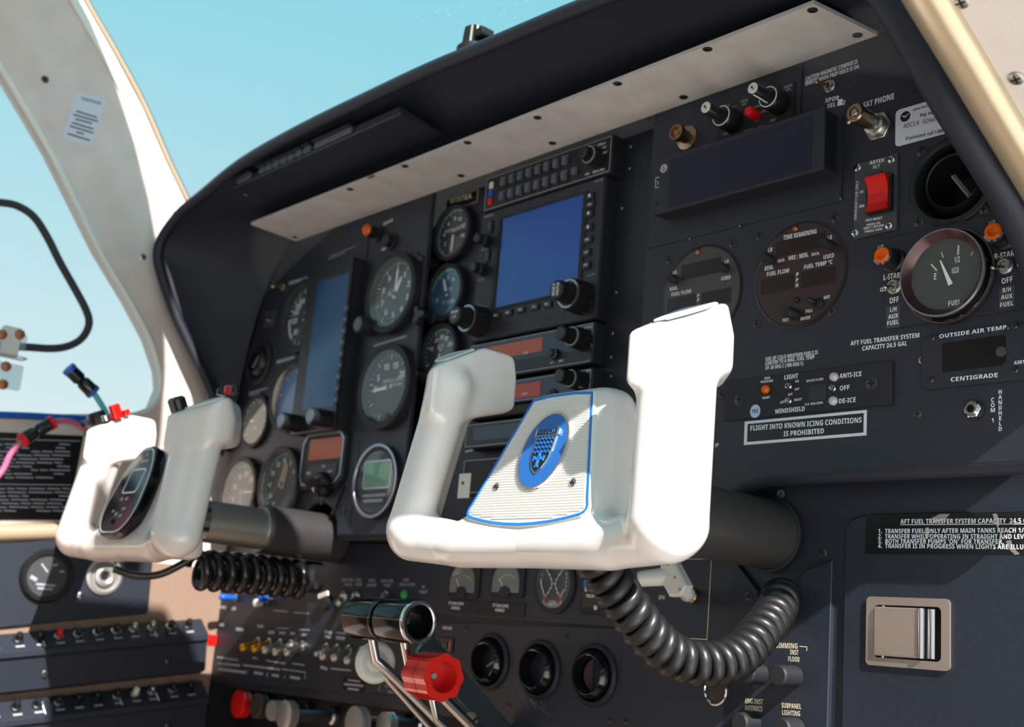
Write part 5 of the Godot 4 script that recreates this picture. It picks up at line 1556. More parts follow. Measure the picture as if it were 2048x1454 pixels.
	var cl := gauge("panel_clock", "round clock with silver rim and green lit window", cc, 35, M.dial_black, {"proud": 5.0, "deep": 1.5, "bezel": M.black_soft})
	part(cl, "silver_rim", lathe([Vector2(36, 4.4), Vector2(36, 5.6), Vector2(33.5, 5.8), Vector2(33, 4.8)], 44, 40.0), M.bezel_steel, cc)
	part(cl, "window_frame", ring(rrect(46, 28, 3, 3), rrect(42, 24, 2, 3), 3.6, 4.6), M.bezel_steel, cc + Vector3(3, 6, 0))
	part(cl, "lit_window", prism(rrect(42, 24, 2, 2), 3.6, 4.0), M.screen_green, cc + Vector3(3, 6, 0))
	strokes(cl, "caption", [[cc + Vector3(-18, -14, 4.0), cc + Vector3(20, -14, 4.0), 3.0], [cc + Vector3(-16, -19, 4.0), cc + Vector3(16, -19, 4.0), 3.0]], M.print_dim)
	screws_px(host, [[644, 1004], [676, 1000], [688, 1021], [717, 887], [738, 907]], 0, 3.2, M.screw_black)
	strokes_px(host, "panel_joint", [[719, 892, 700, 1050, 3.0]], 0, M.screw_slot)

func lower_panels() -> void:
	# base sheet of the lower panel and the plates on it
	var lp := thing("lower_instrument_sheet", "black lower panel sheet behind the levers and yoke tubes", "instrument panel", Vector3(-260, -280, ZS - 5))
	poly_prism(lp, "sheet", [Vector2(-770, -190), Vector2(232, -165), Vector2(232, -420), Vector2(-120, -420), Vector2(-330, -365), Vector2(-770, -372)], ZS - 6, ZS - 2, M.panel_low)
	screws_px(lp, [[1560, 988], [1646, 1105]], ZS - 2, 3.2, M.screw_black)
	var zp := ZS
	# glove box door
	var gd := thing("glovebox_door", "black glove box door panel with rounded corner and metal latch", "door panel", Vector3(150, -300, zp))
	var pa := PackedVector2Array()
	for q in [[1681, 1460], [1688, 1075], [1692, 1052], [1703, 1037], [1725, 1029], [1760, 1027]]:
		var p := pz(q[0], q[1], zp)
		pa.append(Vector2(p.x, p.y))
	pa.append(Vector2(232, pa[5].y))
	pa.append(Vector2(232, -420))
	pa.append(Vector2(pa[0].x, -420))
	part(gd, "panel", prism(pa, zp - 2, zp, 1.2), M.panel_low)
	# latch
	var fr := [[1735, 1191.5], [1902, 1199.5], [1897.5, 1342], [1730, 1330]]
	var s: Array = size_px(fr, zp + 1.2)
	var lc: Vector3 = s[0]
	var la := thing("paddle_latch", "brushed metal paddle latch set in the glove box door", "latch", Vector3(lc.x, lc.y, zp))
	var W: float = s[1]
	var H: float = s[2]
	part(la, "frame", ring(rrect(W, H, 3, 5), rrect(W - 11, H - 10, 3, 5), 0, 1.6), M.brushed, Vector3(lc.x, lc.y, zp))
	part(la, "recess", prism(rrect(W - 10.6, H - 9.6, 3, 4), 0, 0.25), M.black_gloss, Vector3(lc.x, lc.y, zp))
	part(la, "paddle", prism(rrect((W - 11) * 0.7, H - 12.5, 1.0, 3), 0.25, 3.2, 0.8), M.brushed, Vector3(lc.x - (W - 11) * 0.135, lc.y, zp))
	part(la, "paddle_lip", tube([Vector3(0, -(H - 12.5) / 2, 0), Vector3(0, (H - 12.5) / 2, 0)], [2.4], 12), M.chrome, Vector3(lc.x + (W - 11) * 0.215, lc.y, zp + 1.8))
	part(la, "cup", tube([Vector3(0, -(H - 13) / 2, 0), Vector3(0, (H - 13) / 2, 0)], [3.2], 12), M.chrome, Vector3(lc.x + (W - 11) * 0.34, lc.y, zp - 1.4))
	for e in [-1, 1]:
		part(la, "hinge_pin", rod(0.9, 1.2, 0.3, 10), M.chrome, Vector3(lc.x - (W - 11) * 0.36, lc.y + e * (H - 11.4) / 2, zp + 0.6))
	# fuel transfer sticker
	var fs := thing("fuel_transfer_sticker", "worn black sticker of fuel transfer instructions on glove box door", "sticker", pz(1890, 1068, zp))
	var tl := pz(1732.5, 1029.6, zp)
	var bl := pz(1730.5, 1108.5, zp)
	part(fs, "sheet", prism(PackedVector2Array([Vector2(tl.x, tl.y), Vector2(bl.x, bl.y), Vector2(228, bl.y), Vector2(228, tl.y)]), zp, zp + 0.15), M.placard_black)
	var z := zp + 0.16
	tx(fs, "AFT FUEL TRANSFER SYSTEM CAPACITY  24.5 GALLONS", 1801, 1047.5, 2043, 1046.2, 9, z, null, null, "AFT FUEL TRANSFER SYSTEM CAPACITY  24.5")
	strokes_px(fs, "underline", [[1801, 1049.5, 2060, 1048, 1.1]], z, M.print)
	tx(fs, "1.  TRANSFER FUEL ONLY AFTER MAIN TANKS REACH 1/4", 1756, 1066.5, 2048, 1065, 8.5, z, null, null, "1.  TRANSFER FUEL ONLY AFTER MAIN TANKS REACH 1/")
	tx(fs, "2.  TRANSFER WHILE OPERATING IN STRAIGHT AND LEVEL", 1756, 1076.8, 2048, 1077.8, 8.5, z, null, null, "2.  TRANSFER WHILE OPERATING IN STRAIGHT AND LEV")
	tx(fs, "3.  BOTH TRANSFER PUMPS 'ON' FOR TRANSFER.", 1756, 1086.7, 2008, 1088, 8.5, z)
	tx(fs, "4.  TRANSFER IS IN PROGRESS WHEN LIGHTS ARE ILLUMINATED", 1756, 1096, 2048, 1098.5, 8.5, z, null, null, "4.  TRANSFER IS IN PROGRESS WHEN LIGHTS ARE ILLU")
	var k := 0
	for q in [[[1862, 1037], [1880, 1028], [1900, 1028], [1888, 1041], [1870, 1043]], [[1985, 1028], [1993, 1027], [2000, 1042], [1996, 1058], [1991, 1046]], [[1850, 1056], [1857, 1054], [1860, 1072], [1853, 1078], [1848, 1066]], [[2012, 1082], [2022, 1080], [2026, 1095], [2040, 1108], [2030, 1110], [2018, 1098]], [[2000, 1064], [2004, 1062], [2003, 1078], [1999, 1080]]]:
		var pp := PackedVector2Array()
		for e in q:
			var p := pz(e[0], e[1], z)
			pp.append(Vector2(p.x, p.y))
		part(fs, "worn_patch", prism(pp, z - 0.02, z + 0.05), M.brushed, Vector3.ZERO, Basis.IDENTITY, "bare metal showing through")
	# dimmer plate at the panel's end
	var dp := thing("dimmer_plate", "black plate of light dimming knobs beside the glove box door", "control panel", pz(1600, 1300, zp))
	var po := PackedVector2Array()
	for q in [[1664, 1121], [1612, 1140], [1575, 1186], [1563, 1240], [1545, 1300], [1520, 1326], [1500, 1340]]:
		var p := pz(q[0], q[1], zp + 2)
		po.append(Vector2(p.x, p.y))
	po.append(Vector2(po[6].x - 22, po[6].y - 4))
	po.append(Vector2(po[7].x, -420))
	var re := pz(1653, 1454, zp + 2).x
	po.append(Vector2(re, -420))
	part(dp, "plate", prism(po, zp - 2, zp + 2, 0.5), M.panel_low)
	screws_px(dp, [[1582, 1194]], zp + 2, 3.2, M.screw_black)
	var zt := zp + 2
	tx(dp, "LIGHT DIMMING", 1521, 1294.5, 1596, 1297.5, 10, zt, M.print_cream)
	strokes_px(dp, "bracket_line", [[1599, 1292.5, 1615, 1294, 1.6], [1614.5, 1293.5, 1613.5, 1302, 1.6]], zt, M.print_cream)
	tx(dp, "INST", 1580, 1309, 1597, 1310, 9.5, zt, M.print_cream)
	tx(dp, "FLOOD", 1576, 1322.5, 1599.5, 1324, 9.5, zt, M.print_cream)
	tx(dp, "ENG INST", 1490, 1406.3, 1526, 1408.8, 9.5, zt, M.print_cream)
	tx(dp, "AVIONICS", 1489.5, 1420.3, 1525, 1422.8, 9.5, zt, M.print_cream)
	tx(dp, "SUBPANEL", 1563, 1415.5, 1603, 1418, 9.5, zt, M.print_cream)
	tx(dp, "LIGHTING", 1564, 1429.5, 1601, 1432.5, 9.5, zt, M.print_cream)
	for q in [[1520, 1348, 1492, 1342], [1588, 1353, 1555, 1347], [1505, 1446, 1478, 1440], [1592, 1458, 1562, 1452]]:
		plain_knob(dp, "dimmer_knob", q[0], q[1], q[2], q[3], zt, 7.2, M.black_soft)
	# flap plate
	var fp := thing("flap_plate", "black plate with pale FLAPS outline behind the coiled cord", "control panel", pz(1390, 1230, zp))
	var fo := PackedVector2Array()
	for q in [[1258, 1110], [1470, 1122], [1514, 1180], [1511, 1240]]:
		var p := pz(q[0], q[1], zp + 2)
		fo.append(Vector2(p.x, p.y))
	fo.append(Vector2(fo[3].x, -420))
	fo.append(Vector2(fo[0].x - 1, -420))
	part(fp, "plate", prism(fo, zp - 2, zp + 2, 0.5), M.panel_low)
	screws_px(fp, [[1498, 1192], [1253, 1441]], zp + 2, 3.2, M.screw_black)
	strokes_px(fp, "outline", [[1369, 1118, 1423.5, 1118.5, 1.6], [1423, 1118, 1414, 1279.5, 1.6], [1415, 1279, 1340, 1275, 1.6]], zt, M.print_cream)
	tx(fp, "FLAPS", 1342, 1122, 1366.5, 1122.4, 9, zt, M.print_cream)
	tx(fp, "APH", 1317, 1199, 1329.5, 1199.5, 8.5, zt, M.print_cream)
	tx(fp, "UP", 1355, 1154, 1363, 1154.5, 8, zt, M.print_cream)
	tx(fp, "DN", 1312, 1240, 1322, 1240.5, 9, zt, M.print_cream)
	# flap lever
	var fb := pz(1388, 1192, zt)
	var fl := thing("flap_lever", "white plastic flap lever with wedge-shaped handle", "lever", fb)
	part(fl, "pivot", lathe([Vector2(5.5, 0), Vector2(5.5, 4), Vector2(3.5, 6), Vector2(3.5, 12), Vector2(0, 12)], 18), M.brass, fb)
	var a0 := pz(1373, 1183, 12)
	var a1 := pz(1340, 1150, 20)
	part(fl, "stalk", tube(Array(smooth_path([fb + Vector3(0, 0, 8), a0, a1], 6)), [5.0], 12), M.white_plastic)
	var hb := MB.new()
	var h0 := pz(1276, 1158, 34)
	var h1 := pz(1344, 1152, 16)
	tube_into(hb, PackedVector3Array([h0, h0.lerp(h1, 0.1), h0.lerp(h1, 0.6), h1]), [4.6, 5.6, 6.2, 6.4], 14)
	part(fl, "handle", hb.mesh(), M.white_plastic)
	part(fl, "wedge", prism(PackedVector2Array([Vector2(-6, 8), Vector2(5, 9), Vector2(19, -9), Vector2(15, -16), Vector2(4, -17), Vector2(-6, -5)]), -4, 4, 1.5), M.white_plastic, a1 + Vector3(-1, 2, 0))
	for q in [Vector3(2, 5, 4.2), Vector3(9, -4, 4.2), Vector3(14, -12, 4.2)]:
		part(fl, "rivet", rod(1.0, 0.6, 0.2, 10), M.brass, a1 + Vector3(-1, 2, 0) + q)
	# chrome-rimmed lighter socket
	var cp := pz(1433, 1381, zt)
	var cs := thing("lighter_socket", "chrome-rimmed dark socket below the coiled cord", "socket", cp)
	part(cs, "rim", lathe([Vector2(10.5, 0), Vector2(10.5, 1.6), Vector2(9.4, 2.2), Vector2(8.6, 1.4)], 32, 50.0), M.chrome, cp)
	part(cs, "plug", lathe([Vector2(8.6, 0.2), Vector2(8.2, 1.2), Vector2(4, 0.8), Vector2(0, 0.6)], 28), M.dial_brown, cp)
	# fuel gauge plate
	var gp := thing("fuel_gauge_plate", "black plate holding the fuel quantity and deicer gauges", "instrument panel", pz(1060, 1180, zp))
	var go := PackedVector2Array()
	for q in [[868, 1090], [1256, 1106], [1252, 1256], [864, 1228]]:
		var p := pz(q[0], q[1], zp + 2)
		go.append(Vector2(p.x, p.y))
	go[0].x = minf(go[0].x, go[3].x)
	part(gp, "plate", prism(go, zp - 2, zp + 2, 0.4), M.panel_low)
	for i in 2:
		var c := pz([930, 1017][i], [1165, 1164][i], zt)
		var fg := thing("fuel_quantity_gauge", ["arched 37 gallon fuel gauge next to the switch panel", "arched 37 gallon fuel gauge beside the crossing-scale tip gauge"][i], "gauge", c, "main tank fuel gauges")
		var arch := PackedVector2Array()
		for j in 17:
			arch.append(Vector2(cos(PI * j / 16.0), sin(PI * j / 16.0)) * Vector2(17, 19) + Vector2(0, -2))
		arch.append(Vector2(-17, -9))
		arch.append(Vector2(17, -9))
		var fro := rrect(42, 34, 4, 4)
		part(fg, "case", prism(fro, 0, 2.5, 0.8), M.black_soft, c + Vector3(0, 3.5, 0))
		part(fg, "dial", prism(arch, 2.5, 3.0), M.dial_grey, c)
		var l := []
		for j in 12:
			var a0_ := deg_to_rad(lerpf(150, 40, j / 12.0))
			var a1_ := deg_to_rad(lerpf(150, 40, (j + 1.0) / 12.0))
			l.append([c + Vector3(2 + cos(a0_) * 12, -6 + sin(a0_) * 12, 3.0), c + Vector3(2 + cos(a1_) * 12, -6 + sin(a1_) * 12, 3.0), 0.9])
		strokes(fg, "yellow_band", l, M.mark_yellow)
		strokes(fg, "needle", [[c + Vector3(0, -8, 3.2), c + Vector3(-9, 3, 3.2), 0.9]], M.print)
		part(fg, "pivot_cover", prism(oval(7, 5, 20), 3.0, 4.0), M.black, c + Vector3(0, -8.5, 0))
		part(fg, "glass", prism(arch, 3.6, 3.9), M.gauge_glass, c)
		var cq := [[900, 1199], [959, 1203], [957, 1228], [898, 1224]] if i == 0 else [[958, 1201], [1050, 1207], [1047, 1233], [955, 1228]]
		plate_px(fg, "caption_plate", cq, zt, 1.2, 0.5, M.black_soft)
		if i == 0:
			tx(fg, "37 GALLONS", 897, 1208.5, 927, 1210.5, 5.5, zt + 1.2)
			tx(fg, "USABLE", 902, 1218, 920, 1219.5, 5.5, zt + 1.2)
		else:
			tx(fg, "37 GALLONS", 985, 1213, 1017, 1215.5, 6, zt + 1.2)
			tx(fg, "USABLE", 990, 1222.5, 1009, 1224, 6, zt + 1.2)
	var qc := pz(1111, 1168, zt)
	var tf := thing("tip_fuel_gauge", "round black twin-needle fuel gauge with crossing white scales", "gauge", qc)
	part(tf, "bezel", lathe([Vector2(24, 0), Vector2(24, 2), Vector2(22.5, 3), Vector2(20, 3), Vector2(19.2, 2)], 40, 25.0), M.black_soft, qc)
	part(tf, "dial", disc(19.6, 1.8, 36), M.dial_black, qc)
	var dzv := Vector3(0, 0, 2.0)
	var l3 := []
	for sgn in [-1.0, 1.0]:
		for j in 12:
			var f0 := j / 12.0
			var f1 := (j + 1) / 12.0
			var xa: float = sgn * (1.6 + 7.5 * pow(absf(f0 * 2 - 1), 1.4))
			var xb: float = sgn * (1.6 + 7.5 * pow(absf(f1 * 2 - 1), 1.4))
			var ya := lerpf(-11, 11, f0)
			var yb := lerpf(-11, 11, f1)
			l3.append([qc + dzv + Vector3(xa, ya, 0), qc + dzv + Vector3(xb, yb, 0), 0.6])
			if j % 2 == 0:
				l3.append([qc + dzv + Vector3(xa - 1.4, ya, 0), qc + dzv + Vector3(xa + 1.4, ya, 0), 0.6])
	strokes(tf, "scale", l3, M.print)
	strokes(tf, "needle", [[qc + dzv + Vector3(-16, 3, 0.4), qc + dzv + Vector3(-9.5, -10, 0.4), 0.8], [qc + dzv + Vector3(13, -4, 0.4), qc + dzv + Vector3(9.5, -10, 0.4), 0.8]], M.print)
	strokes(tf, "empty_mark", [[qc + dzv + Vector3(-9.6, -12, 0.2), qc + dzv + Vector3(-8, -9.5, 0.2), 2.2], [qc + dzv + Vector3(9.6, -12, 0.2), qc + dzv + Vector3(8, -9.5, 0.2), 2.2]], M.mark_red)
	for q in [["TIP", -2.8, 15.6, 2.8, 2.8], ["FUEL", -4.6, 11.6, 4.6, 3.0], ["F", -9.8, 10.2, -8, 2.6], ["F", 8, 10.2, 9.8, 2.6], ["E", -11, -15.6, -9.2, 2.6], ["E", 9.2, -15.6, 11, 2.6], ["QTY", -4, -17, 4, 3.2]]:
		letters(tf, q[0], qc + dzv + Vector3(q[1], q[2], 0), qc + dzv + Vector3(q[3], q[2], 0), q[4], M.print)
	var le := "LEFT"
	var ri := "RIGHT"
	for j in le.length():
		letters(tf, le[j], qc + dzv + Vector3(-15.2, 6 - j * 3.4, 0), qc + dzv + Vector3(-13.6, 6 - j * 3.4, 0), 2.0, M.print)
	for j in ri.length():
		letters(tf, ri[j], qc + dzv + Vector3(13.6, 7 - j * 3.2, 0), qc + dzv + Vector3(15.2, 7 - j * 3.2, 0), 2.0, M.print)
	part(tf, "glass", disc(19.8, 2.7, 36), M.gauge_glass, qc)
	var bc := pz(1200, 1172, zt)
	var bg := thing("deicer_ammeter", "square deicer meter with pale blue window behind the cord", "gauge", bc)
	part(bg, "case", prism(rrect(38, 44, 4, 4), 0, 3, 0.8), M.black_soft, bc)
	part(bg, "window", prism(PackedVector2Array([Vector2(-15, -2), Vector2(15, -2), Vector2(15, 14), Vector2(11, 18), Vector2(-11, 18), Vector2(-15, 14)]), 3, 3.4), M.dial_sky, bc)  # window in one even blue
	part(bg, "lower_strip", prism(rrect(31, 14, 1.5, 3), 3, 3.5), M.placard_black, bc + Vector3(0, -10, 0))
	tx(bg, "BFGoodrich", 1169, 1182.5, 1222, 1185.5, 7.5, zt + 3.6, null, font_b)
	tx(bg, "PROP DE-ICER", 1172, 1195, 1215, 1197.5, 6.5, zt + 3.6, null, font_b)
	part(bg, "adjuster", rod(2.2, 0.8, 0.3, 12), M.steel, bc + Vector3(0, -17, 3))
	# centre outlet panel with three air outlets
	var op := thing("outlet_panel", "scuffed black centre panel with three round air outlets", "panel", pz(1080, 1340, zp))
	var oo := []
	for q in [[868, 1246], [1253, 1258], [1242, 1454], [1010, 1418], [870, 1395]]:
		var p := pz(q[0], q[1], zp + 1.0)
		oo.append(Vector2(p.x, p.y))
	oo[2].y = -372.0
	oo[3].y = -357.0
	var holes := []
	var cs3 := []
	for q in [[981, 1323], [1080, 1339], [1189, 1350]]:
		var p := pz(q[0], q[1], zp + 1)
		cs3.append(p)
		holes.append([p.x, p.y, 22.5])
	holed(op, "plate", oo, zp - 2, zp + 1, holes, M.panel_low)
	screws_px(op, [[934, 1256], [1135, 1272], [1017, 1411], [1222, 1440]], zp + 1, 2.8, M.screw_black)
	strokes_px(op, "scuff", [[1040, 1352, 1072, 1420, 0.7], [1030, 1360, 1060, 1425, 0.6], [1050, 1345, 1090, 1418, 0.5], [1060, 1398, 1100, 1432, 0.6]], zp + 1, M.grey_plastic)
	for i in 3:
		var c: Vector3 = cs3[i]
		var av := thing("air_outlet", ["deep black air outlet nearest the hour meter", "deep black air outlet in the middle of three", "black air outlet with plum disc beside the flap plate"][i], "air vent", c)
		part(av, "flange", lathe([Vector2(24, 0), Vector2(24, 1.5), Vector2(22.5, 3.2), Vector2(20.6, 3.2), Vector2(19.6, 0), Vector2(19.6, -28), Vector2(0, -28)], 40, 25.0), M.black_soft, c)
		part(av, "eyeball", lathe([Vector2(19.2, -8), Vector2(19.0, 1.5), Vector2(17.2, 7.0), Vector2(15.4, 9.4), Vector2(14.4, 9.0), Vector2(14.0, 4), Vector2(14.0, -22), Vector2(0, -22)], 36, 45.0), M.black_gloss, c)
		if i == 0:
			part(av, "vane", rbox(1.6, 20, 8, 0.4, 0.2), M.grey_plastic, c + Vector3(4, 0, -8), Basis(Vector3(0, 0, 1), -1.1))
		if i == 2:
			part(av, "flap_disc", prism(oval(13.4, 13.4, 30), 0, 1.0), M.pink_dark if M.has("pink_dark") else mat("pink_dark", Color(0.32, 0.22, 0.28), 0.4), c + Vector3(0, 0, -6), Basis(Vector3(0, 1, 0), 0.35))
	# hour meter
	var hp := pz(894, 1291, zp + 1)
	var hm := thing("hour_meter", "small rectangular hour meter window on the centre panel", "meter", hp)
	part(hm, "frame", prism(rrect(19, 13.5, 1.2, 3), 0, 1.4, 0.4), M.black, hp)
	part(hm, "window", prism(rrect(16, 10.5, 0.6, 2), 1.4, 1.6), M.label_tape, hp)
	for j in 5:
		part(hm, "digit_wheel", rbox(2.2, 7, 0.4, 0.3, 0.1), M.print_dark if j < 4 else M.mark_orange, hp + Vector3(-6.2 + j * 3.0, 0, 1.6))
	strokes(hm, "digit", [[hp + Vector3(-3.2, -2.5, 2.1), hp + Vector3(-3.2, 2.5, 2.1), 0.8], [hp + Vector3(0.4, -2.5, 2.1), hp + Vector3(0.4, 2.5, 2.1), 0.7]], M.print_dim)
	tx(op, "AUX ENG", 885, 1258, 904, 1260, 6, zp + 1)
	pilot_switches()

func pilot_switches() -> void:
	var z := ZS + 1.0
	var sp := thing("switch_panel", "black switch panel with rows of silver and gold toggles", "switch panel", pz(640, 1260, z))
	var o := []
	for q in [[404, 1148], [868, 1096], [866, 1246], [866, 1396], [400, 1360]]:
		var p := pz(q[0], q[1], z)
		o.append(Vector2(p.x, p.y))
	o[0] = Vector2(-770, -214)
	o[1].y = -214.0
	o[4].x = -770.0
	part(sp, "plate", prism(PackedVector2Array(o), z - 2.4, z, 0.6), M.panel_low)
	# toggles: [nut u, v, tip u, v, kind]
	for q in [[518, 1284, 482, 1297, 1], [540, 1286, 505, 1299, 1], [562, 1288, 526, 1302, 0], [584, 1290, 547, 1306, 0], [607, 1292, 570, 1306.5, 0], [655, 1297, 629, 1310, 2], [677, 1299, 642, 1314, 0], [700, 1301, 665, 1317, 0], [726, 1304, 691, 1323, 0], [750, 1307, 716, 1324, 0], [690, 1192, 677, 1207, 0], [715, 1192, 706, 1204, 0], [773, 1193, 765, 1203, 0]]:
		var m: Material = [M.alu, M.gold, M.alu][q[4]]
		var reach := 26.0 if q[4] < 2 else 14.0
		toggle(sp, "toggle", q[0], q[1], q[2], q[3], z, reach, 5.2, M.steel, m, 4.2 if q[4] < 2 else 2.6)
	toggle(sp, "toggle", 474, 1196, 440, 1194, z, 24.0, 4.5, M.steel, M.blue_plastic, 3.8)
	toggle(sp, "toggle", 536, 1199, 520, 1196, z, 12.0, 4.0, M.steel, M.blue_plastic, 4.2)
	toggle(sp, "toggle", 524, 1206, 510, 1206, z, 10.0, 3.0, M.steel, M.white_plastic, 4.6)
	toggle(sp, "toggle", 434, 1183, 424, 1182, z, 8.0, 3.0, M.steel, M.white_plastic, 3.4)
	part(sp, "red_guard", rbox(13, 12, 10, 1, 0.8), M.red_plastic, pz(427, 1280, z), Basis.IDENTITY, "red switch guard")
	part(sp, "round_button", rod(8, 6, 1, 20), M.black, pz(654, 1205, z))
	part(sp, "flat_lever", rbox(17, 5, 2, 0.8, 0.4), M.white_plastic, pz(648, 1190, z + 16), Basis(Vector3(0, 0, 1), 0.24))
	part(sp, "green_lamp", lathe([Vector2(4.2, 0), Vector2(4, 2.5), Vector2(2, 4), Vector2(0, 4.3)], 16, 60.0), M.green_plastic, pz(810, 1189, z), Basis.IDENTITY, "small green lamp")
	for s in [["STBY GEN", 683, 1163, 707, 1163, 6], ["FIELD", 688, 1172, 704, 1172, 6], ["FUEL", 711, 1163, 723, 1163, 6], ["PUMP", 711, 1172, 724, 1172, 6], ["VENT", 737, 1164, 751, 1164, 6], ["BLOWER", 734, 1173, 753, 1173, 6], ["STBY FUEL", 762, 1165, 787, 1165, 6], ["PUMP", 767, 1174, 781, 1174, 6], ["GEAR", 806, 1163, 818, 1163, 6], ["DN & LOCKED", 799, 1172, 830, 1172, 6], ["IN", 844, 1177, 850, 1177, 6], ["TRANSIT", 838, 1187, 855, 1187, 6], ["COWL FLAPS", 769, 1374, 806, 1379, 5.5], ["PULL ON", 775, 1386, 796, 1389, 5.5]]:
		tx(sp, s[0], s[1], s[2], s[3], s[4], s[5], z, M.print_dim)
	var l := []
	for q in [[546, 1221, 575, 1223, 2.4], [588, 1225, 618, 1227, 2.4], [554, 1256, 578, 1257, 2.0], [596, 1259, 620, 1260, 2.0], [440, 1214, 452, 1215, 6], [464, 1217, 472, 1217, 7], [436, 1249, 448, 1250, 6], [472, 1258, 487, 1259, 6], [515, 1252, 527, 1253, 6], [536, 1265, 549, 1265, 6], [558, 1266, 571, 1266, 5], [580, 1267, 590, 1267, 5], [604, 1270, 614, 1270, 5], [649, 1263, 664, 1266, 6], [649, 1272, 662, 1275, 5], [672, 1265, 692, 1267, 3], [672, 1275, 690, 1277, 7], [532, 1321, 570, 1327, 2.4], [584, 1327, 609, 1330, 2.4], [505, 1315, 515, 1317, 3], [662, 1337, 702, 1341, 3], [716, 1343, 728, 1344, 3], [641, 1334, 655, 1338, 6], [434, 1314, 476, 1320, 3], [437, 1327, 480, 1331, 4], [486, 1330, 560, 1339, 3.4], [436, 1338, 492, 1345, 5], [508, 1345, 526, 1348, 5], [544, 1350, 558, 1352, 5], [580, 1354, 600, 1357, 5], [564, 1338, 612, 1345, 2], [611, 1345, 610, 1360, 2], [495, 1340, 494, 1348, 2], [535, 1346, 534, 1354, 2], [570, 1350, 569, 1358, 2], [760, 1369, 758, 1382, 2], [812, 1374, 811, 1390, 2]]:
		l.append(q)
	strokes_px(sp, "print_lines", l, z, M.print_dim)
	plate_px(sp, "caption_plate", [[686, 1354], [730, 1358], [728, 1385], [684, 1380]], z, 0.5, 0.6, M.placard_black, 0.0)
	strokes_px(sp, "print_lines", [[696, 1360, 720, 1363, 3], [688, 1368, 727, 1372, 4], [695, 1377, 718, 1380, 4]], z + 0.5, M.print_dim)
	# lower row of push-pull knobs under the panel
	var kz := -70.0
	var lo := thing("lower_valance", "dark recessed sheet under the switch panel", "panel", Vector3(-500, -400, kz))
	slab(lo, "sheet", Vector3(-770, -520, kz - 6), Vector3(-120, -350, kz - 2), M.black_soft)
	var kinds := [["pull_knob", "flat red pull knob under the switch panel", 474, 1407, 15, M.red_plastic, 40], ["pull_knob", "dark maroon pull knob beside the flat red one", 510, 1412, 13, M.dark_knob, 44], ["pull_knob", "small grey pull knob beside the chrome-headed one", 541, 1421, 10.5, M.grey_plastic, 46], ["pull_knob", "chrome-headed pull knob on a thick black shaft", 566, 1430, 14.5, M.grey_metal, 62], ["pull_knob", "grey mushroom pull knob under the throttle knobs", 706, 1445, 15, M.grey_plastic, 60], ["pull_knob", "small pale pull knob beside the grey mushroom knob", 765, 1448, 11, M.grey_metal, 44]]
	for q in kinds:
		var tip := pz(q[2], q[3], kz + q[6])
		var b := Vector3(tip.x, tip.y, kz)
		var h: float = q[6]
		var t := thing(q[0], q[1], "pull knob", b)
		part(t, "shaft", lathe([Vector2(0, -2), Vector2(6, -2), Vector2(6, h - 12), Vector2(0, h - 12)], 18), M.black if q[5] != M.grey_metal else M.tube_dark, b)
		part(t, "collar", lathe([Vector2(9, 0), Vector2(9, 5), Vector2(7, 7), Vector2(6, 7)], 20), M.chrome, b)
		part(t, "head", lathe([Vector2(5, h - 13), Vector2(q[4] * 0.8, h - 12), Vector2(q[4], h - 10), Vector2(q[4], h - 6.5), Vector2(q[4] * 0.86, h - 6), Vector2(q[4] * 0.86, h - 5), Vector2(q[4], h - 4.5), Vector2(q[4], h - 1), Vector2(q[4] * 0.9, h), Vector2(0, h)], 30), q[5], b)

# lettering and plates on the port wall
func wrect(u0: float, v0: float, u1: float, v1: float, x: float) -> Array:
	var a := pxw(u0, v0, x)
	var b := pxw(u1, v1, x)
	return [Vector3(x, (a.y + b.y) / 2, (a.z + b.z) / 2), absf(a.z - b.z), absf(a.y - b.y)]

func wstrokes(parent: Node3D, called: String, list: Array, x: float, m: Material) -> void:
	var l := []
	for q in list:
		var a := pxw(q[0], q[1], x)
		l.append([a, pxw(q[2], q[3], x), q[4] * mm_per_px(a)])
	strokes(parent, called, l, m, Vector3(1, 0, 0))

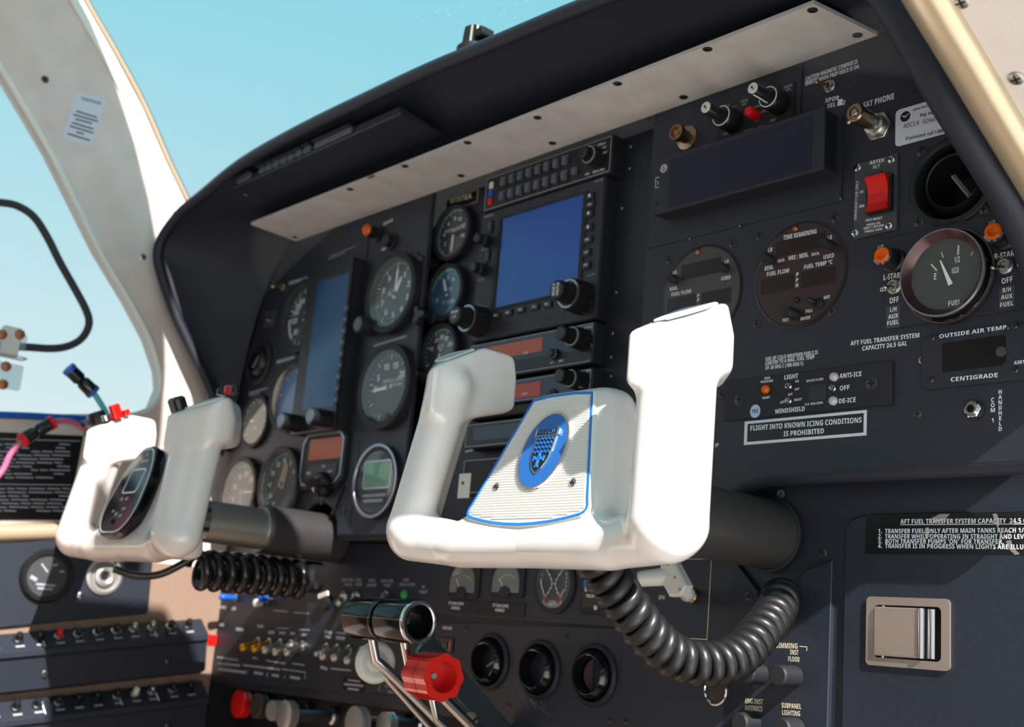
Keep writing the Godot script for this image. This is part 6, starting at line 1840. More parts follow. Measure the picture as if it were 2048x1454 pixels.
func port_wall() -> void:
	# caution sticker on the window post
	var cs := thing("caution_sticker", "small white caution sticker on the cream window post", "sticker", pxw(167, 240, XW))
	var pp := []
	for q in [[153, 185], [212, 200], [180, 294], [123, 277]]:
		pp.append(zy(q[0], q[1], XW))
	wall_prism(cs, "sheet", pp, XW + 0.1, XW + 0.4, M.placard_white)
	var a := pxw(162, 199, XW + 0.5)
	letters(cs, "CAUTION", a, pxw(202, 210, XW + 0.5), 6.0 * mm_per_px(a), M.print_dark, Vector3(1, 0, 0), font_b)
	wstrokes(cs, "print_lines", [[152, 222, 194, 235, 3], [147, 229, 196, 243, 3], [151, 238, 184, 247, 3], [144, 245, 186, 258, 3], [140, 252, 187, 266, 3], [153, 264, 168, 268, 3], [135, 267, 180, 281, 3]], XW + 0.5, M.print_dark)
	# instruction placard
	var ip := thing("instruction_placard", "large black placard of fine white print on the side wall", "placard", pxw(80, 950, XW))
	var pl := []
	for q in [[-60, 862], [166, 872], [160, 905], [132, 1040], [-60, 1040]]:
		pl.append(zy(q[0], q[1], XW))
	wall_prism(ip, "sheet", pl, XW + 0.2, XW + 1.4, M.placard_black, 0.3)
	var rng := RandomNumberGenerator.new()
	rng.seed = 8
	var ls := [[0, 878, 160, 882, 2.2], [-40, 968, 143, 970, 2.2]]
	var yv := 888.0
	while yv < 1026.0:
		if absf(yv - 968.0) > 7.0:
			var x := 6.0 + rng.randf() * 10.0 - 40.0
			while x < 128.0:
				var w := 14.0 + rng.randf() * 34.0
				if rng.randf() < 0.78:
					ls.append([x, yv, minf(x + w, 140.0), yv + 1.0, 3.0])
				x += w + 4.0
		yv += 7.4
	wstrokes(ip, "print_lines", ls, XW + 1.45, M.print_dim)
	# rail and upholstery below it
	var rl := thing("side_rail", "tan padded rail under the fine-print placard", "rail", Vector3(XW, -236, 150))
	var r0 := pxw(150, 1062, XW + 4)
	var r1 := pxw(-60, 1068, XW + 4)
	part(rl, "pad", tube([r0 + Vector3(0, 0, -90), r0, r1, r1 + Vector3(0, -2, 60)], [9.0], 12), M.gasket_tan)
	var up := thing("side_upholstery", "tan cloth wall upholstery around the oxygen gauge panel", "upholstery", Vector3(XW, -350, 150))
	slab(up, "cloth", Vector3(XW, -600, -24), Vector3(XW + 4, -244, 900), M.tan_cloth)
	# oxygen panel: gauge and outlet
	var op := thing("oxygen_station", "black oxygen panel on the tan side wall", "panel", pxw(150, 1165, XW + 6))
	var xo := XW + 8.0
	var po := []
	for q in [[-60, 1092], [120, 1079], [300, 1112], [306, 1120], [297, 1222], [290, 1228], [-60, 1262]]:
		po.append(zy(q[0], q[1], xo))
	wall_prism(op, "plate", po, XW + 3.0, xo, M.panel_low, 1.0)
	screw(op, pxw(161, 1191, xo), 3.6, M.steel, WALL)
	var gc := pxw(92, 1152, xo)
	var og := thing("oxygen_gauge", "round black oxygen pressure gauge with pale arc", "gauge", gc)
	part(og, "bezel", lathe([Vector2(28, 0), Vector2(28, 3), Vector2(26, 6), Vector2(22, 6), Vector2(21, 3)], 36, 25.0), M.black, gc, WALL)
	part(og, "dial", disc(21.5, 3.0, 32), M.dial_black, gc, WALL)
	var gd := gc + Vector3(3.2, 0, 0)
	strokes(og, "markings", [[gd + Vector3(0, 4, 0), gd + Vector3(0, 12, 8), 1.8], [gd + Vector3(0, -9, 10), gd + Vector3(0, -9, -10), 2.2], [gd + Vector3(0, -13, 8), gd + Vector3(0, -13, -8), 2.2], [gd + Vector3(0, -2, 17), gd + Vector3(0, -5, 10), 4.0], [gd + Vector3(0, 11, -4), gd + Vector3(0, 13, -9), 2.2], [gd + Vector3(0, 6, -12), gd + Vector3(0, 6, -17), 2.0]], M.print_dim, Vector3(1, 0, 0))
	part(og, "glass", disc(21.6, 4.2, 32), M.gauge_glass, gc, WALL)
	var oc := pxw(208, 1152, xo)
	var oo := thing("oxygen_outlet", "silver ringed oxygen outlet beside the round gauge", "outlet", oc)
	part(oo, "ring", lathe([Vector2(20, 0), Vector2(20, 2), Vector2(17, 3.4), Vector2(15, 3.0), Vector2(14, 1.2), Vector2(11, 1.2), Vector2(11, 4.5), Vector2(8, 5.5), Vector2(5.4, 4.0), Vector2(5, 1.0), Vector2(0, 1.0)], 36, 25.0), M.grey_metal, oc, WALL)
	part(oo, "bore", disc(4.4, 1.6, 18), M.void_black, oc, WALL)
	# circuit breaker ledges
	breaker_ledge("circuit_breaker_ledge", "upper ledge of circuit breakers on the side wall, one red", 0.0, [[-20, 1266, 0], [30, 1262, 0], [72, 1259, 0], [112, 1260, 1], [150, 1257, 2], [190, 1256, 2], [228, 1255, 2], [263, 1254, 3], [300, 1252, 3], [337, 1248, 2], [373, 1248, 0]], [[82, 1, 0], [312, 1, 0]])
	breaker_ledge("circuit_breaker_ledge", "lower ledge of circuit breakers on the side wall, one cream", 1.0, [[-20, 1398, 0], [25, 1396, 0], [68, 1393, 0], [110, 1387, 2], [150, 1389, 0], [188, 1386, 0], [229, 1383, 2], [265, 1379, 4], [300, 1380, 3], [341, 1374, 2], [376, 1372, 0]], [[80, 1, 0], [238, 1, 0], [315, 1, 0]])
	# vent pane in the side window: black seal and latch
	var sp := []
	for q in [[-60, 400], [0, 405], [35, 412], [68, 434], [95, 475], [120, 525], [150, 578], [172, 620], [178, 648], [165, 675], [140, 691], [105, 697], [50, 694], [-60, 688]]:
		sp.append(pxw(q[0], q[1], XW - 6.0))
	var vs := thing("vent_window_seal", "black rubber seal around the vent pane in pilot's window", "seal", pxw(100, 600, XW - 6))
	part(vs, "seal", tube(Array(smooth_path(sp, 6)), [4.2], 10), M.seal)
	var la := thing("vent_window_latch", "clear plastic and metal vent pane latch with bronze screws", "latch", pxw(20, 720, XW + 2))
	for q in [[-30, 652, 52, 700, M.clear_acrylic, 5.0], [8, 650, 34, 716, M.white_plastic, 8.0], [-30, 705, 52, 716, M.grey_metal, 9.0], [-30, 716, 40, 782, M.clear_acrylic, 6.0]]:
		var w: Array = wrect(q[0], q[1], q[2], q[3], XW)
		part(la, "latch_plate", prism(rrect(w[1], w[2], 2, 3), 0, q[5], 0.6), q[4], w[0] + Vector3(-6, 0, 0), WALL)
	for q in [[40, 669], [4, 669], [12, 733], [6, 769]]:
		part(la, "bronze_screw", lathe([Vector2(5.5, 0), Vector2(5, 2), Vector2(0, 2.6)], 16), M.copper, pxw(q[0], q[1], XW + 2), WALL)
	# sill strip, blue tinted
	var ss := thing("window_sill_strip", "dark blue sill strip along the bottom of pilot's window", "sill strip", pxw(80, 838, XW))
	part(ss, "strip", tube([pxw(170, 838, XW + 4), pxw(60, 832, XW + 4), pxw(-60, 828, XW + 4)], [4.0], 10), M.blue_plastic)

func breaker_ledge(called: String, label: String, row: float, list: Array, marks: Array) -> void:
	var p0 := pxw(400, 1252 + row * 124, XW + 6)
	var p1 := pxw(-60, 1290 + row * 137, XW + 6)
	var xd := (p0 - p1).normalized()
	var t := thing(called, label, "breaker panel", (p0 + p1) / 2)
	var ln := p0.distance_to(p1)
	# cross-section (out from the wall, up)
	var cs := [Vector2(0, 8), Vector2(3, 8), Vector2(19, -7), Vector2(21, -9), Vector2(21, -14), Vector2(17, -17), Vector2(13, -48), Vector2(0, -52)]
	var b := MB.new()
	var yd := Vector3(1, 0, 0).cross(xd).normalized()
	if yd.y < 0:
		yd = -yd
	for i in cs.size():
		var c0: Vector2 = cs[i]
		var c1: Vector2 = cs[(i + 1) % cs.size()]
		var e := (c1 - c0).normalized()
		var o := Vector3(1, 0, 0) * -e.y + yd * e.x
		if o.dot(Vector3(1, 0, 0) * ((c0 + c1) / 2 - Vector2(8, -25)).x + yd * ((c0 + c1) / 2 - Vector2(8, -25)).y) < 0:
			o = -o
		b.fquad(p1 + Vector3(c0.x, 0, 0) + yd * c0.y, p0 + Vector3(c0.x, 0, 0) + yd * c0.y, p0 + Vector3(c1.x, 0, 0) + yd * c1.y, p1 + Vector3(c1.x, 0, 0) + yd * c1.y, o)
	var tri := Geometry2D.triangulate_polygon(PackedVector2Array(cs))
	for e in [[p0, 1.0], [p1, -1.0]]:
		for i in range(0, tri.size(), 3):
			var v := []
			for k in 3:
				var c: Vector2 = cs[tri[i + k]]
				v.append(e[0] + Vector3(c.x, 0, 0) + yd * c.y)
			b.ftri(v[0], v[1], v[2], xd * e[1])
	part(t, "ledge", b.mesh(), M.panel_low)
	# sloping face
	var fn := (Vector3(1, 0, 0) * 15 + yd * 16).normalized()
	var fy := fn.cross(xd).normalized()
	if fy.y < 0:
		fy = -fy
	var turn := Basis(xd, fn.cross(xd), fn)
	for q in list:
		var d := ray(q[0], q[1])
		var org := p0 + Vector3(11, 0, 0) + yd * 0.5 + fn * 0.2
		var p := CAM_AT + d * ((org - CAM_AT).dot(fn) / d.dot(fn)) 
		# keep the breaker on the middle of the face
		var s := (p - org).dot(xd)
		p = org + xd * s + turn.y * 2.0
		var m: Material = [M.black, M.red_plastic, M.black, M.steel, M.white_plastic][q[2]]
		var br := part(t, "circuit_breaker", lathe([Vector2(5.4, 0), Vector2(5.4, 2), Vector2(4.2, 2.6), Vector2(3.2, 2.6)], 6 if q[2] == 3 else 16), M.steel if q[2] > 0 else M.black, p, turn)
		part(br, "push_cap", lathe([Vector2(3.4, 1), Vector2(3.4, 8.5), Vector2(2.6, 9.6), Vector2(0, 9.8)], 16), m, p, turn)
		strokes(br, "rating_print", [[p - turn.y * 9 - xd * 4.5 + fn * 0.1, p - turn.y * 9 + xd * 4.5 + fn * 0.1, 2.4]], M.print_dim, fn)
	for q in marks:
		var d := ray(q[0], 1270 + row * 124)
		var org := p0 + Vector3(11, 0, 0) + yd * 0.5 + fn * 0.2
		var s := ((CAM_AT + d * ((org - CAM_AT).dot(fn) / d.dot(fn))) - org).dot(xd)
		strokes(t, "division_line", [[org + xd * s - turn.y * 10, org + xd * s + turn.y * 10, 1.4]], M.print, fn)
	for e in [0.18, 0.72]:
		screw(t, p0.lerp(p1, e) + Vector3(15.8, 0, 0) - yd * 34, 4.0, M.screw_black, Basis(xd, yd, Vector3(1, 0, 0)))

# ---------- yokes ----------
func cap_d(p: Vector3, a: Vector3, b: Vector3, r0: float, r1: float) -> float:
	var ab := b - a
	var h := clampf((p - a).dot(ab) / ab.length_squared(), 0.0, 1.0)
	return (p - a - ab * h).length() - lerpf(r0, r1, h)

func smin(a: float, b: float, k: float) -> float:
	var h := maxf(k - absf(a - b), 0.0) / k
	return minf(a, b) - h * h * k * 0.25

func smax(a: float, b: float, k: float) -> float:
	return -smin(-a, -b, k)

const SO := Vector3(4.2, 0, -5.6)

func yoke_d(p: Vector3) -> float:
	var q := Vector3(absf(p.x), p.y, p.z)
	# stems: long oval section, toed so that the outer edge lies forward
	var a := Vector3(107, -22, 0)
	var b := Vector3(96, 70, -14)
	var d := smin(cap_d(q, a + SO, b + SO, 13.5, 14.0), cap_d(q, a - SO, b - SO, 13.5, 14.0), 6.0)
	# lower bar
	var bar := cap_d(q, Vector3(106, -27, -1), Vector3(62, -32, -6), 15.5, 13.5)
	bar = minf(bar, cap_d(q, Vector3(62, -32, -6), Vector3(0, -32, -9), 13.5, 12.5))
	d = smin(d, bar, 8.0)
	# head: block a little wider than the stem, top sloping down aft, reaching forward over the knuckles
	var c := Vector3(100, 72, -22)
	var e := (q - c).abs() - Vector3(20, 36, 36) + Vector3(4, 4, 4)
	var bx := Vector3(maxf(e.x, 0), maxf(e.y, 0), maxf(e.z, 0)).length() + minf(maxf(e.x, maxf(e.y, e.z)), 0.0) - 4.0
	bx = smax(bx, 0.88 * (q.y - 82.0) + 0.47 * (q.z - 6.0), 1.5)
	bx = smax(bx, q.y - 100.0, 1.5)
	bx = smax(bx, 83.0 - q.x, 3.0)
	bx = smax(bx, 0.65 * q.x - 0.76 * q.z + 0.3 * maxf(0.0, q.y - 82.0) - 102.0, 6.0)
	# underside rises forward and towards the inboard end
	bx = smax(bx, (47.0 - 0.3 * minf(q.z + 8.0, 0.0) + maxf(0.0, q.x - 100.0) * 0.35) - q.y, 6.0)
	# aft outer corner is cut back so that stem and head share one line
	bx = smax(bx, 0.65 * q.x + 0.76 * q.z - 69.0, 8.0)
	d = smin(d, bx, 5.0)
	# hub
	var hb := 0.3125 * (p.y + 20.0) + 0.95 * (p.z - 1.0)
	hb = smax(hb, -52.0 - p.z, 10.0)
	hb = smax(hb, 0.95 * (q.x - 62.0) + 0.31 * (p.y + 25.0), 10.0)
	hb = smax(hb, p.y - 64.0, 10.0)
	hb = smax(hb, -40.0 - p.y, 12.0)
	d = smin(d, hb, 9.0)
	return d

func sdf_mesh(f: Callable, lo: Vector3, hi: Vector3, cell: float) -> ArrayMesh:
	var n := Vector3i(int((hi.x - lo.x) / cell) + 1, int((hi.y - lo.y) / cell) + 1, int((hi.z - lo.z) / cell) + 1)
	var val := PackedFloat32Array()
	val.resize(n.x * n.y * n.z)
	# coarse skip: evaluate every fourth sample first, refine near the surface
	var st := 4
	var far := cell * st * 1.9
	for z in range(0, n.z, st):
		for y in range(0, n.y, st):
			for x in range(0, n.x, st):
				var cx := mini(st, n.x - x)
				var cy := mini(st, n.y - y)
				var cz := mini(st, n.z - z)
				var mid := lo + (Vector3(x, y, z) + Vector3(cx - 1, cy - 1, cz - 1) * 0.5) * cell
				var d: float = f.call(mid)
				for k in cz:
					for j in cy:
						var at := ((z + k) * n.y + y + j) * n.x + x
						for i in cx:
							val[at + i] = d if absf(d) > far else f.call(lo + Vector3(x + i, y + j, z + k) * cell)
	var idx := PackedInt32Array()
	idx.resize(n.x * n.y * n.z)
	idx.fill(-1)
	var vs := PackedVector3Array()
	var ns := PackedVector3Array()
	var off := [0, 1, n.x, n.x + 1, n.x * n.y, n.x * n.y + 1, n.x * n.y + n.x, n.x * n.y + n.x + 1]
	var cor := [Vector3(0, 0, 0), Vector3(1, 0, 0), Vector3(0, 1, 0), Vector3(1, 1, 0), Vector3(0, 0, 1), Vector3(1, 0, 1), Vector3(0, 1, 1), Vector3(1, 1, 1)]
	var edges := [[0, 1], [2, 3], [4, 5], [6, 7], [0, 2], [1, 3], [4, 6], [5, 7], [0, 4], [1, 5], [2, 6], [3, 7]]
	for z in n.z - 1:
		for y in n.y - 1:
			for x in n.x - 1:
				var at := (z * n.y + y) * n.x + x
				var neg := 0
				for k in 8:
					if val[at + off[k]] < 0.0:
						neg += 1
				if neg == 0 or neg == 8:
					continue
				var sum := Vector3.ZERO
				var cnt := 0
				for e in edges:
					var va := val[at + off[e[0]]]
					var vb := val[at + off[e[1]]]
					if (va < 0.0) != (vb < 0.0):
						sum += cor[e[0]].lerp(cor[e[1]], va / (va - vb))
						cnt += 1
				var p := lo + (Vector3(x, y, z) + sum / cnt) * cell
				var h := 0.6
				var g := Vector3(f.call(p + Vector3(h, 0, 0)) - f.call(p - Vector3(h, 0, 0)), f.call(p + Vector3(0, h, 0)) - f.call(p - Vector3(0, h, 0)), f.call(p + Vector3(0, 0, h)) - f.call(p - Vector3(0, 0, h)))
				g = g.normalized()
				p -= g * float(f.call(p))
				idx[at] = vs.size()
				vs.append(p)
				ns.append(g)
	var b := MB.new()
	var sx := 1
	var sy := n.x
	var sz := n.x * n.y
	for z in range(1, n.z - 1):
		for y in range(1, n.y - 1):
			for x in range(1, n.x - 1):
				var at := (z * n.y + y) * n.x + x
				var v0 := val[at] < 0.0
				for k in 3:
					var step: int = [sx, sy, sz][k]
					if v0 == (val[at + step] < 0.0):
						continue
					var u: int = [sy, sz, sx][k]
					var w: int = [sz, sx, sy][k]
					var q := [idx[at], idx[at - u], idx[at - u - w], idx[at - w]]
					if q[0] < 0 or q[1] < 0 or q[2] < 0 or q[3] < 0:
						continue
					b.quad(vs[q[0]], vs[q[1]], vs[q[2]], vs[q[3]], ns[q[0]], ns[q[1]], ns[q[2]], ns[q[3]])
	return b.mesh()

func yokes() -> void:
	var body := sdf_mesh(yoke_d, Vector3(-140, -56, -62), Vector3(140, 118, 26), 2.0)
	# lids on the two grips: an oval cut on the sloping top
	var pn := Vector3(0, 0.882, 0.471)
	var lid_turn := Basis(Vector3(1, 0, 0), Vector3(0, 0.471, -0.882), pn)
	for k in 2:
		var at: Vector3 = [Vector3(0, -210, 205), Vector3(-540, -210, 205)][k]
		var t := thing("control_yoke", ["white control yoke with ribbed shield plate in its hub", "white control yoke with black oval clock panel in its hub"][k], "control yoke", at)
		part(t, "grip_body", body, M.yoke, at)
		for s in [-1.0, 1.0]:
			var lp_ := PackedVector2Array()
			for q in [[-12, -12], [-9, -15], [0, -15], [8, -9], [15, -1], [16, 10], [12, 13.5], [-7, 13.5], [-12, 10]]:
				lp_.append(Vector2(q[0] * s, q[1]))
			var lid := prism(lp_, 0, 1.5, 0.5)
			var mid := at + Vector3(s * 99, 92.0, -13)
			if k == 0:
				part(t, "grip_lid", lid, M.cap_grey, mid, lid_turn)
				part(t, "lid_seam", ring(inset(lp_, -0.8), lp_, 0, 0.3), M.seal, mid, lid_turn)
			else:
				part(t, "switch_plate", lid, M.black_soft if s < 0 else M.cap_grey, mid, lid_turn)
		# hub face
		var fz := Vector3(0, 0.3125, 0.95).normalized()
		var ft := Basis(Vector3(1, 0, 0), fz.cross(Vector3(1, 0, 0)), fz)
		var fo := at + Vector3(0, 18, -10.8) + fz * 1.2
		if k == 0:
			shield_plate(t, fo, ft)
			part(t, "tube", lathe([Vector2(0, -182), Vector2(24, -182), Vector2(24, 0), Vector2(0, 0)], 40), M.tube_dark, at + Vector3(0, 0, -46))
			part(t, "panel_seal", lathe([Vector2(26, 0), Vector2(26, 1.4), Vector2(24.4, 2), Vector2(24.2, 1)], 40), M.black_soft, at + Vector3(0, 0, -228))
			part(t, "set_screw", rod(1.6, 1.0, 0.3, 10), M.screw_black, at + Vector3(4, 64.5, -32), Basis(Vector3(1, 0, 0), -PI / 2))
		else:
			clock_plate(t, fo, ft)
			part(t, "collar", lathe([Vector2(23, -26), Vector2(23, -4), Vector2(20, 0), Vector2(0, 0)], 32), M.chrome, at + Vector3(0, 0, -48))
			part(t, "tube", lathe([Vector2(20, -70), Vector2(20, 0)], 36), M.alu, at + Vector3(0, 0, -72))
			part(t, "ring", lathe([Vector2(20, -4), Vector2(22.5, -4), Vector2(22.5, 0), Vector2(20, 0)], 32), M.steel, at + Vector3(0, 0, -138))
			part(t, "outer_tube", lathe([Vector2(24, -86), Vector2(24, 0), Vector2(20, 0)], 40), M.tube_dark, at + Vector3(0, 0, -142))
			# switches on the grips
			var g0 := at + Vector3(-96, 91, -8)
			part(t, "trim_switch", rbox(9, 9, 14, 1.5, 1), M.red_plastic, g0 + Vector3(14, 3, -6), lid_turn, "red guarded button")
			part(t, "switch_nut", rod(4.5, 6, 1, 12), M.chrome, g0 + Vector3(12, -1, 4), lid_turn)
			part(t, "thumb_switch", ribbed_knob(9, 8, 12, 14), M.black, g0 + Vector3(-14, -1, 0), lid_turn)
			part(t, "toggle_button", rbox(12, 8, 6, 2, 1), M.black, g0 + Vector3(-14, -6, 12), lid_turn)
			part(t, "red_cap", rbox(8, 6, 5, 1, 0.6), M.red_plastic, g0 + Vector3(14, 8, -14), lid_turn)
			var g1 := at + Vector3(96, 91, -8)
			part(t, "thumb_switch", rbox(18, 12, 13, 4, 2), M.black, g1 + Vector3(-20, -6, 6), lid_turn)
			part(t, "red_button", rod(5, 7, 1.2, 16), M.red_plastic, g1 + Vector3(12, 12, -22), Basis(Vector3(1, 0, 0), -PI / 2))
			part(t, "black_button", rod(4.5, 6, 1.0, 16), M.black, g1 + Vector3(-2, 12, -22), Basis(Vector3(1, 0, 0), -PI / 2))
			part(t, "black_button", rod(4.0, 6, 1.0, 16), M.black, g1 + Vector3(22, 12, -22), Basis(Vector3(1, 0, 0), -PI / 2))

func shield_plate(t: Node3D, o: Vector3, tn: Basis) -> void:
	var at := func(x: float, y: float, z: float) -> Vector3: return o + tn * Vector3(x, y, z)
	# trapezoid outline with rounded lower corners
	var ol := PackedVector2Array([Vector2(26, 42), Vector2(10, 43.5), Vector2(-10, 43.5), Vector2(-26, 42), Vector2(-50, -28), Vector2(-51.6, -31.5), Vector2(-51.6, -34.5), Vector2(-50, -37), Vector2(-47, -38.6), Vector2(-36, -40.8), Vector2(-24, -42.6), Vector2(-12, -43.6), Vector2(0, -44), Vector2(12, -43.6), Vector2(24, -42.6), Vector2(36, -40.8), Vector2(47, -38.6), Vector2(50, -37), Vector2(51.6, -34.5), Vector2(51.6, -31.5), Vector2(50, -28)])
	var pl := part(t, "shield_plate", prism(ol, -6.0, 1.2, 0.4), M.white_trim, o, tn)
	part(pl, "blue_border", ring(inset(ol, 0.6), inset(ol, 2.3), 1.2, 1.45), M.blue_paint, o, tn, "blue painted border")
	# horizontal ribs
	var rb := MB.new()
	var inn := inset(ol, 3.0)
	var y := -41.0
	while y < 40.0:
		var xs := []
		for yy in [y, y + 1.1]:
			var lo := 999.0
			var hi := -999.0
			for i in inn.size():
				var p := inn[i]
				var q := inn[(i + 1) % inn.size()]
				if (p.y <= yy) != (q.y <= yy):
					var x: float = lerpf(p.x, q.x, (yy - p.y) / (q.y - p.y))
					lo = minf(lo, x)
					hi = maxf(hi, x)
			xs.append([lo, hi])
		if xs[0][1] > xs[0][0] and xs[1][1] > xs[1][0]:
			var z := 1.2
			var l0: float = maxf(xs[0][0], xs[1][0])
			var h0: float = minf(xs[0][1], xs[1][1])
			rb.fquad(Vector3(l0, y, z), Vector3(h0, y, z), Vector3(h0, y + 0.35, z + 0.55), Vector3(l0, y + 0.35, z + 0.55), Vector3(0, -1, 1))
			rb.fquad(Vector3(l0, y + 0.35, z + 0.55), Vector3(h0, y + 0.35, z + 0.55), Vector3(h0, y + 0.75, z + 0.55), Vector3(l0, y + 0.75, z + 0.55), Vector3(0, 0, 1))
			rb.fquad(Vector3(l0, y + 0.75, z + 0.55), Vector3(h0, y + 0.75, z + 0.55), Vector3(h0, y + 1.1, z), Vector3(l0, y + 1.1, z), Vector3(0, 1, 1))
		y += 1.75
	part(pl, "ribs", rb.mesh(), M.ribbed, o, tn)
	# oval medallion
	var mo := oval(18.5, 24.5, 44)
	var md := part(t, "medallion", prism(mo, 1.0, 3.0, 0.6), M.blue_enamel, at.call(1.0, 4.0, 0.0), tn, "blue enamel oval medallion")
	part(md, "rim", ring(oval(19.2, 25.2, 44), oval(18.0, 24.0, 44), 1.0, 3.1), M.chrome, at.call(1.0, 4.0, 0.0), tn)
	var sh := PackedVector2Array([Vector2(-8.8, 12.5), Vector2(8.8, 12.5), Vector2(8.6, -1), Vector2(7.2, -7), Vector2(4.2, -12), Vector2(0, -15.5), Vector2(-4.2, -12), Vector2(-7.2, -7), Vector2(-8.6, -1)])
	part(md, "shield_rim", prism(sh, 3.0, 3.8, 0.3), M.chrome, at.call(1.0, 3.5, 0.0), tn)
	part(md, "shield_field", prism(inset(sh, 1.0), 3.8, 4.0), M.shield_black, at.call(1.0, 3.5, 0.0), tn)
	part(md, "scroll", prism(rrect(20, 5.4, 1, 2), 3.0, 4.5, 0.4), M.chrome, at.call(1.0, 15.4, 0.0), tn)
	part(md, "scroll_field", prism(rrect(16.6, 4.2, 0.5, 2), 4.5, 4.6), M.shield_black, at.call(1.0, 15.4, 0.0), tn)
	var bz := tn * Vector3(0, 0, 1)
	letters(md, "BEECH", at.call(-6.4, 13.9, 4.62), at.call(8.4, 13.9, 4.62), 3.0, M.blue_paint, bz, font_b)
	for r in 4:
		for c in 5:
			part(md, "chevron", prism(PackedVector2Array([Vector2(-1.2, 0), Vector2(0, 1.3), Vector2(1.2, 0), Vector2(1.2, -1.1), Vector2(0, 0.2), Vector2(-1.2, -1.1)]), 4.0, 4.5), M.blue_enamel, at.call(1.0 + (c - 2) * 3.0, 11.0 - r * 2.9, 0.0), tn)
	var cr := MB.new()
	cr.box(Vector3(0, -8.4 + 0, 4.2), Vector3(0.9, 5.0, 0.3))
	cr.box(Vector3(0, -7.6, 4.2), Vector3(4.4, 0.9, 0.3))
	for q in [Vector2(-4.2, -7.6), Vector2(4.2, -7.6)]:
		cr.box(Vector3(q.x, q.y, 4.2), Vector3(0.5, 1.7, 0.3))
	for q in [Vector2(0, -3.6), Vector2(0, -13.0)]:
		cr.box(Vector3(q.x, q.y, 4.2), Vector3(1.7, 0.5, 0.3))
	part(md, "cross", cr.mesh(), M.blue_paint, at.call(1.0, 5.5, 0.0), tn)
	for x in [-32.0, 33.0]:
		screw(t, at.call(x, -18.0, 1.2), 3.0, M.chrome, tn)

func clock_plate(t: Node3D, o: Vector3, tn: Basis) -> void:
	var at := func(x: float, y: float, z: float) -> Vector3: return o + tn * Vector3(x, y, z)
	var ol := PackedVector2Array()
	for q in rrect(104, 90, 40, 8):
		# racetrack, narrower at the top
		ol.append(Vector2(q.x * (0.66 - 0.0033 * q.y), q.y))
	var c := part(t, "clock_case", prism(ol, -2.0, 9.0, 1.0), M.black_gloss, at.call(0, -3, 0), tn)
	part(c, "white_line", ring(inset(ol, 2.6), inset(ol, 4.0), 9.0, 9.2), M.print, at.call(0, -3, 0), tn)
	part(c, "window_line", ring(rrect(30, 25, 4, 4), rrect(27, 22, 3, 4), 9.0, 9.3), M.print, at.call(2, 6, 0), tn)
	part(c, "window", prism(rrect(27, 22, 3, 4), 9.0, 9.15), M.screen_dark, at.call(2, 6, 0), tn)
	var bz := tn * Vector3(0, 0, 1)
	var l := []
	for q in [[-8, 26, 12, 26, 3.0], [0, 33, 5, 33, 3], [3, 40, 8, 40, 3.5], [-8, -12, -3, -12, 3.4], [2, -12, 8, -12, 3.4], [-14, -24, -9, -24, 2.5], [-5, -27, 1, -27, 4], [5, -22, 13, -22, 3], [6, -29, 12, -29, 3]]:
		l.append([at.call(q[0], q[1], 9.1), at.call(q[2], q[3], 9.1), q[4]])
	strokes(c, "print_marks", l, M.print_dim, bz)
	part(c, "select_button", rod(2.4, 2.0, 0.6, 14), M.black, at.call(-3, -34, 9.0), tn)

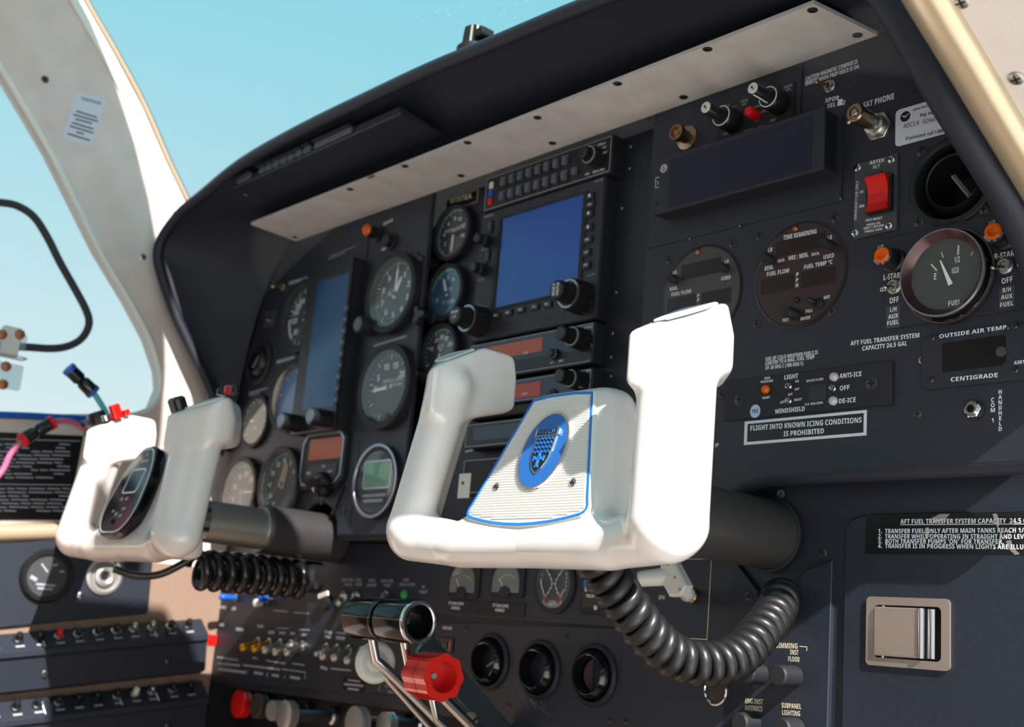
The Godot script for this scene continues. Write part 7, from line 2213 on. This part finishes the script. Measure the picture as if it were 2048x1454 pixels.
# ---------- engine levers ----------
func levers() -> void:
	var cx := -245.0
	var qb := thing("lever_quadrant", "dark quadrant block that carries the engine levers", "quadrant", Vector3(cx, -420, -20))
	slab(qb, "block", Vector3(cx - 60, -470, -60), Vector3(cx + 60, -412, 20), M.black_soft)
	# throttles
	var tc := pxw(775, 1240, cx)
	for i in 2:
		var side := -1.0 if i == 0 else 1.0
		var c := tc + Vector3(side * 20.5, 0, 0)
		var t := thing("throttle_lever", ["chrome-black throttle knob next to the white prop knob side", "chrome-black throttle knob with hollow open end"][i], "lever", c)
		part(t, "knob", lathe([Vector2(0, -19.5), Vector2(14.5, -19.5), Vector2(16, -18), Vector2(16, 17.5), Vector2(15.2, 19.5), Vector2(11.5, 19.5), Vector2(10.8, 17), Vector2(10.8, 2), Vector2(0, 2)], 40, 35.0), M.black_gloss, c, Basis(Vector3(0, 0, -1), Vector3(0, 1, 0), Vector3(1, 0, 0)))
		part(t, "edge_ring", lathe([Vector2(16, 16.2), Vector2(16.5, 17.4), Vector2(15.6, 19.7), Vector2(13.0, 20.0), Vector2(12.4, 19.4)], 40, 60.0), M.chrome if i == 1 else M.black_gloss, c, Basis(Vector3(0, 0, -1), Vector3(0, 1, 0), Vector3(1, 0, 0)))
		part(t, "screw", rod(2.6, 2.0, 0.5, 12), M.brass, c + Vector3(2, 0, 0), Basis(Vector3(0, 0, -1), Vector3(0, 1, 0), Vector3(1, 0, 0)))
		var b := MB.new()
		var p0 := c + Vector3(0, -14, -2)
		var p1 := c + Vector3(0, -30, -8)
		var p2 := Vector3(c.x, -400, -14)
		tube_into(b, PackedVector3Array([p0, p1, p1.lerp(p2, 0.08), p2]), [3.6, 3.6, 4.2, 4.2], 8)
		part(t, "arm", b.mesh(), M.chrome)
	# propeller knob, white wheel
	var wc := pxw(750, 1325, cx - 44)
	var w := thing("propeller_lever", "white translucent wheel knob on a short stub", "lever", wc)
	var wb := Basis(Vector3(0, 0, -1), Vector3(0, 1, 0), Vector3(1, 0, 0)).rotated(Vector3(0, 1, 0), -0.35)
	part(w, "wheel", lathe([Vector2(0, -5), Vector2(12, -5), Vector2(15.5, -2.5), Vector2(16.5, 1), Vector2(15, 4.5), Vector2(12, 5.5), Vector2(8.5, 3.5), Vector2(7, 2.6), Vector2(5, 3.4), Vector2(4.6, 12), Vector2(0, 12)], 36, 60.0), M.white_plastic, wc, wb)
	var wp2 := Vector3(wc.x + 4, -405, -12)
	part(w, "arm", tube([wc + Vector3(6, -2, -6), wc + Vector3(5, -12, -10), wp2], [2.8], 8), M.chrome)
	# mixture knob, red
	var rc := pxw(866, 1352, cx + 50)
	var m := thing("mixture_lever", "glossy red lobed mixture knob with a screw in its hollow", "lever", rc)
	var rb := Basis(Vector3(0, 0, -1), Vector3(0, 1, 0), Vector3(1, 0, 0)).rotated(Vector3(0, 1, 0), -0.12)
	var poly := PackedVector2Array()
	for k in 48:
		var a := TAU * k / 48.0
		poly.append(Vector2(cos(a), sin(a)) * (16.2 + 0.8 * cos(a * 8.0)))
	var mb := MB.new()
	var inn := PackedVector2Array()
	for k in 48:
		inn.append(Vector2(cos(TAU * k / 48.0), sin(TAU * k / 48.0)) * 11.0)
	ring_into(mb, poly, inn, -4, 15)
	prism_into(mb, poly, -17, -3.5, 0.0)
	part(m, "knob", mb.mesh(), M.red_gloss, rc, rb, "red plastic knob")
	part(m, "waist", prism(poly, -1, 0.5), M.red_plastic, rc, rb)
	part(m, "boss", rod(5, 3, 0.8, 16), M.red_plastic, rc + rb * Vector3(0, 0, -3.5), rb)
	part(m, "screw", rod(2.8, 2.4, 0.5, 12), M.steel, rc + rb * Vector3(0, 0, -0.8), rb)
	part(m, "arm", tube([rc + Vector3(-2, -14, -2), rc + Vector3(-2, -30, -8), Vector3(rc.x - 2, -410, 10)], [2.6], 8), M.chrome)
	# flat slotted arm of the gear selector with screw
	var f0 := pxw(842, 1285, cx - 12)
	var f1 := pxw(1010, 1475, cx - 12)
	var fa := thing("quadrant_arm", "flat blued-steel arm with a slotted screw below the red knob", "lever arm", (f0 + f1) / 2)
	var dir := (f1 - f0).normalized()
	var tn := Basis(dir, Vector3(1, 0, 0).cross(dir).normalized(), Vector3(1, 0, 0))
	part(fa, "blade", prism(rrect(f0.distance_to(f1), 20, 3, 3), 0, 3, 0.5), mat("blued", Color(0.42, 0.47, 0.52), 0.25, 0.9), (f0 + f1) / 2, tn)
	var fs := pxw(940, 1441, cx - 9)
	part(fa, "slotted_screw", lathe([Vector2(7, 0), Vector2(6.6, 2), Vector2(4, 3.2), Vector2(0, 3.6)], 22, 40.0), M.brass_edge, fs, Basis(Vector3(0, 0, -1), Vector3(0, 1, 0), Vector3(1, 0, 0)))
	part(fa, "screw_slot", rbox(12, 1.4, 0.6, 0.2, 0.0), M.screw_slot, fs + Vector3(3.4, 0, 0), Basis(Vector3(0, 0, -1), Vector3(0, 1, 0), Vector3(1, 0, 0)) * Basis(Vector3(0, 0, 1), 0.5))

# ---------- cords and hoses ----------
func cords() -> void:
	var pts := []
	for q in [[1194, 1118, 168], [1202, 1136, 164], [1232, 1180, 152], [1268, 1232, 138], [1300, 1272, 124], [1340, 1308, 108], [1390, 1326, 90], [1440, 1325, 70], [1485, 1304, 48], [1520, 1264, 26], [1544, 1232, 6], [1558, 1206, -8], [1563, 1194, -20]]:
		pts.append(pz(q[0], q[1], q[2]))
	var path := smooth_path(pts, 10)
	var c := thing("coiled_cord", "thick black coiled cord hanging from the ribbed-plate yoke", "cord", pts[6])
	var b := MB.new()
	tube_into(b, coil_path(path, 9.6, 23.0, 20), [4.3], 10)
	part(c, "coil", b.mesh(), M.rubber)
	var p2 := []
	for q in [Vector3(-545, -256, 128), Vector3(-545, -255, 120), Vector3(-545, -255, 110), Vector3(-545, -254, 80), Vector3(-546, -254, 40), Vector3(-547, -254, 8)]:
		p2.append(q)
	var c2 := thing("coiled_cord", "shiny black coiled cord under the clock yoke's tube", "cord", p2[2])
	var b2 := MB.new()
	tube_into(b2, coil_path(smooth_path(p2, 10), 15.0, 9.0, 24), [5.2], 10)
	part(c2, "coil", b2.mesh(), M.rubber_gloss)
	part(c2, "lead", tube(Array(smooth_path([Vector3(-566, -262, 196), Vector3(-562, -266, 176), Vector3(-552, -262, 155), Vector3(-540, -243, 130)], 6)), [3.6], 10), M.rubber_gloss)
	part(c2, "plug", lathe([Vector2(16, 0), Vector2(16, 14), Vector2(13, 18), Vector2(0, 18)], 24), M.rubber_gloss, Vector3(-547, -250, -10))
	# oxygen hoses by the pilot's window
	var h0 := pxw(136, 736, -690)
	var h1 := pxw(186, 784, -690)
	var t := thing("oxygen_hose", "pale blue hose with black and blue flow fitting beside the window", "hose", h1)
	part(t, "hose", tube(Array(smooth_path([h1, pxw(200, 805, -690), pxw(215, 832, -688), pxw(218, 850, -684)], 6)), [3.0], 10), M.teal_hose)
	var d := h1 - h0
	var L := d.length()
	part(t, "fitting", lathe([Vector2(0, 3), Vector2(7, 3), Vector2(7, L * 0.45), Vector2(5.2, L * 0.52), Vector2(7, L * 0.6), Vector2(7.4, L * 0.92), Vector2(0, L * 0.92)], 20), M.black_gloss, h0, towards(d))
	part(t, "end_cap", lathe([Vector2(0, 0), Vector2(7.4, 0), Vector2(7.4, 4), Vector2(0, 4)], 20), M.blue_plastic, h0, towards(d))
	part(t, "lower_cap", lathe([Vector2(0, 0), Vector2(7.8, 0), Vector2(7.8, 4), Vector2(0, 5)], 20), M.blue_plastic, h0 + d * 0.92, towards(d))
	var g0 := pxw(42, 882, -690)
	var g1 := pxw(103, 846, -690)
	var t2 := thing("oxygen_hose", "pink hose with black and red flow fitting beside the placard", "hose", g0)
	part(t2, "hose", tube(Array(smooth_path([g1, pxw(125, 841, -690), pxw(150, 846, -690), pxw(172, 862, -688), pxw(178, 868, -686)], 6)), [3.0], 10), M.pink_hose)
	part(t2, "hose", tube(Array(smooth_path([pxw(-60, 1010, -690), pxw(0, 948, -690), pxw(20, 910, -690), g0], 6)), [3.0], 10), M.pink_hose)
	d = g1 - g0
	L = d.length()
	part(t2, "fitting", lathe([Vector2(0, 3), Vector2(7, 3), Vector2(7, L * 0.4), Vector2(5.2, L * 0.5), Vector2(6.4, L * 0.6), Vector2(6.4, L * 0.92), Vector2(0, L * 0.92)], 20), M.black_gloss, g0, towards(d))
	part(t2, "end_cap", lathe([Vector2(0, 0), Vector2(7.4, 0), Vector2(7.4, 4), Vector2(0, 4)], 20), M.red_plastic, g0, towards(d))
	part(t2, "lower_cap", lathe([Vector2(0, 0), Vector2(7.4, 0), Vector2(7.4, 4), Vector2(0, 5)], 20), M.red_plastic, g0 + d * 0.94, towards(d))
	part(t2, "green_fitting", rod(4.4, 9, 1, 14), M.green_plastic, pxw(172, 862, -688), towards(Vector3(0, -0.6, -1)))
